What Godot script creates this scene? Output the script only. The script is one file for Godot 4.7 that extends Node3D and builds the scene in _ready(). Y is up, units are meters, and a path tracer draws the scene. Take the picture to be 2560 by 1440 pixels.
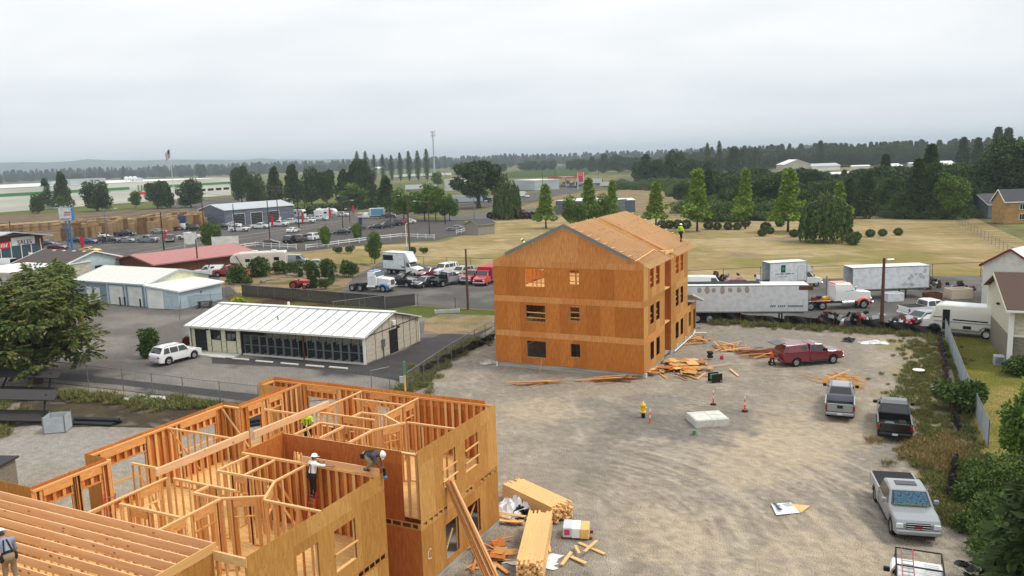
extends Node3D
const GRID := 0.4573
var M := {}
var taken := {}
var rng := RandomNumberGenerator.new()
var proto := {}
var unit_box: Mesh
var boards: Array = []
func v3(x: float,y: float,z: float) -> Vector3: return Vector3(x,y,z)
func rf(a: float,b: float) -> float: return rng.randf_range(a,b)
class Bld:
	var st := SurfaceTool.new()
	var has_color := false
	func _init() -> void:
		st.begin(Mesh.PRIMITIVE_TRIANGLES)
		st.set_smooth_group(-1)
	func sm(g: int) -> void: st.set_smooth_group(g)
	func v(p: Vector3,uv := Vector2.ZERO) -> void:
		st.set_uv(uv)
		st.add_vertex(p)
	func t(a: Vector3,b: Vector3,c: Vector3) -> void:
		v(a,Vector2(a.x,a.z)); v(b,Vector2(b.x,b.z)); v(c,Vector2(c.x,c.z))
	func q(a: Vector3,b: Vector3,c: Vector3,d: Vector3) -> void:
		var w := a.distance_to(b)
		var h := a.distance_to(d)
		v(a,Vector2(0,0)); v(b,Vector2(w,0)); v(c,Vector2(w,h))
		v(a,Vector2(0,0)); v(c,Vector2(w,h)); v(d,Vector2(0,h))
	func quv(a: Vector3,b: Vector3,c: Vector3,d: Vector3,ua: Vector2,ub: Vector2,uc: Vector2,ud: Vector2) -> void:
		v(a,ua); v(b,ub); v(c,uc); v(a,ua); v(c,uc); v(d,ud)
	func box(c: Vector3,s: Vector3,bs := Basis()) -> void:
		var x := bs.x * s.x * 0.5
		var y := bs.y * s.y * 0.5
		var z := bs.z * s.z * 0.5
		q(c - x + y + z,c + x + y + z,c + x - y + z,c - x - y + z)
		q(c + x + y - z,c - x + y - z,c - x - y - z,c + x - y - z)
		q(c - x + y - z,c - x + y + z,c - x - y + z,c - x - y - z)
		q(c + x + y + z,c + x + y - z,c + x - y - z,c + x - y + z)
		q(c - x + y - z,c + x + y - z,c + x + y + z,c - x + y + z)
		q(c - x - y + z,c + x - y + z,c + x - y - z,c - x - y - z)
	func bev(c: Vector3,s: Vector3,ch: float,bs := Basis()) -> void:
		var h := s * 0.5
		ch = minf(ch,minf(h.x,minf(h.y,h.z)) * 0.9)
		for ax in 3:
			for sg in [-1.0,1.0]:
				var p := []
				for k in [[-1.0,1.0],[1.0,1.0],[1.0,-1.0],[-1.0,-1.0]]:
					var o := Vector3()
					o[ax] = sg * h[ax]
					o[(ax + 1) % 3] = k[0] * (h[(ax + 1) % 3] - ch)
					o[(ax + 2) % 3] = k[1] * (h[(ax + 2) % 3] - ch)
					p.append(c + bs * o)
				if sg > 0: q(p[0],p[1],p[2],p[3])
				else: q(p[3],p[2],p[1],p[0])
		for ax in 3:
			var b := (ax + 1) % 3
			var d := (ax + 2) % 3
			for sb in [-1.0,1.0]:
				for sd in [-1.0,1.0]:
					var p := []
					for k in [[-1.0,0],[1.0,0],[1.0,1],[-1.0,1]]:
						var o := Vector3()
						o[ax] = k[0] * (h[ax] - ch)
						o[b] = sb * (h[b] - (ch if k[1] == 1 else 0.0))
						o[d] = sd * (h[d] - (0.0 if k[1] == 1 else ch))
						p.append(c + bs * o)
					if sb * sd > 0: q(p[0],p[1],p[2],p[3])
					else: q(p[3],p[2],p[1],p[0])
		for sx in [-1.0,1.0]:
			for sy in [-1.0,1.0]:
				for sz in [-1.0,1.0]:
					var a := c + bs * Vector3(sx * h.x,sy * (h.y - ch),sz * (h.z - ch))
					var b := c + bs * Vector3(sx * (h.x - ch),sy * h.y,sz * (h.z - ch))
					var d := c + bs * Vector3(sx * (h.x - ch),sy * (h.y - ch),sz * h.z)
					if sx * sy * sz > 0: t(a,d,b)
					else: t(a,b,d)
	func tube(a: Vector3,b: Vector3,ra: float,rb: float,n := 8,caps := true) -> void:
		var w := (b - a).normalized()
		var u := w.cross(Vector3.UP if absf(w.y) < 0.9 else Vector3.RIGHT).normalized()
		var x := u.cross(w)
		var L := a.distance_to(b)
		sm(1)
		for i in n:
			var t0 := TAU * i / n
			var t1 := TAU * (i + 1) / n
			var d0 := u * cos(t0) + x * sin(t0)
			var d1 := u * cos(t1) + x * sin(t1)
			quv(a + d0 * ra,b + d0 * rb,b + d1 * rb,a + d1 * ra,Vector2(0,t0 * ra),Vector2(L,t0 * ra),Vector2(L,t1 * ra),Vector2(0,t1 * ra))
		sm(-1)
		if caps:
			for i in n:
				var t0 := TAU * i / n
				var t1 := TAU * (i + 1) / n
				t(a,a + (u * cos(t1) + x * sin(t1)) * ra,a + (u * cos(t0) + x * sin(t0)) * ra)
				t(b,b + (u * cos(t0) + x * sin(t0)) * rb,b + (u * cos(t1) + x * sin(t1)) * rb)
	func path(p: Array,r: float,n := 6) -> void:
		for i in p.size() - 1: tube(p[i],p[i + 1],r,r,n)
	func lathe(prof: Array,c: Vector3,n := 16,bs := Basis()) -> void:
		sm(1)
		for i in prof.size() - 1:
			for k in n:
				var t0 := TAU * k / n
				var t1 := TAU * (k + 1) / n
				var a: Vector2 = prof[i]
				var b: Vector2 = prof[i + 1]
				q(c + bs * Vector3(cos(t0) * a.x,a.y,sin(t0) * a.x),c + bs * Vector3(cos(t0) * b.x,b.y,sin(t0) * b.x),c + bs * Vector3(cos(t1) * b.x,b.y,sin(t1) * b.x),c + bs * Vector3(cos(t1) * a.x,a.y,sin(t1) * a.x))
		sm(-1)
	func prism(poly: PackedVector2Array,z0: float,z1: float,xf := Transform3D()) -> void:
		var idx := Geometry2D.triangulate_polygon(poly)
		for i in range(0,idx.size(),3):
			var a := poly[idx[i]]
			var b := poly[idx[i + 1]]
			var c := poly[idx[i + 2]]
			t(xf * Vector3(a.x,a.y,z1),xf * Vector3(b.x,b.y,z1),xf * Vector3(c.x,c.y,z1))
			t(xf * Vector3(a.x,a.y,z0),xf * Vector3(c.x,c.y,z0),xf * Vector3(b.x,b.y,z0))
		for i in poly.size():
			var a := poly[i]
			var b := poly[(i + 1) % poly.size()]
			q(xf * Vector3(a.x,a.y,z0),xf * Vector3(b.x,b.y,z0),xf * Vector3(b.x,b.y,z1),xf * Vector3(a.x,a.y,z1))
	func m() -> ArrayMesh:
		st.generate_normals()
		return st.commit()
func numbered(called: String) -> String:
	if not taken.has(called):
		taken[called] = 0
		return called
	taken[called] += 1
	return "%s_%03d" % [called,taken[called]]
func thing(called: String,label: String,category: String,at := Vector3.ZERO,turn := 0.0,group := "") -> Node3D:
	var o := Node3D.new()
	o.name = numbered(called)
	add_child(o)
	o.position = at
	o.rotation.y = turn
	o.set_meta("label",label)
	o.set_meta("category",category)
	if group: o.set_meta("group",group)
	return o
func part(mesh: Mesh,called: String,m: Material,parent: Node,at := Vector3.ZERO,bs := Basis()) -> MeshInstance3D:
	var o := MeshInstance3D.new()
	o.name = called
	o.mesh = mesh
	o.material_override = m
	parent.add_child(o,true)
	o.transform = Transform3D(bs,at)
	return o
func sub(called: String,parent: Node,at := Vector3.ZERO,turn := 0.0) -> Node3D:
	var o := Node3D.new()
	o.name = called
	parent.add_child(o,true)
	o.position = at
	o.rotation.y = turn
	return o
func structure(mesh: Mesh,called: String,m: Material) -> MeshInstance3D:
	var o := MeshInstance3D.new()
	o.name = numbered(called)
	o.mesh = mesh
	o.material_override = m
	add_child(o)
	o.set_meta("kind","structure")
	return o
func single(mesh: Mesh,called: String,m: Material,label: String,category: String,at := Vector3.ZERO,turn := 0.0,group := "") -> MeshInstance3D:
	var o := MeshInstance3D.new()
	o.name = numbered(called)
	o.mesh = mesh
	o.material_override = m
	add_child(o)
	o.position = at
	o.rotation.y = turn
	o.set_meta("label",label)
	o.set_meta("category",category)
	if group: o.set_meta("group",group)
	return o
func dup(o: Node3D,at: Vector3,turn: float,label: String,group := "",scl := Vector3.ONE) -> Node3D:
	var c: Node3D = o.duplicate()
	c.name = numbered(o.name)
	add_child(c)
	c.transform = Transform3D(Basis(Vector3.UP,turn).scaled_local(scl),at)
	c.set_meta("label",label)
	if group: c.set_meta("group",group)
	return c
func board(called: String,parent: Node,a: Vector3,b: Vector3,h: float,w: float,tone := -1,up := Vector3.UP) -> MeshInstance3D:
	var x := b - a
	var L := x.length()
	x /= L
	if absf(x.dot(up)) > 0.95: up = v3(0,0,1) if absf(x.z) < 0.9 else v3(1,0,0)
	var z := x.cross(up).normalized()
	var y := z.cross(x)
	var k := rng.randi() % boards.size()
	if tone < 0: tone = rng.randi() % 4
	return part(boards[k],called,M["lumber%d" % tone],parent,(a + b) * 0.5,Basis(x * L,y * h,z * w))
func heading(from: Vector3,to: Vector3) -> float:
	var d := to - from
	return atan2(-d.z,d.x)
func P2(a: Array) -> PackedVector2Array:
	var p := PackedVector2Array()
	for i in range(0,a.size(),2): p.append(Vector2(a[i],a[i + 1]))
	return p
const ORDINALS := ["first","second","third","fourth","fifth","sixth","seventh","eighth","ninth","tenth","eleventh","twelfth","thirteenth","fourteenth","fifteenth","sixteenth","seventeenth","eighteenth","nineteenth"]
func nth(k: int) -> String:
	if k < 19: return ORDINALS[k]
	return "twentieth" if k == 19 else "twenty " + ORDINALS[k - 20]
func by_side(list: Array) -> Array:
	list.sort_custom(func(a,b): return a[0].x / -a[0].z < b[0].x / -b[0].z)
	return list
func hexc(h: String) -> Color: return Color.html(h)
func mat(called: String,col: String,rough := 0.85,o := {}) -> StandardMaterial3D:
	var m := StandardMaterial3D.new()
	m.resource_name = called
	m.albedo_color = hexc(col)
	m.roughness = rough
	m.metallic = o.get("metal",0.0)
	m.metallic_specular = o.get("spec",0.4)
	if o.has("tex"):
		m.albedo_texture = o.tex
		if o.has("tri"):
			m.uv1_triplanar = true
			m.uv1_world_triplanar = o.get("world",false)
			m.uv1_scale = o.tri if o.tri is Vector3 else Vector3.ONE * o.tri
		elif o.has("uv"): m.uv1_scale = o.uv
	if o.has("nrm"):
		m.normal_enabled = true
		m.normal_texture = o.nrm
		m.normal_scale = o.get("bump",1.0)
		if o.has("tri") and not o.has("tex"):
			m.uv1_triplanar = true
			m.uv1_world_triplanar = o.get("world",false)
			m.uv1_scale = o.tri if o.tri is Vector3 else Vector3.ONE * o.tri
	if o.get("vc",false): m.vertex_color_use_as_albedo = true
	if o.has("coat"):
		m.clearcoat_enabled = true
		m.clearcoat = o.coat
		m.clearcoat_roughness = 0.08
	if o.has("back"):
		m.backlight_enabled = true
		m.backlight = o.back
	if o.get("two",false): m.cull_mode = BaseMaterial3D.CULL_DISABLED
	M[called] = m
	return m
func noise_tex(sd: int,freq: float,lo: float,hi: float,oct := 4,size := 512,kind := FastNoiseLite.TYPE_SIMPLEX_SMOOTH) -> NoiseTexture2D:
	var n := FastNoiseLite.new()
	n.seed = sd
	n.noise_type = kind
	n.frequency = freq
	n.fractal_octaves = oct
	var t := NoiseTexture2D.new()
	t.width = size
	t.height = size
	t.seamless = true
	t.noise = n
	var g := Gradient.new()
	g.set_color(0,Color(lo,lo,lo))
	g.set_color(1,Color(hi,hi,hi))
	t.color_ramp = g
	return t
func normal_tex(sd: int,freq: float,strength: float,oct := 4,size := 512) -> NoiseTexture2D:
	var t := noise_tex(sd,freq,0,1,oct,size)
	t.color_ramp = null
	t.as_normal_map = true
	t.bump_strength = strength
	return t
func wood_image(sd: int,w: int,h: int,stretch: float,knots: int,depth: float,warm: Color,dark: Color) -> ImageTexture:
	var n := FastNoiseLite.new()
	n.seed = sd
	n.frequency = 0.02
	n.fractal_octaves = 3
	var r := RandomNumberGenerator.new()
	r.seed = sd * 7 + 1
	var ks := []
	for i in knots: ks.append([r.randf() * w,r.randf() * h,r.randf_range(0.8,1.7) * h / 70.0])
	var im := Image.create(w,h,false,Image.FORMAT_RGB8)
	for y in h:
		for x in w:
			var g := n.get_noise_2d(x * stretch,y * 6.0) * 0.5 + 0.5
			var f := n.get_noise_2d(x * stretch * 3.0 + 900,y * 22.0) * 0.5 + 0.5
			var k := 0.0
			for c in ks:
				var dx: float = (x - c[0]) / 2.0
				var dy: float = y - c[1]
				var d: float = sqrt(dx * dx + dy * dy) / c[2]
				if d < 3.0: k = maxf(k,clampf(1.6 - d,0,1))
			var c2 := warm.lerp(dark,clampf((g * 0.65 + f * 0.35) * depth,0,1))
			c2 = c2.lerp(Color(0.36,0.22,0.12),k * 0.75)
			im.set_pixel(x,y,c2)
	return ImageTexture.create_from_image(im)
func ply_image(sd: int,warm: Color,dark: Color) -> ImageTexture:
	var s := 256
	var n := FastNoiseLite.new()
	n.seed = sd
	n.frequency = 0.012
	n.fractal_octaves = 4
	var r := RandomNumberGenerator.new()
	r.seed = sd
	var ks := []
	for i in 26: ks.append([r.randf() * s,r.randf() * s,r.randf_range(1.2,3.0)])
	var im := Image.create(s,s,false,Image.FORMAT_RGB8)
	for y in s:
		for x in s:
			var g := n.get_noise_2d(x * 6.0,y * 0.8) * 0.6 + 0.5
			var f := n.get_noise_2d(x * 24.0,y * 4.0) * 0.5 + 0.5
			var c := warm.lerp(dark,clampf(g * 0.75 + f * 0.4 - 0.15,0,1))
			im.set_pixel(x,y,c)
	for k in ks:
		for y in range(int(k[1] - 5),int(k[1] + 6)):
			for x in range(int(k[0] - 4),int(k[0] + 5)):
				if x < 0 or y < 0 or x >= s or y >= s: continue
				var d: float = Vector2((x - k[0]) * 1.3,(y - k[1]) * 0.7).length() / k[2]
				if d < 1.0: im.set_pixel(x,y,im.get_pixel(x,y).lerp(dark.darkened(0.45),0.75 * (1.0 - d * d)))
	return ImageTexture.create_from_image(im)
func make_materials() -> void:
	var mot := noise_tex(3,0.012,0.72,1.12,5)
	var soft := noise_tex(17,0.008,0.9,1.04,3)
	var mot2 := noise_tex(9,0.03,0.8,1.08,4)
	var fine := noise_tex(5,0.06,0.6,1.2,5)
	var gravel := noise_tex(11,0.1,0.55,1.4,4,1024)
	var gn := normal_tex(12,0.12,6.0,3)
	var ripple := normal_tex(13,0.02,4.0,3)
	proto.mot = mot
	proto.mot2 = mot2
	var w1 := wood_image(21,512,64,0.35,14,1.0,Color(1.0,0.94,0.84),Color(0.86,0.73,0.57))
	var w2 := wood_image(22,512,64,0.3,12,1.0,Color(1.0,0.9,0.76),Color(0.82,0.65,0.47))
	mat("lumber0","f2dab4",0.8,{"tex": w1})
	mat("lumber1","e6c496",0.8,{"tex": w1})
	mat("lumber2","eecb9c",0.8,{"tex": w2})
	mat("lumber3","dcb27c",0.8,{"tex": w2})
	mat("lumber4","f4d8c0",0.8,{"tex": w1})
	mat("lumber5","f8e2b6",0.8,{"tex": w1})
	mat("lumber6","8a5a38",0.85,{"tex": w2})
	mat("lumber7","fff0d8",0.8,{"tex": w1})
	mat("lumber8","f0c8a0",0.8,{"tex": w1})
	var p1 := ply_image(31,Color(1.0,0.94,0.82),Color(0.82,0.68,0.5))
	var p2 := ply_image(32,Color(1.0,0.9,0.74),Color(0.8,0.6,0.42))
	mat("ply_tan0","c8a066",0.82,{"tex": p1})
	mat("ply_tan1","bc9358",0.82,{"tex": p1})
	mat("ply_tan2","d4b07a",0.82,{"tex": p1})
	mat("ply_red0","cc8e56",0.82,{"tex": p2})
	mat("ply_red1","be7e48",0.82,{"tex": p2})
	mat("ply_orange0","d09650",0.82,{"tex": p2})
	mat("ply_orange1","d89e58",0.82,{"tex": p2})
	mat("ply_orange2","c68c48",0.82,{"tex": p2})
	mat("ply_pink0","e8be90",0.82,{"tex": p2})
	mat("ply_pink1","e0b07e",0.82,{"tex": p2})
	mat("deck","f4dcae",0.85,{"tex": p1})
	mat("concrete","b4b0a6",0.9,{"tex": mot,"tri": 0.5})
	mat("concrete_pale","cbc9c0",0.9,{"tex": soft,"tri": 0.7})
	mat("site_ground","ffffff",0.95,{"tex": gravel,"tri": 0.13,"vc": true,"nrm": gn,"bump": 0.9,"world": true,"spec": 0.15})
	mat("field_ground","ffffff",0.95,{"tex": fine,"tri": 0.16,"vc": true,"nrm": gn,"bump": 1.0,"world": true,"spec": 0.1})
	mat("asphalt","ffffff",0.9,{"tex": fine,"tri": 0.2,"vc": true,"nrm": gn,"bump": 0.5,"world": true,"spec": 0.25})
	mat("far_ground","ffffff",0.95,{"tex": mot,"tri": 0.01,"vc": true,"world": true,"spec": 0.05})
	mat("paint_white","dcdcd6",0.6,{"tex": soft,"tri": 0.6})
	mat("paint_yellow","d8b040",0.6)
	mat("metal_white","e8e9e6",0.45,{"tex": soft,"tri": 0.25})
	mat("metal_white2","d8d8d0",0.45,{"tex": soft,"tri": 0.35})
	mat("galvanised","8e9496",0.45,{"metal": 0.6,"tex": mot2,"tri": 1.0})
	mat("dark_metal","2a2a2c",0.5,{"metal": 0.3})
	mat("black_plastic","161617",0.55)
	mat("black_fabric","1b1b1d",0.7,{"tex": mot2,"tri": 1.5})
	mat("slat_dark","3e3c3c",0.8,{"tex": mot2,"tri": 1.2})
	mat("rubber","181819",0.85)
	mat("alloy","b0b2b4",0.35,{"metal": 0.7})
	mat("chrome","c8cacc",0.2,{"metal": 0.9})
	mat("glass","0e1114",0.06,{"spec": 0.7})
	mat("glass_blue","38505a",0.06,{"spec": 0.7})
	mat("light_clear","d8dcde",0.15,{"spec": 0.6})
	mat("light_red","8c1018",0.2,{"spec": 0.6})
	mat("plate_white","c8ccd0",0.5)
	mat("cream_panel","dcd8bc",0.7,{"tex": mot2,"tri": 0.5})
	mat("beige_panel","ccc5b4",0.75,{"tex": mot2,"tri": 0.5})
	mat("blue_siding","a9bcc6",0.6,{"tex": soft,"tri": 0.3})
	mat("blue_siding2","bccdd3",0.6,{"tex": soft,"tri": 0.3})
	mat("blue_dark","7d8c97",0.6,{"tex": soft,"tri": 0.4})
	mat("pale_yellow","d6d6b4",0.6,{"tex": soft,"tri": 0.3})
	mat("shingle_brown","5f5350",0.9,{"tex": fine,"tri": 1.2})
	mat("shingle_dark","55565c",0.9,{"tex": fine,"tri": 1.0})
	mat("shingle_red","5e4a42",0.9,{"tex": fine,"tri": 1.2})
	mat("roof_red","b07874",0.6,{"tex": soft,"tri": 0.3})
	mat("wood_brown","6a3d28",0.8,{"tex": mot2,"tri": v3(2.0,0.3,2.0)})
	mat("wood_grey","9a938c",0.85,{"tex": mot2,"tri": v3(2.0,0.4,2.0)})
	mat("pole_wood","6a4a38",0.9,{"tex": fine,"tri": v3(2.0,0.2,2.0)})
	mat("siding_cream","d8d2bc",0.7,{"tex": mot2,"tri": 0.6})
	mat("siding_taupe","8c8474",0.75,{"tex": mot2,"tri": 0.8})
	mat("trim_white","e8e8e4",0.6)
	mat("pvc_white","e6e7e6",0.4)
	mat("pipe_black","26272a",0.5)
	mat("bark","5a4c40",0.95,{"tex": fine,"tri": v3(1.5,0.4,1.5)})
	mat("bark_pale","a8a298",0.95,{"tex": fine,"tri": v3(1.5,0.8,1.5)})
	mat("leaf","ffffff",0.6,{"vc": true,"two": true,"spec": 0.25,"back": Color(0.14,0.2,0.05)})
	mat("rock","8a857c",0.9,{"tex": mot,"tri": 0.8})
	mat("pallet_wood","d0b084",0.9,{"tex": fine,"tri": 0.9})
	mat("red_paint","b01c2c",0.35,{"coat": 0.8})
	mat("feather_red","d8203c",0.7)
	mat("safety_orange","e8501c",0.55)
	mat("skin","a8765c",0.6)
	mat("skin_dark","7a5240",0.6)
	mat("helmet_white","eceeee",0.3)
	mat("cloth_white","dfe0de",0.85)
	mat("cloth_grey","5c626c",0.85)
	mat("cloth_blue","8c97a8",0.85)
	mat("cloth_black","1c1c1f",0.85)
	mat("cloth_khaki","8a7a5c",0.85)
	mat("hi_vis","c4e434",0.7)
	mat("leather","4a2e20",0.7)
	for p in [["white","e6e8e8"],["silver","8c9094"],["black","121315"],["navy","18223a"],["maroon","6e1426"],["red","a8202a"],["brightred","c01c30"],["darkgrey","3a3d40"],["brown","453c38"],["blue","1e3a6a"],["yellow","e0b818"],["palegreen","9cb0a4"],["tan","b4aa98"],["cream","d8d0c0"],["olive","4a4a30"],["orange","e05a30"],["skyblue","3a7ab4"],["magenta","a02850"],["greyblue","7c868e"],["warmwhite","dcdcd4"]]:
		mat("car_" + p[0],p[1],0.32,{"coat": 0.9,"spec": 0.5})
	mat("box_white","dfe3e6",0.5,{"tex": soft,"tri": 0.3})
	mat("box_grey","b4bcc2",0.5,{"tex": soft,"tri": 0.3})
	mat("box_dark","4c545a",0.5)
	mat("navy_sign","142438",0.5)
	mat("sign_green","3c8a5c",0.5)
	mat("red_box","b02434",0.4)
	mat("slate","6c7480",0.7,{"tex": mot2,"tri": 0.4})
	mat("stripe_green","4e8a58",0.6)
	mat("pink_panel","c83c70",0.5)
	mat("tan_siding","b08c5a",0.75,{"tex": mot2,"tri": 0.4})
	mat("teal","4c8088",0.7)
	mat("burgundy","6c2430",0.5)
	for e in [["leaf_pink","f0a0a0"],["leaf_yellow","ffffff"],["leaf_red","ff9080"],["leaf_dry","ffe0b0"]]: mat(e[0],e[1],0.6,{"vc": true,"two": true,"spec": 0.2})
	M.leaf_pink.vertex_color_use_as_albedo = false
	M.leaf_pink.albedo_color = hexc("c87878")
	M.leaf_yellow.vertex_color_use_as_albedo = false
	M.leaf_yellow.albedo_color = hexc("a0a83c")
	M.leaf_red.vertex_color_use_as_albedo = false
	M.leaf_red.albedo_color = hexc("6a2c2c")
	M.leaf_dry.vertex_color_use_as_albedo = false
	M.leaf_dry.albedo_color = hexc("8e7c52")
	mat("black_sheet","141416",0.38)
	mat("pallet_blue","34507c",0.85)
	mat("pallet_dark","a07c54",0.9,{"tex": fine,"tri": 0.9})
	mat("burn","8e8078",0.8)
	mat("warm_bin","c8bca8",0.7)
	mat("stripe_dark","24483a",0.6)
	mat("rust","6a4030",0.9,{"tex": mot2,"tri": 2.0})
	mat("plastic_sheet","e4e6e8",0.35)
	for k in 10:
		var b := Bld.new()
		var u0 := k * 0.137
		var v0 := k * 0.271
		var h := 0.5
		var c := [v3(-h,h,h),v3(h,h,h),v3(h,-h,h),v3(-h,-h,h),v3(-h,h,-h),v3(h,h,-h),v3(h,-h,-h),v3(-h,-h,-h)]
		var f := [[0,1,2,3],[5,4,7,6],[4,5,1,0],[3,2,6,7]]
		for i in 4:
			var w := v0 + i * 0.25
			b.quv(c[f[i][0]],c[f[i][1]],c[f[i][2]],c[f[i][3]],Vector2(u0,w),Vector2(u0 + 0.5,w),Vector2(u0 + 0.5,w + 0.22),Vector2(u0,w + 0.22))
		b.quv(c[4],c[0],c[3],c[7],Vector2(u0,v0),Vector2(u0 + 0.02,v0),Vector2(u0 + 0.02,v0 + 0.1),Vector2(u0,v0 + 0.1))
		b.quv(c[1],c[5],c[6],c[2],Vector2(u0,v0),Vector2(u0 + 0.02,v0),Vector2(u0 + 0.02,v0 + 0.1),Vector2(u0,v0 + 0.1))
		boards.append(b.m())
	var ub := Bld.new()
	ub.box(Vector3.ZERO,Vector3.ONE)
	unit_box = ub.m()
func block(called: String,parent: Node,m: String,c: Vector3,s: Vector3,bs := Basis()) -> MeshInstance3D:
	return part(unit_box,called,M[m],parent,c,bs * Basis.from_scale(s))
var sand_spots := [[v3(18.19,0,-50.07),5.0],[v3(14.32,0,-45.83),4.0],[v3(1.16,0,-56.4),3.5],[v3(13.82,0,-33.72),4.0],[v3(7.73,0,-36.89),3.0],[v3(3.84,0,-79.6),3.0]]
var dark_spots := [[v3(8.32,0,-52.6),3.0,1.0],[v3(10.86,0,-53.2),3.2,1.0],[v3(14.69,0,-53.25),2.5,1.1],[v3(12.16,0,-50.63),2.5,1.1],[v3(5.89,0,-57.64),1.8,1.3],[v3(10.43,0,-58.36),2.2,1.3],[v3(21.92,0,-77),5.5,1.5],[v3(17.04,0,-69.7),4.0,1.6],[v3(-0.02,0,-34.98),3.2,1.2],[v3(2.32,0,-36.83),2.5,1.5],[v3(23.42,0,-47.04),2.2,1.3],[v3(-23,0,-53.5),3.0,1.5],[v3(-29.31,0,-52.48),5.0,1.7],[v3(-31.89,0,-50.47),5.0,1.8],[v3(-24.42,0,-50.55),4.0,1.8]]
var green_spots := [[v3(36.29,0,-70.1),2.6],[v3(32.42,-0,-63.8),2.6],[v3(29.33,0,-56.35),2.8],[v3(27.25,0,-51.19),2.6],[v3(25.38,0,-46.87),2.4],[v3(24.01,0,-43.17),2.2],[v3(35.21,0,-73.1),2.2],[v3(22.02,0,-39.05),1.6],[v3(-8.06,0,-67.3),2.0],[v3(-37.76,0,-57.48),2.0]]
var mounds := [[v3(8.65,0,-52.99),2.6,0.12],[v3(12.89,0,-52.58),3.0,0.10],[v3(-6.43,0,-72.7),2.0,0.12]]
var field_green := [[v3(59.71,0,-130.7),14.0],[v3(40.17,0,-130.3),9.0],[v3(59.52,0,-155.8),10.0],[v3(-9.19,0,-145.2),7.0],[v3(-28.57,0,-153),8.0],[v3(-2.07,0,-152.5),6.0],[v3(61.4,0,-112),8.0]]
var field_bare := [[v3(41.17,0,-142.9),4.0],[v3(55.62,0,-164.9),6.0],[v3(64.2,0,-172.6),4.0],[v3(4.79,0,-181),5.0]]
var seal_spots := [[v3(-39.29,0,-71.7),2.2],[v3(-34.58,0,-69.4),2.2],[v3(-30.1,-0,-67.1),2.2],[v3(-25.9,0,-64.9),2.2],[v3(-21.95,0,-62.9),2.2],[v3(-18.73,0,-73.5),3.0],[v3(-22.02,0,-74.7),3.0],[v3(-15.1,0,-70.2),3.0],[v3(-10.54,0,-73.2),3.5],[v3(-8.16,0,-79.5),3.5]]
var worn_spots := [[v3(-22.14,0,-67.7),6.0],[v3(-27.92,0,-70.3),5.0],[v3(-15.4,0,-65),5.0],[v3(-33.51,0,-67.1),4.0],[v3(-24.2,0,-62),4.0]]
func make_sky() -> Sky:
	var w := 1024
	var h := 512
	var n := FastNoiseLite.new()
	n.seed = 4
	n.frequency = 0.9
	n.fractal_octaves = 5
	var im := Image.create(w,h,false,Image.FORMAT_RGBF)
	for y in h:
		var el := (0.5 - (y + 0.5) / h) * PI
		var se := sin(maxf(el,0.0))
		for x in w:
			var az := (x + 0.5) / w * TAU
			var k := 1.0 / (se + 0.16)
			var px := cos(az) * cos(el) * k
			var pz := sin(az) * cos(el) * k
			var g := n.get_noise_3d(px * 0.8 + pz * 0.25,pz * 0.42 - px * 0.15,0.0)
			var f := n.get_noise_3d(px * 2.6,pz * 1.5,7.0)
			var a := clampf(0.55 + g * 0.9 + f * 0.3,0,1)
			var c := Color(0.70,0.745,0.785).lerp(Color(0.93,0.94,0.945),a)
			c = c.lerp(Color(0.77,0.81,0.845),exp(-se * 9.0) * 0.75)
			im.set_pixel(x,y,c * lerpf(0.9,1.2,se))
	var pm := PanoramaSkyMaterial.new()
	pm.panorama = ImageTexture.create_from_image(im)
	var s := Sky.new()
	s.sky_material = pm
	return s
func zone(called: String,pts: PackedVector2Array,step: float,y: float,col: String,m: Material,relief := false) -> void:
	var r := Rect2(pts[0],Vector2.ZERO)
	for p in pts: r = r.expand(p)
	var nx := int(ceil(r.size.x / step))
	var ny := int(ceil(r.size.y / step))
	var inside := PackedByteArray()
	inside.resize((nx + 1) * (ny + 1))
	var cs: Array[Color] = []
	cs.resize((nx + 1) * (ny + 1))
	var hs := PackedFloat32Array()
	hs.resize((nx + 1) * (ny + 1))
	for j in ny + 1:
		for i in nx + 1:
			var p := r.position + Vector2(i,j) * step
			var k := j * (nx + 1) + i
			inside[k] = 1 if Geometry2D.is_point_in_polygon(p,pts) else 0
			cs[k] = zcol(col,p.x,p.y)
			hs[k] = y + (site_height(p.x,p.y) if relief else 0.0)
	var st := SurfaceTool.new()
	st.begin(Mesh.PRIMITIVE_TRIANGLES)
	st.set_smooth_group(0)
	for j in ny:
		for i in nx:
			var k := j * (nx + 1) + i
			var ids := [k,k + 1,k + nx + 2,k + nx + 1]
			var c := 0
			for d in ids: c += inside[d]
			if c == 4:
				for d in [0,1,2,0,2,3]:
					var kk: int = ids[d]
					st.set_color(cs[kk])
					st.add_vertex(v3(r.position.x + (kk % (nx + 1)) * step,hs[kk],r.position.y + (kk / (nx + 1)) * step))
			else:
				var o := r.position + Vector2(i,j) * step
				for pl in Geometry2D.intersect_polygons(pts,PackedVector2Array([o,o + Vector2(step,0),o + Vector2(step,step),o + Vector2(0,step)])):
					var idx := Geometry2D.triangulate_polygon(pl)
					for d in range(0,idx.size(),3):
						var tri := [pl[idx[d]],pl[idx[d + 1]],pl[idx[d + 2]]]
						if (tri[1] - tri[0]).cross(tri[2] - tri[0]) < 0.0: tri.reverse()
						for p in tri:
							st.set_color(zcol(col,p.x,p.y))
							st.add_vertex(v3(p.x,y + (site_height(p.x,p.y) if relief else 0.0),p.y))
	st.generate_normals()
	structure(st.commit(),called,m)
var nz := FastNoiseLite.new()
var nf := FastNoiseLite.new()
func n1(x: float,z: float,s: float,o := 0.0) -> float: return nz.get_noise_2d(x * s + o,z * s - o) * 0.5 + 0.5
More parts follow.
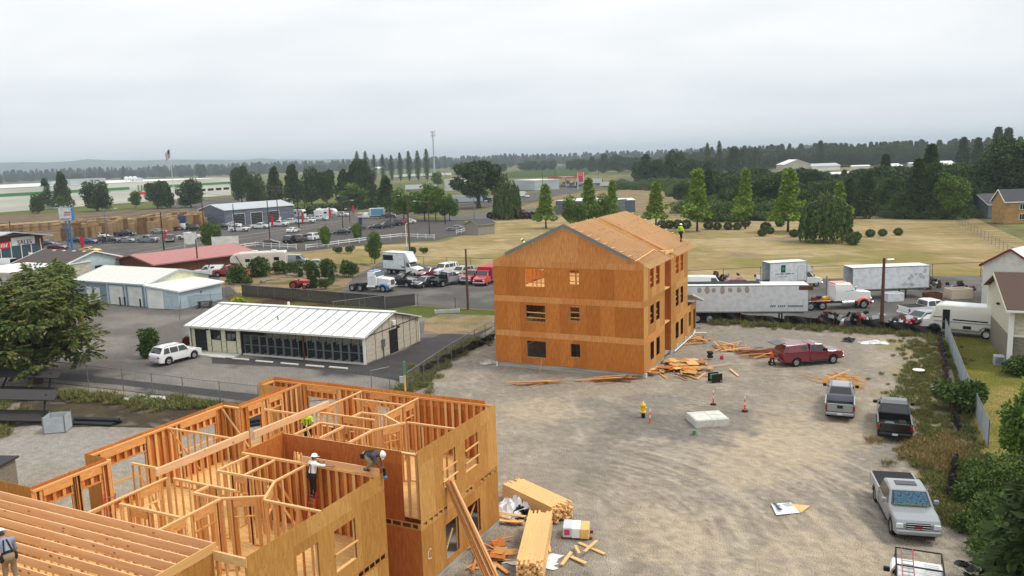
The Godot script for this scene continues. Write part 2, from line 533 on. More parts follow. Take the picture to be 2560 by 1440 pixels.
func sstep(a: float,b: float,x: float) -> float:
	var t := clampf((x - a) / (b - a),0,1)
	return t * t * (3.0 - 2.0 * t)
func spot(x: float,z: float,c: Vector3,r: float,wob := 0.35) -> float:
	var d := Vector2(x - c.x,z - c.z).length() / r + (n1(x,z,30.0 / r,c.x) - 0.5) * wob * 2.0 + (n1(x,z,130.0 / r,c.z) - 0.5) * wob * 1.6
	return 1.0 - sstep(0.55,1.05,d)
const SAND := Color(0.385,0.315,0.225)
const GRAVEL := Color(0.25,0.222,0.185)
const DARKGRAVEL := Color(0.14,0.13,0.118)
const PALE := Color(0.36,0.325,0.275)
func tracks(x: float,z: float) -> float:
	var a := Vector2(x,z) - Vector2(-1.89,-36.56)
	var d1 := a.length() - 15.45
	var th := a.angle() * 6.0
	var s := 1.0 - absf(nz.get_noise_2d(d1 * 26.0,th * 3.0)) * 5.0
	var q := 1.0 - absf(nz.get_noise_2d(d1 * 55.0 + 300.0,th * 5.0)) * 4.0
	var on := sstep(-9.0,-6.0,d1) * (1.0 - sstep(7.0,13.0,d1)) * sstep(2.0,7.0,x + (z + 45.0) * 0.3)
	return clampf(maxf(s,q * 0.8),0,1) * on
func site_color(x: float,z: float) -> Color:
	var a := n1(x,z,3.0)
	var b := n1(x,z,14.0,20.0)
	var f := n1(x,z,90.0,40.0)
	var g := n1(x,z,45.0,70.0)
	var c := GRAVEL.lerp(SAND,sstep(0.35,0.65,a * 0.6 + b * 0.25 + g * 0.15) * 0.45)
	c = c.lerp(PALE,sstep(0.5,0.7,b * 0.6 + g * 0.4) * 0.6)
	var tr := tracks(x,z)
	c = c.lerp(Color(0.44,0.37,0.28),sstep(0.45,0.9,tr) * 0.8 * (0.5 + 0.5 * b))
	c = c.lerp(Color(0.17,0.148,0.122),sstep(0.05,0.22,tr) * (1.0 - sstep(0.25,0.45,tr)) * 0.55)
	for s in sand_spots: c = c.lerp(SAND * 1.12,spot(x,z,s[0],s[1],0.6) * (0.3 + 0.5 * g))
	for s in dark_spots: c = c.lerp(DARKGRAVEL * s[2] * 1.15,spot(x,z,s[0],s[1],0.7) * (0.45 + 0.5 * g))
	for s in green_spots: c = c.lerp(Color(0.2,0.19,0.08).lerp(Color(0.33,0.26,0.14),b),spot(x,z,s[0],s[1],0.8) * 0.75)
	return c * (0.92 + 0.75 * f)
func site_height(x: float,z: float) -> float:
	var h := (n1(x,z,9.0) - 0.5) * 0.04 + (n1(x,z,70.0,5.0) - 0.5) * 0.02 - tracks(x,z) * 0.045
	for s in mounds: h += spot(x,z,s[0],s[1],0.5) * s[2]
	return h
func field_color(x: float,z: float) -> Color:
	var a := n1(x,z,1.6)
	var b := n1(x * 0.5,z * 2.0,4.0,30.0)
	var f := n1(x,z * 1.6,26.0,12.0)
	var c := Color(0.46,0.355,0.195).lerp(Color(0.36,0.275,0.13),sstep(0.38,0.62,a))
	c = c.lerp(Color(0.24,0.215,0.075),sstep(0.55,0.72,b) * 0.5)
	c = c.lerp(Color(0.56,0.44,0.26),sstep(0.6,0.8,n1(x,z,7.0,55.0)) * 0.6)
	for s in field_green: c = c.lerp(Color(0.25,0.23,0.07),spot(x,z,s[0],s[1],0.8) * 0.7)
	for s in field_bare: c = c.lerp(Color(0.3,0.235,0.165),spot(x,z,s[0],s[1],0.6) * 0.8)
	var rr := Vector2(x,z).distance_to(Vector2(40,-60))
	var on := sstep(80,92,x) * (1.0 - sstep(108,118,x)) * sstep(-205,-190,z)
	c = c.lerp(Color(0.2,0.15,0.09),on * sstep(0.72,0.95,0.5 + 0.5 * sin(rr * 1.7 + n1(x,z,3.0) * 4.0)) * 0.75)
	return c * (0.86 + 0.62 * f)
func asphalt_color(x: float,z: float) -> Color:
	var b := n1(x,z,5.0,20.0)
	var f := n1(x,z,30.0,2.0)
	return Color(0.115,0.107,0.103).lerp(Color(0.17,0.158,0.148),b) * (0.85 + 0.3 * f)
func lot_color(x: float,z: float) -> Color:
	var c := Color(0.175,0.158,0.146).lerp(Color(0.27,0.245,0.22),sstep(0.42,0.7,n1(x,z,4.0,8.0)))
	for s in seal_spots: c = c.lerp(Color(0.08,0.076,0.08),spot(x,z,s[0],s[1],0.25))
	for s in worn_spots: c = c.lerp(Color(0.30,0.275,0.245),spot(x,z,s[0],s[1],0.5) * 0.8)
	return c * (0.82 + 0.36 * n1(x,z,40.0))
func yard_color(x: float,z: float) -> Color:
	return asphalt_color(x,z).lerp(Color(0.27,0.25,0.225),sstep(0.4,0.75,n1(x,z,8.0,70.0)) * 0.55)
func lawn_color(x: float,z: float) -> Color:
	var c := Color(0.2,0.2,0.045).lerp(Color(0.33,0.27,0.09),sstep(0.4,0.7,n1(x,z,6.0)))
	return c * (0.75 + 0.5 * n1(x,z,50.0))
func green_color(x: float,z: float) -> Color:
	var c := Color(0.13,0.17,0.05).lerp(Color(0.24,0.24,0.08),n1(x,z,2.0))
	return c * (0.8 + 0.4 * n1(x,z,15.0))
func strip_color(x: float,z: float) -> Color:
	var c := Color(0.13,0.075,0.05).lerp(Color(0.2,0.18,0.06),sstep(0.4,0.6,n1(x,z,7.0)))
	return c * (0.8 + 0.4 * n1(x,z,40.0))
func dry_color(x: float,z: float) -> Color:
	var c := Color(0.42,0.31,0.19).lerp(Color(0.3,0.25,0.12),sstep(0.4,0.65,n1(x,z,8.0)))
	return c.lerp(Color(0.2,0.18,0.15),sstep(0.55,0.75,n1(x,z,11.0,90.0)) * 0.6) * (0.8 + 0.4 * n1(x,z,45.0))
func garden_color(x: float,z: float) -> Color:
	var c := Color(0.37,0.27,0.17).lerp(Color(0.17,0.17,0.06),sstep(0.5,0.62,n1(x,z,12.0)))
	return c * (0.8 + 0.4 * n1(x,z,60.0))
func mulch_color(x: float,z: float) -> Color:
	var c := Color(0.06,0.05,0.042).lerp(Color(0.13,0.105,0.06),n1(x,z,14.0))
	return c.lerp(Color(0.25,0.23,0.2),sstep(0.62,0.78,n1(x,z,20.0,44.0)) * 0.7) * (0.7 + 0.6 * n1(x,z,60.0))
func far_color(x: float,z: float) -> Color:
	var c := Color(0.19,0.185,0.085).lerp(Color(0.13,0.155,0.06),sstep(0.42,0.6,n1(x,z,0.25)))
	c = c.lerp(Color(0.3,0.245,0.14),sstep(0.55,0.7,n1(x,z,0.5,60.0)) * 0.7)
	return c * (0.85 + 0.3 * n1(x,z,3.0))
func zcol(k: String,x: float,z: float) -> Color:
	match k:
		"field": return field_color(x,z)
		"dry": return dry_color(x,z)
		"seal": return Color(0.085,0.08,0.08) * (0.75 + 0.5 * n1(x,z,20.0))
		"green": return green_color(x,z)
		"asphalt": return asphalt_color(x,z)
		"yard": return yard_color(x,z)
		"garden": return garden_color(x,z)
		"lot": return lot_color(x,z)
		"site": return site_color(x,z)
		"mulch": return mulch_color(x,z)
		"lawn": return lawn_color(x,z)
		"own0": return Color(0.085,0.13,0.035) * (0.8 + 0.4 * n1(x,z,1.5))
		"own1": return Color(0.25,0.2,0.13) * (0.8 + 0.4 * n1(x,z,1.5))
		"own2": return yard_color(x,z) * 0.9
		"own3": return asphalt_color(x,z) * 0.85
		"own4": return asphalt_color(x,z) * 1.25
		"own5": return Color(0.25,0.19,0.13) * (0.7 + 0.6 * n1(x,z,6.0))
		"own6": return strip_color(x,z).lerp(Color(0.14,0.17,0.045) * (0.8 + 0.4 * n1(x,z,40.0)),sstep(-27,-18,x))
	return far_color(x,z)
func make_ground() -> void:
	var st := SurfaceTool.new()
	st.begin(Mesh.PRIMITIVE_TRIANGLES)
	st.set_smooth_group(0)
	var rad := [0.0]
	var r0 := 12.0
	while r0 < 12000.0:
		rad.append(r0)
		r0 *= 1.09
	var nn := 144
	for i in rad.size() - 1:
		for k in nn:
			var p := []
			for e in [[i,k],[i + 1,k],[i + 1,k + 1],[i,k + 1]]:
				p.append(v3(cos(TAU * e[1] / nn) * rad[e[0]],-0.09,sin(TAU * e[1] / nn) * rad[e[0]]))
			for d in [0,1,2,0,2,3]:
				st.set_color(far_color(p[d].x,p[d].z))
				st.add_vertex(p[d])
	st.generate_normals()
	structure(st.commit(),"ground",M.far_ground)
	var FG: Material = M.field_ground
	var AS: Material = M.asphalt
	zone("dry_field",P2([-63.1,-148.6,-59.31,-167.6,-55.04,-175.3,-15.04,-183.5,-8.9,-211.8,-14.79,-241.4,-4.32,-255.1,49.73,-238.1,119.8,-212.7,87.1,-128.9,55.59,-81.6,26.67,-86.2,-2.43,-93.2,-40.99,-114.4]),1.2,-0.04,"field",FG)
	zone("far_meadow",P2([2.4,-302.1,24.76,-398.3,62.7,-446.3,122.1,-512.7,86.8,-258,48.17,-230.6,3.12,-250.1]),3.0,-0.044,"dry",FG)
	zone("green_lawn",P2([-95.5,-307.7,-107.9,-385,-98.2,-540.7,-17.9,-443.7,-12.67,-353.5,-39.59,-294.9,-55.94,-289.6]),4.0,-0.044,"green",FG)
	zone("warehouse_lawn",P2([-214.9,-344.7,-254.8,-409.5,-240.5,-459.1,-188.6,-458.2,-159.4,-386.6,-188.7,-377.1]),4.0,-0.044,"green",FG)
	zone("crop_field",P2([-179,-1094.6,-258,-1557,-190.8,-1863.3,-97.6,-1425.4,-75,-1092.5]),20.0,-0.045,"green",FG)
	zone("crop_field",P2([-15.32,-757.7,-13.26,-1044.4,289.6,-2842.5,140.2,-1257.3,70.8,-770.9]),20.0,-0.045,"own0",FG)
	zone("ploughed_field",P2([-47.59,-689.2,-70.9,-1032.2,-22.58,-1005.7,-15.97,-702.8]),20.0,-0.0445,"own1",FG)
	zone("road",P2([-69.7,-104.2,-71.8,-118.4,-71.2,-147.2,-66,-172.2,-59.08,-191.6,-34.56,-266.5,-20.79,-294.8,4.35,-334,37.52,-432.9,95.1,-594.4,162.8,-779.5,161.2,-830.3,92.8,-660.2,17,-449.2,-13.27,-371.2,-41.53,-309.7,-55.09,-285.1,-67.3,-238.2,-75.7,-215,-84.7,-183.5,-88.6,-140,-88.4,-133.2]),3.0,-0.03,"asphalt",AS)
	zone("dealer_lot",P2([-88.1,-132.7,-142.3,-216.6,-138.4,-220.7,-122.5,-223.4,-109.6,-261.5,-94,-302.6,-87.3,-310.6,-62.6,-333.3,-54.68,-283,-66.9,-236.7,-75.2,-213.7,-84.3,-182.6,-88.3,-139.5]),2.0,-0.034,"own2",AS)
	zone("parking_lot",P2([-59.98,-179.8,-53.1,-171.7,-42.99,-171.9,-33.8,-182.2,-17.71,-188.1,-13.28,-198.6,-7.64,-205.4,-11.1,-238.3,-21.9,-255.7,-34.32,-264.6,-58.78,-190.6]),2.0,-0.026,"own3",AS)
	zone("driveway",P2([-18.81,-247.8,-21.77,-270.2,-11.95,-290.4,17.04,-299.3,16.06,-260.6,-4.29,-253.4]),3.0,-0.032,"own4",AS)
	zone("lumber_yard_ground",P2([-140.6,-214.1,-240.2,-368.3,-158.5,-379.9,-97.1,-312.9,-108.1,-257.8,-121.1,-220.7]),3.0,-0.038,"own5",FG)
	zone("warehouse_lot",P2([-159.4,-386.6,-188.6,-458.2,-172,-494.5,-139.4,-498.8,-110.1,-386.2,-97.1,-312.9,-117.7,-337.1]),4.0,-0.04,"asphalt",AS)
	zone("yard_asphalt",P2([-24.48,-110.7,-25.26,-131,-24.14,-148.9,-0.56,-134,-0.57,-96.4,-12.31,-102.3,-15.96,-100.1]),0.8,-0.02,"yard",AS)
	zone("yard_asphalt",P2([16.95,-83,22.83,-111.9,35.12,-113.8,58.85,-112.6,67.3,-110.8,44.61,-72.8,40.82,-76.4,28.05,-82.6]),0.8,-0.02,"yard",AS)
	zone("garage_lot",P2([-71.9,-141.2,-80.1,-166.1,-68.2,-175.8,-52.2,-155.9,-46.75,-131.1,-38.56,-114,-39.77,-110.9,-55.29,-132.9]),1.5,-0.024,"asphalt",AS)
	zone("rock_garden_soil",P2([-44.98,-122.5,-54.43,-153.4,-28,-149.9,-24.7,-143.4,-25.26,-131,-24.48,-110.7,-41.52,-125]),0.8,-0.016,"garden",FG)
	zone("old_lot",P2([-54.93,-64.2,-98.7,-118.1,-73.7,-128.2,-40.74,-113.7,-35.32,-104,-10.97,-94.6,-3.8,-92.2,-1.44,-87.3,-4.76,-75.6,-9.05,-64.3,-9.55,-62.1,-19.89,-60.3,-41.77,-69.7]),0.6,-0.018,"lot",AS)
	zone("asphalt_patch",P2([-47.1,-75.1,-43.84,-73.6,-20.81,-63.3,-18.6,-62.3,-20.09,-61,-33.69,-67.5,-45.07,-71.7]),1.0,-0.013,"seal",AS)
	zone("asphalt_patch",P2([-29.33,-77.2,-13.43,-71.8,-9.41,-80,-5.86,-88,-1.89,-88,-6.18,-74.2,-9.2,-65.6,-12.23,-67.8,-19.75,-71.7,-28.26,-74.2]),1.0,-0.013,"seal",AS)
	for l in [[[v3(-73.9,0,-122),v3(-74.8,0,-154.8),v3(-68.6,0,-179),v3(-60.5,0,-199.6)],"paint_white"],[[v3(-78,0,-129),v3(-78.3,0,-165.6),v3(-70.8,0,-200.8),v3(-56.25,0,-241.2),v3(-38.1,0,-283.5),v3(4.88,0,-370.8)],"paint_yellow"],[[v3(-82.1,0,-135.9),v3(-82.3,0,-178.1),v3(-73.9,0,-210.1),v3(-54.05,0,-265.8)],"paint_white"]]:
		var B := Bld.new()
		for i in l[0].size() - 1:
			var a: Vector3 = l[0][i]
			var b: Vector3 = l[0][i + 1]
			var s := (b - a).normalized().cross(Vector3.UP) * 0.09
			var y := v3(0,-0.022,0)
			B.q(a - s + y,b - s + y,b + s + y,a + s + y)
		structure(B.m(),"road_marking",M[l[1]])
	zone("grass_strip",P2([-40.74,-113.7,-39.53,-116.9,-15.96,-100.1,-11.98,-101.7,-0.57,-95.9,-0.57,-87.8,-10.92,-94.1,-35.13,-103.4]),0.6,-0.014,"own6",FG)
	zone("dry_patch",P2([-9.54,-84.4,-10.15,-92,-8.68,-95.5,-1.97,-93.6,-1.89,-88,-4.33,-83.4,-6.48,-84.1]),0.5,-0.01,"dry",FG)
	zone("site_ground",P2([-58.5,-64.6,-41.61,-69.4,-19.83,-60.1,-9.38,-62,-6.92,-69.9,-1.81,-82.6,-1.88,-87.4,19.15,-87.4,20.53,-85.8,29.62,-82.3,40.65,-76.1,36.89,-67.2,33.65,-60.1,29.49,-50.97,25.51,-41.9,21.18,-31.87,18.92,-26.87,-34.85,-29.69]),0.21,-0.012,"site",M.site_ground,true)
	zone("mulch_patch",P2([-37.11,-58.34,-41.46,-66.8,-33.71,-64.7,-19.38,-58.67,-20.33,-56.15,-25.16,-55.38,-30.1,-56.2,-33.52,-56.18]),0.4,0.016,"mulch",M.site_ground,true)
	zone("lawn",P2([41.07,-76.4,45.8,-76.1,52.1,-68,28.23,-31.43,16.36,-19.93,21.18,-31.87,25.61,-41.89,29.61,-50.96,33.79,-60]),0.5,-0.006,"lawn",FG)
func make_environment() -> void:
	var cam := Camera3D.new()
	cam.name = "camera"
	cam.fov = 38.9613
	cam.near = 0.1
	cam.far = 20000.0
	add_child(cam)
	cam.transform = Transform3D(Basis(v3(0.999516,-0.030711,0.004871),v3(0.031095,0.987176,-0.156576),v3(-0.000000,0.156652,0.987654)),v3(0,18.01,0))
	cam.current = true
	var env := Environment.new()
	env.background_mode = Environment.BG_SKY
	env.sky = make_sky()
	env.ambient_light_source = Environment.AMBIENT_SOURCE_SKY
	env.tonemap_mode = Environment.TONE_MAPPER_LINEAR
	env.tonemap_exposure = 1.25
	env.sdfgi_enabled = true
	env.ssao_enabled = true
	env.ssil_enabled = true
	env.fog_enabled = true
	env.fog_density = 0.00018
	env.fog_light_color = Color(0.80,0.855,0.90)
	var we := WorldEnvironment.new()
	we.name = "world_environment"
	we.environment = env
	add_child(we)
	var sun := DirectionalLight3D.new()
	sun.name = "sun"
	sun.light_energy = 0.5
	sun.light_color = Color(1.0,0.96,0.9)
	sun.light_angular_distance = 14.0
	sun.shadow_enabled = true
	add_child(sun)
	sun.look_at_from_position(v3(60,95,10),Vector3.ZERO)
func stud_wall(b: Node3D,x0: float,z0: float,x1: float,z1: float,y0: float,y1: float,ops := [],deep := 0.09,gap := 0.41) -> void:
	var w := sub("stud_wall",b)
	var A := v3(x0,0,z0)
	var D := v3(x1,0,z1) - A
	var L := D.length()
	D /= L
	var N := Vector3.UP.cross(D)
	var Y := Vector3.UP
	board("top_plate",w,A + Y * (y1 - 0.02),A + D * L + Y * (y1 - 0.02),0.042,deep,0 if deep < 0.1 else -1,Y)
	board("top_plate",w,A + Y * (y1 - 0.064),A + D * L + Y * (y1 - 0.064),0.042,deep - 0.004,-1,Y)
	var cuts := []
	var s := 0.0
	for o in ops:
		if o[2] <= 0.05:
			cuts.append([s,o[0]])
			s = o[1]
	cuts.append([s,L])
	for c in cuts:
		if c[1] - c[0] > 0.1: board("bottom_plate",w,A + D * c[0] + Y * (y0 + 0.02),A + D * c[1] + Y * (y0 + 0.02),0.04,deep,-1,Y)
	var xs := [0.022,L - 0.022]
	var k := gap
	while k < L - 0.15:
		xs.append(k)
		k += gap
	for o in ops:
		for e in [o[0] - 0.03,o[0] - 0.075,o[1] + 0.03,o[1] + 0.075]:
			if e > 0.06 and e < L - 0.06: xs.append(e)
	var top := y1 - 0.087
	for e in xs:
		var hit = null
		for o in ops:
			if e > o[0] - 0.02 and e < o[1] + 0.02: hit = o
		var p: Vector3 = A + D * e
		if hit == null:
			board("stud",w,p + Y * (y0 + 0.04),p + Y * top,0.04,deep - 0.006,-1,N)
		else:
			if hit[2] > 0.2: board("cripple_stud",w,p + Y * (y0 + 0.04),p + Y * (y0 + hit[2] - 0.04),0.04,deep - 0.006,-1,N)
			if top - 0.3 - (y0 + hit[3] + 0.04) > 0.08: board("cripple_stud",w,p + Y * (y0 + hit[3] + 0.04),p + Y * (top - 0.29),0.04,deep - 0.006,-1,N)
	for o in ops:
		var a: Vector3 = A + D * (o[0] - 0.01)
		var c: Vector3 = A + D * (o[1] + 0.01)
		board("header",w,a + Y * (top - 0.145),c + Y * (top - 0.145),0.28,deep - 0.01,2,Y)
		board("head_plate",w,a + Y * (y0 + o[3] + 0.02),c + Y * (y0 + o[3] + 0.02),0.04,deep - 0.008,-1,Y)
		if o[2] > 0.2: board("sill",w,a + Y * (y0 + o[2] - 0.02),c + Y * (y0 + o[2] - 0.02),0.04,deep - 0.008,0,Y)
func sheath(w: Node3D,x0: float,z0: float,x1: float,z1: float,y0: float,y1: float,ops: Array,tints: Array,wide := 1.22,shift := 0.0,thick := 0.012) -> void:
	var A := v3(x0,0,z0)
	var D := v3(x1,0,z1) - A
	var L := D.length()
	D /= L
	var N := Vector3.UP.cross(D) * -thick
	var s := -shift
	while s < L - 0.01:
		var a := maxf(s,0.0) + 0.002
		var c := minf(s + wide,L) - 0.002
		s += wide
		if c - a < 0.03: continue
		var xs := [a,c]
		var ys := [y0 + 0.002,y1 - 0.002]
		for o in ops:
			for e in [o[0],o[1]]:
				if e > a + 0.001 and e < c - 0.001 and not xs.has(e): xs.append(e)
			if o[1] > a and o[0] < c:
				for e in [o[2],o[3]]:
					if e > y0 + 0.003 and e < y1 - 0.003 and not ys.has(e): ys.append(e)
		xs.sort()
		ys.sort()
		var B := Bld.new()
		var uo := Vector2(rng.randf(),rng.randf())
		var got := false
		var solid := {}
		for i in xs.size() - 1:
			for j in ys.size() - 1:
				var mx: float = (xs[i] + xs[i + 1]) * 0.5
				var my: float = (ys[j] + ys[j + 1]) * 0.5
				var ok := true
				for o in ops:
					if mx > o[0] and mx < o[1] and my > o[2] and my < o[3]: ok = false
				if ok: solid[Vector2i(i,j)] = true
		for c2 in solid:
			got = true
			var i: int = c2.x
			var j: int = c2.y
			var p := [A + D * xs[i] + Vector3.UP * ys[j + 1],A + D * xs[i + 1] + Vector3.UP * ys[j + 1],A + D * xs[i + 1] + Vector3.UP * ys[j],A + D * xs[i] + Vector3.UP * ys[j]]
			var uv := []
			for e in [[i,j + 1],[i + 1,j + 1],[i + 1,j],[i,j]]: uv.append(uo + Vector2((xs[e[0]] - a) / 2.44,-(ys[e[1]] - y0) / 2.44))
			B.quv(p[0],p[1],p[2],p[3],uv[0],uv[1],uv[2],uv[3])
			B.quv(p[1] + N,p[0] + N,p[3] + N,p[2] + N,uv[1],uv[0],uv[3],uv[2])
			var nb := [Vector2i(i,j + 1),Vector2i(i + 1,j),Vector2i(i,j - 1),Vector2i(i - 1,j)]
			for e in 4:
				if not solid.has(nb[e]):
					B.quv(p[(e + 1) % 4],p[e],p[e] + N,p[(e + 1) % 4] + N,uv[e],uv[(e + 1) % 4],uv[(e + 1) % 4],uv[e])
		if got: part(B.m(),"plywood_sheet",M[tints[rng.randi() % tints.size()]],w)
func deck(b: Node3D,x0: float,x1: float,z0: float,z1: float,y: float) -> void:
	var f := sub("floor_deck",b)
	var z := z0
	var row := 0
	while z < z1 - 0.05:
		var ze := minf(z + 1.22,z1)
		var x := x0 - (1.2 if row % 2 == 1 else 0.0)
		while x < x1 - 0.05:
			var xa := maxf(x,x0)
			var xe := minf(x + 2.44,x1)
			x += 2.44
			if xe - xa < 0.1: continue
			var B := Bld.new()
			var uo := Vector2(rng.randf(),rng.randf())
			var c := v3((xa + xe) / 2,y,(z + ze) / 2)
			var h := v3(xe - xa - 0.004,0,ze - z - 0.004) * 0.5
			B.quv(c + v3(-h.x,0,-h.z),c + v3(h.x,0,-h.z),c + v3(h.x,0,h.z),c + v3(-h.x,0,h.z),uo,uo + Vector2(0,1),uo + Vector2(0.5,1),uo + Vector2(0.5,0))
			var d := v3(0,-0.02,0)
			B.q(c + v3(-h.x,0,h.z),c + v3(h.x,0,h.z),c + v3(h.x,0,h.z) + d,c + v3(-h.x,0,h.z) + d)
			B.q(c + v3(h.x,0,h.z),c + v3(h.x,0,-h.z),c + v3(h.x,0,-h.z) + d,c + v3(h.x,0,h.z) + d)
			B.q(c + v3(-h.x,0,-h.z) + d,c + v3(h.x,0,-h.z) + d,c + v3(h.x,0,h.z) + d,c + v3(-h.x,0,h.z) + d)
			part(B.m(),"deck_sheet",M.deck,f)
		z = ze
		row += 1
const TAN := ["ply_tan0","ply_tan1","ply_tan0","ply_tan2"]
const RED := ["ply_red0","ply_red1","ply_red0"]
const ORANGE := ["ply_orange0","ply_orange1","ply_orange2","ply_orange0"]
const PINK := ["ply_pink0","ply_pink1"]
func make_near_block() -> void:
	var b := thing("unfinished_timber_building","open topped two storey timber frame building in the foreground, without a roof","building",v3(-0.99,0,-38.28),-GRID)
	var F2 := 3.29
	var T := 6.15
	var S := 6.27
	var fo := sub("foundation",b)
	for r in [[-13.98,-0.05,0.0,7.05],[-12.9,7.05,-7.1,9.45],[-12.9,9.45,0.0,16.7],[-13.6,16.7,-1.4,24.0]]:
		block("concrete_footing",fo,"concrete",v3((r[0] + r[2]) / 2,0.1,(r[1] + r[3]) / 2),v3(r[2] - r[0] - 0.03,0.62,r[3] - r[1] - 0.03))
	var w1 := sub("exterior_wall",b)
	var lowops := [[1.91,3.12,0.6,2.2],[3.95,5.09,0.6,2.2]]
	var bandops := []
	for e in [0.25,0.72,1.05,1.45,2.6,2.95,4.9,5.3,5.7,6.1,6.55]: bandops.append([e,e + 0.28,2.86,3.04])
	sheath(w1,0,0,0,7.05,0.3,2.78,lowops,TAN)
	sheath(w1,0,0,0,7.05,2.78,3.12,bandops,["ply_tan1","ply_tan2"],2.44)
	sheath(w1,0,0,0,7.05,3.12,5.62,[[1.9,3.1,3.88,5.45],[4.0,5.06,3.88,5.45]],TAN,1.22,0.3)
	sheath(w1,0.004,0,0.004,7.05,5.62,S,[],["ply_tan0","ply_tan2"],2.44,0.8)
	sheath(w1,0,7.05,-7.1,7.05,0.3,2.8,[],RED)
	sheath(w1,0,7.05,-7.1,7.05,2.8,3.1,[[0.15,0.4,2.86,3.04],[0.5,0.9,2.86,3.04],[1.0,1.4,2.86,3.04],[1.5,1.8,2.86,3.04]],["ply_tan2"],2.44)
	sheath(w1,-0.78,7.05,-7.1,7.05,3.1,5.6,[[5.3,5.9,3.4,5.4]],RED,1.22)
	sheath(w1,-0.78,7.05,-7.1,7.055,5.6,S - 0.1,[],["ply_red0","ply_tan2","ply_red0"],2.44,0.3)
	sheath(w1,-7.1,7.05,-7.1,9.45,0.3,S - 0.1,[],RED)
	sheath(w1,0,9.45,0,16.7,0.3,2.78,[[1.9,3.1,0.6,2.2]],TAN,1.22,0.5)
	bandops = []
	for e in [0.2,0.55,0.9,1.25,1.6,2.4,3.0,3.5,4.0,5.0]: bandops.append([e,e + 0.28,2.86,3.04])
	sheath(w1,0,9.45,0,16.7,2.78,3.12,bandops,["ply_tan1","ply_tan2"],2.44)
	sheath(w1,0,9.45,0,16.7,3.12,5.62,[[1.9,3.1,3.66,5.24],[3.98,5.08,3.3,5.24]],TAN,1.22,0.9)
	sheath(w1,0.004,9.45,0.004,16.7,5.62,S,[],["ply_tan0","ply_tan2"],2.44,0.4)
	sheath(w1,-7.1,9.45,0,9.45,0.3,T - 0.1,[],RED,1.22)
	var far := [[2.4,4.3,3.9,5.42],[6.75,7.7,4.2,5.42]]
	sheath(w1,-0.6,-0.075,-14.0,-0.075,0.3,2.78,[],RED)
	sheath(w1,-0.6,-0.075,-14.0,-0.075,2.78,5.7,[[13.4 - 4.3,13.4 - 2.4,3.9,5.42],[13.4 - 7.7,13.4 - 6.75,4.2,5.42]],RED)
	sheath(w1,-0.6,-0.077,-14.0,-0.077,5.7,S + 0.05,[],["ply_pink1","ply_orange1"],2.44)
	sheath(w1,-14.0,-0.075,-14.0,1.18,0.3,S + 0.05,[],TAN)
	sheath(w1,-14.0,1.18,-12.1,1.18,0.3,S - 0.05,[],["ply_tan2"],2.44)
	sheath(w1,-12.1,1.18,-12.1,4.6,0.3,S,[[0.55,1.5,3.35,5.42],[2.05,3.0,3.35,5.42]],["ply_orange1","ply_red0"])
	sheath(w1,-12.1,4.6,-13.15,4.6,0.3,S,[],TAN)
	sheath(w1,-13.15,4.6,-13.15,12.4,0.3,S,[[0.7,2.9,4.0,5.4],[4.9,7.2,3.75,5.4]],["ply_orange1","ply_red0"])
	sheath(w1,-13.15,12.4,-11.8,12.4,0.3,S,[],TAN)
	sheath(w1,-11.8,12.4,-11.8,15.7,0.3,S,[[0.4,1.35,3.35,5.42],[1.7,2.9,3.9,5.42]],["ply_orange1","ply_red0"])
	sheath(w1,-11.8,15.7,-20.0,15.7,0.3,S,[],TAN)
	sheath(w1,-1.4,16.7,-1.4,26.0,0.3,6.1,[[1.5,2.7,3.7,5.24]],TAN)
	for e in [[-3.0,0.2,-3.0,6.8],[-3.0,9.8,-3.0,16.4]]: sheath(w1,e[0],e[1],e[2],e[3],0.41,2.95,[],RED)
	stud_wall(b,-0.12,0.15,-0.12,6.9,0.41,2.9,[[1.76,2.97,0.2,1.78],[3.8,4.94,0.2,1.78]],0.14)
	board("brace",b,v3(-0.25,0.5,5.0),v3(-0.25,1.6,4.1),0.09,0.04)
	board("brace",b,v3(-0.25,1.9,1.95),v3(-0.25,0.9,3.05),0.09,0.04)
	deck(b,-13.9,-0.02,0.0,7.0,F2)
	deck(b,-13.0,-7.15,7.0,9.5,F2)
	deck(b,-13.0,-0.02,9.5,16.65,F2)
	deck(b,-13.4,-1.45,16.65,24.0,F2)
	var E := 0.14
	stud_wall(b,-13.9,0,-0.05,0,F2,T,[[2.3,4.3,0.6,2.12],[6.7,7.7,0.9,2.12]],E)
	stud_wall(b,-0.09,0.1,-0.09,6.95,F2,T,[[1.8,3.0,0.58,2.15],[3.9,4.95,0.58,2.15]],E)
	stud_wall(b,-7.1,6.95,-0.1,6.95,F2,T - 0.04,[[0.4,1.1,0.05,2.1]],E)
	stud_wall(b,-7.18,7.1,-7.18,9.4,F2,T - 0.04,[],E)
	stud_wall(b,-7.1,9.54,-0.1,9.54,F2,T,[],E)
	stud_wall(b,-0.09,9.65,-0.09,16.6,F2,T,[[1.7,2.9,0.38,1.95],[3.78,4.88,0.0,1.95]],E)
	stud_wall(b,-13.9,0.1,-13.9,1.1,F2,T,[],E)
	stud_wall(b,-12.0,0.1,-12.0,4.6,F2,T,[[1.6,2.55,0.06,2.12],[3.1,4.05,0.06,2.12]],E)
	stud_wall(b,-13.05,4.7,-12.05,4.7,F2,T,[],E)
	stud_wall(b,-13.05,4.8,-13.05,12.3,F2,T,[[0.5,2.7,0.7,2.1],[4.7,7.0,0.46,2.1]],E)
	stud_wall(b,-13.0,12.3,-11.75,12.3,F2,T,[],E)
	stud_wall(b,-11.7,12.4,-11.7,15.7,F2,T,[[0.4,1.35,0.06,2.12],[1.7,2.9,0.6,2.12]],E)
	stud_wall(b,-18.0,15.6,-11.7,15.6,F2,T,[],E)
	var D := [0.05,2.08]
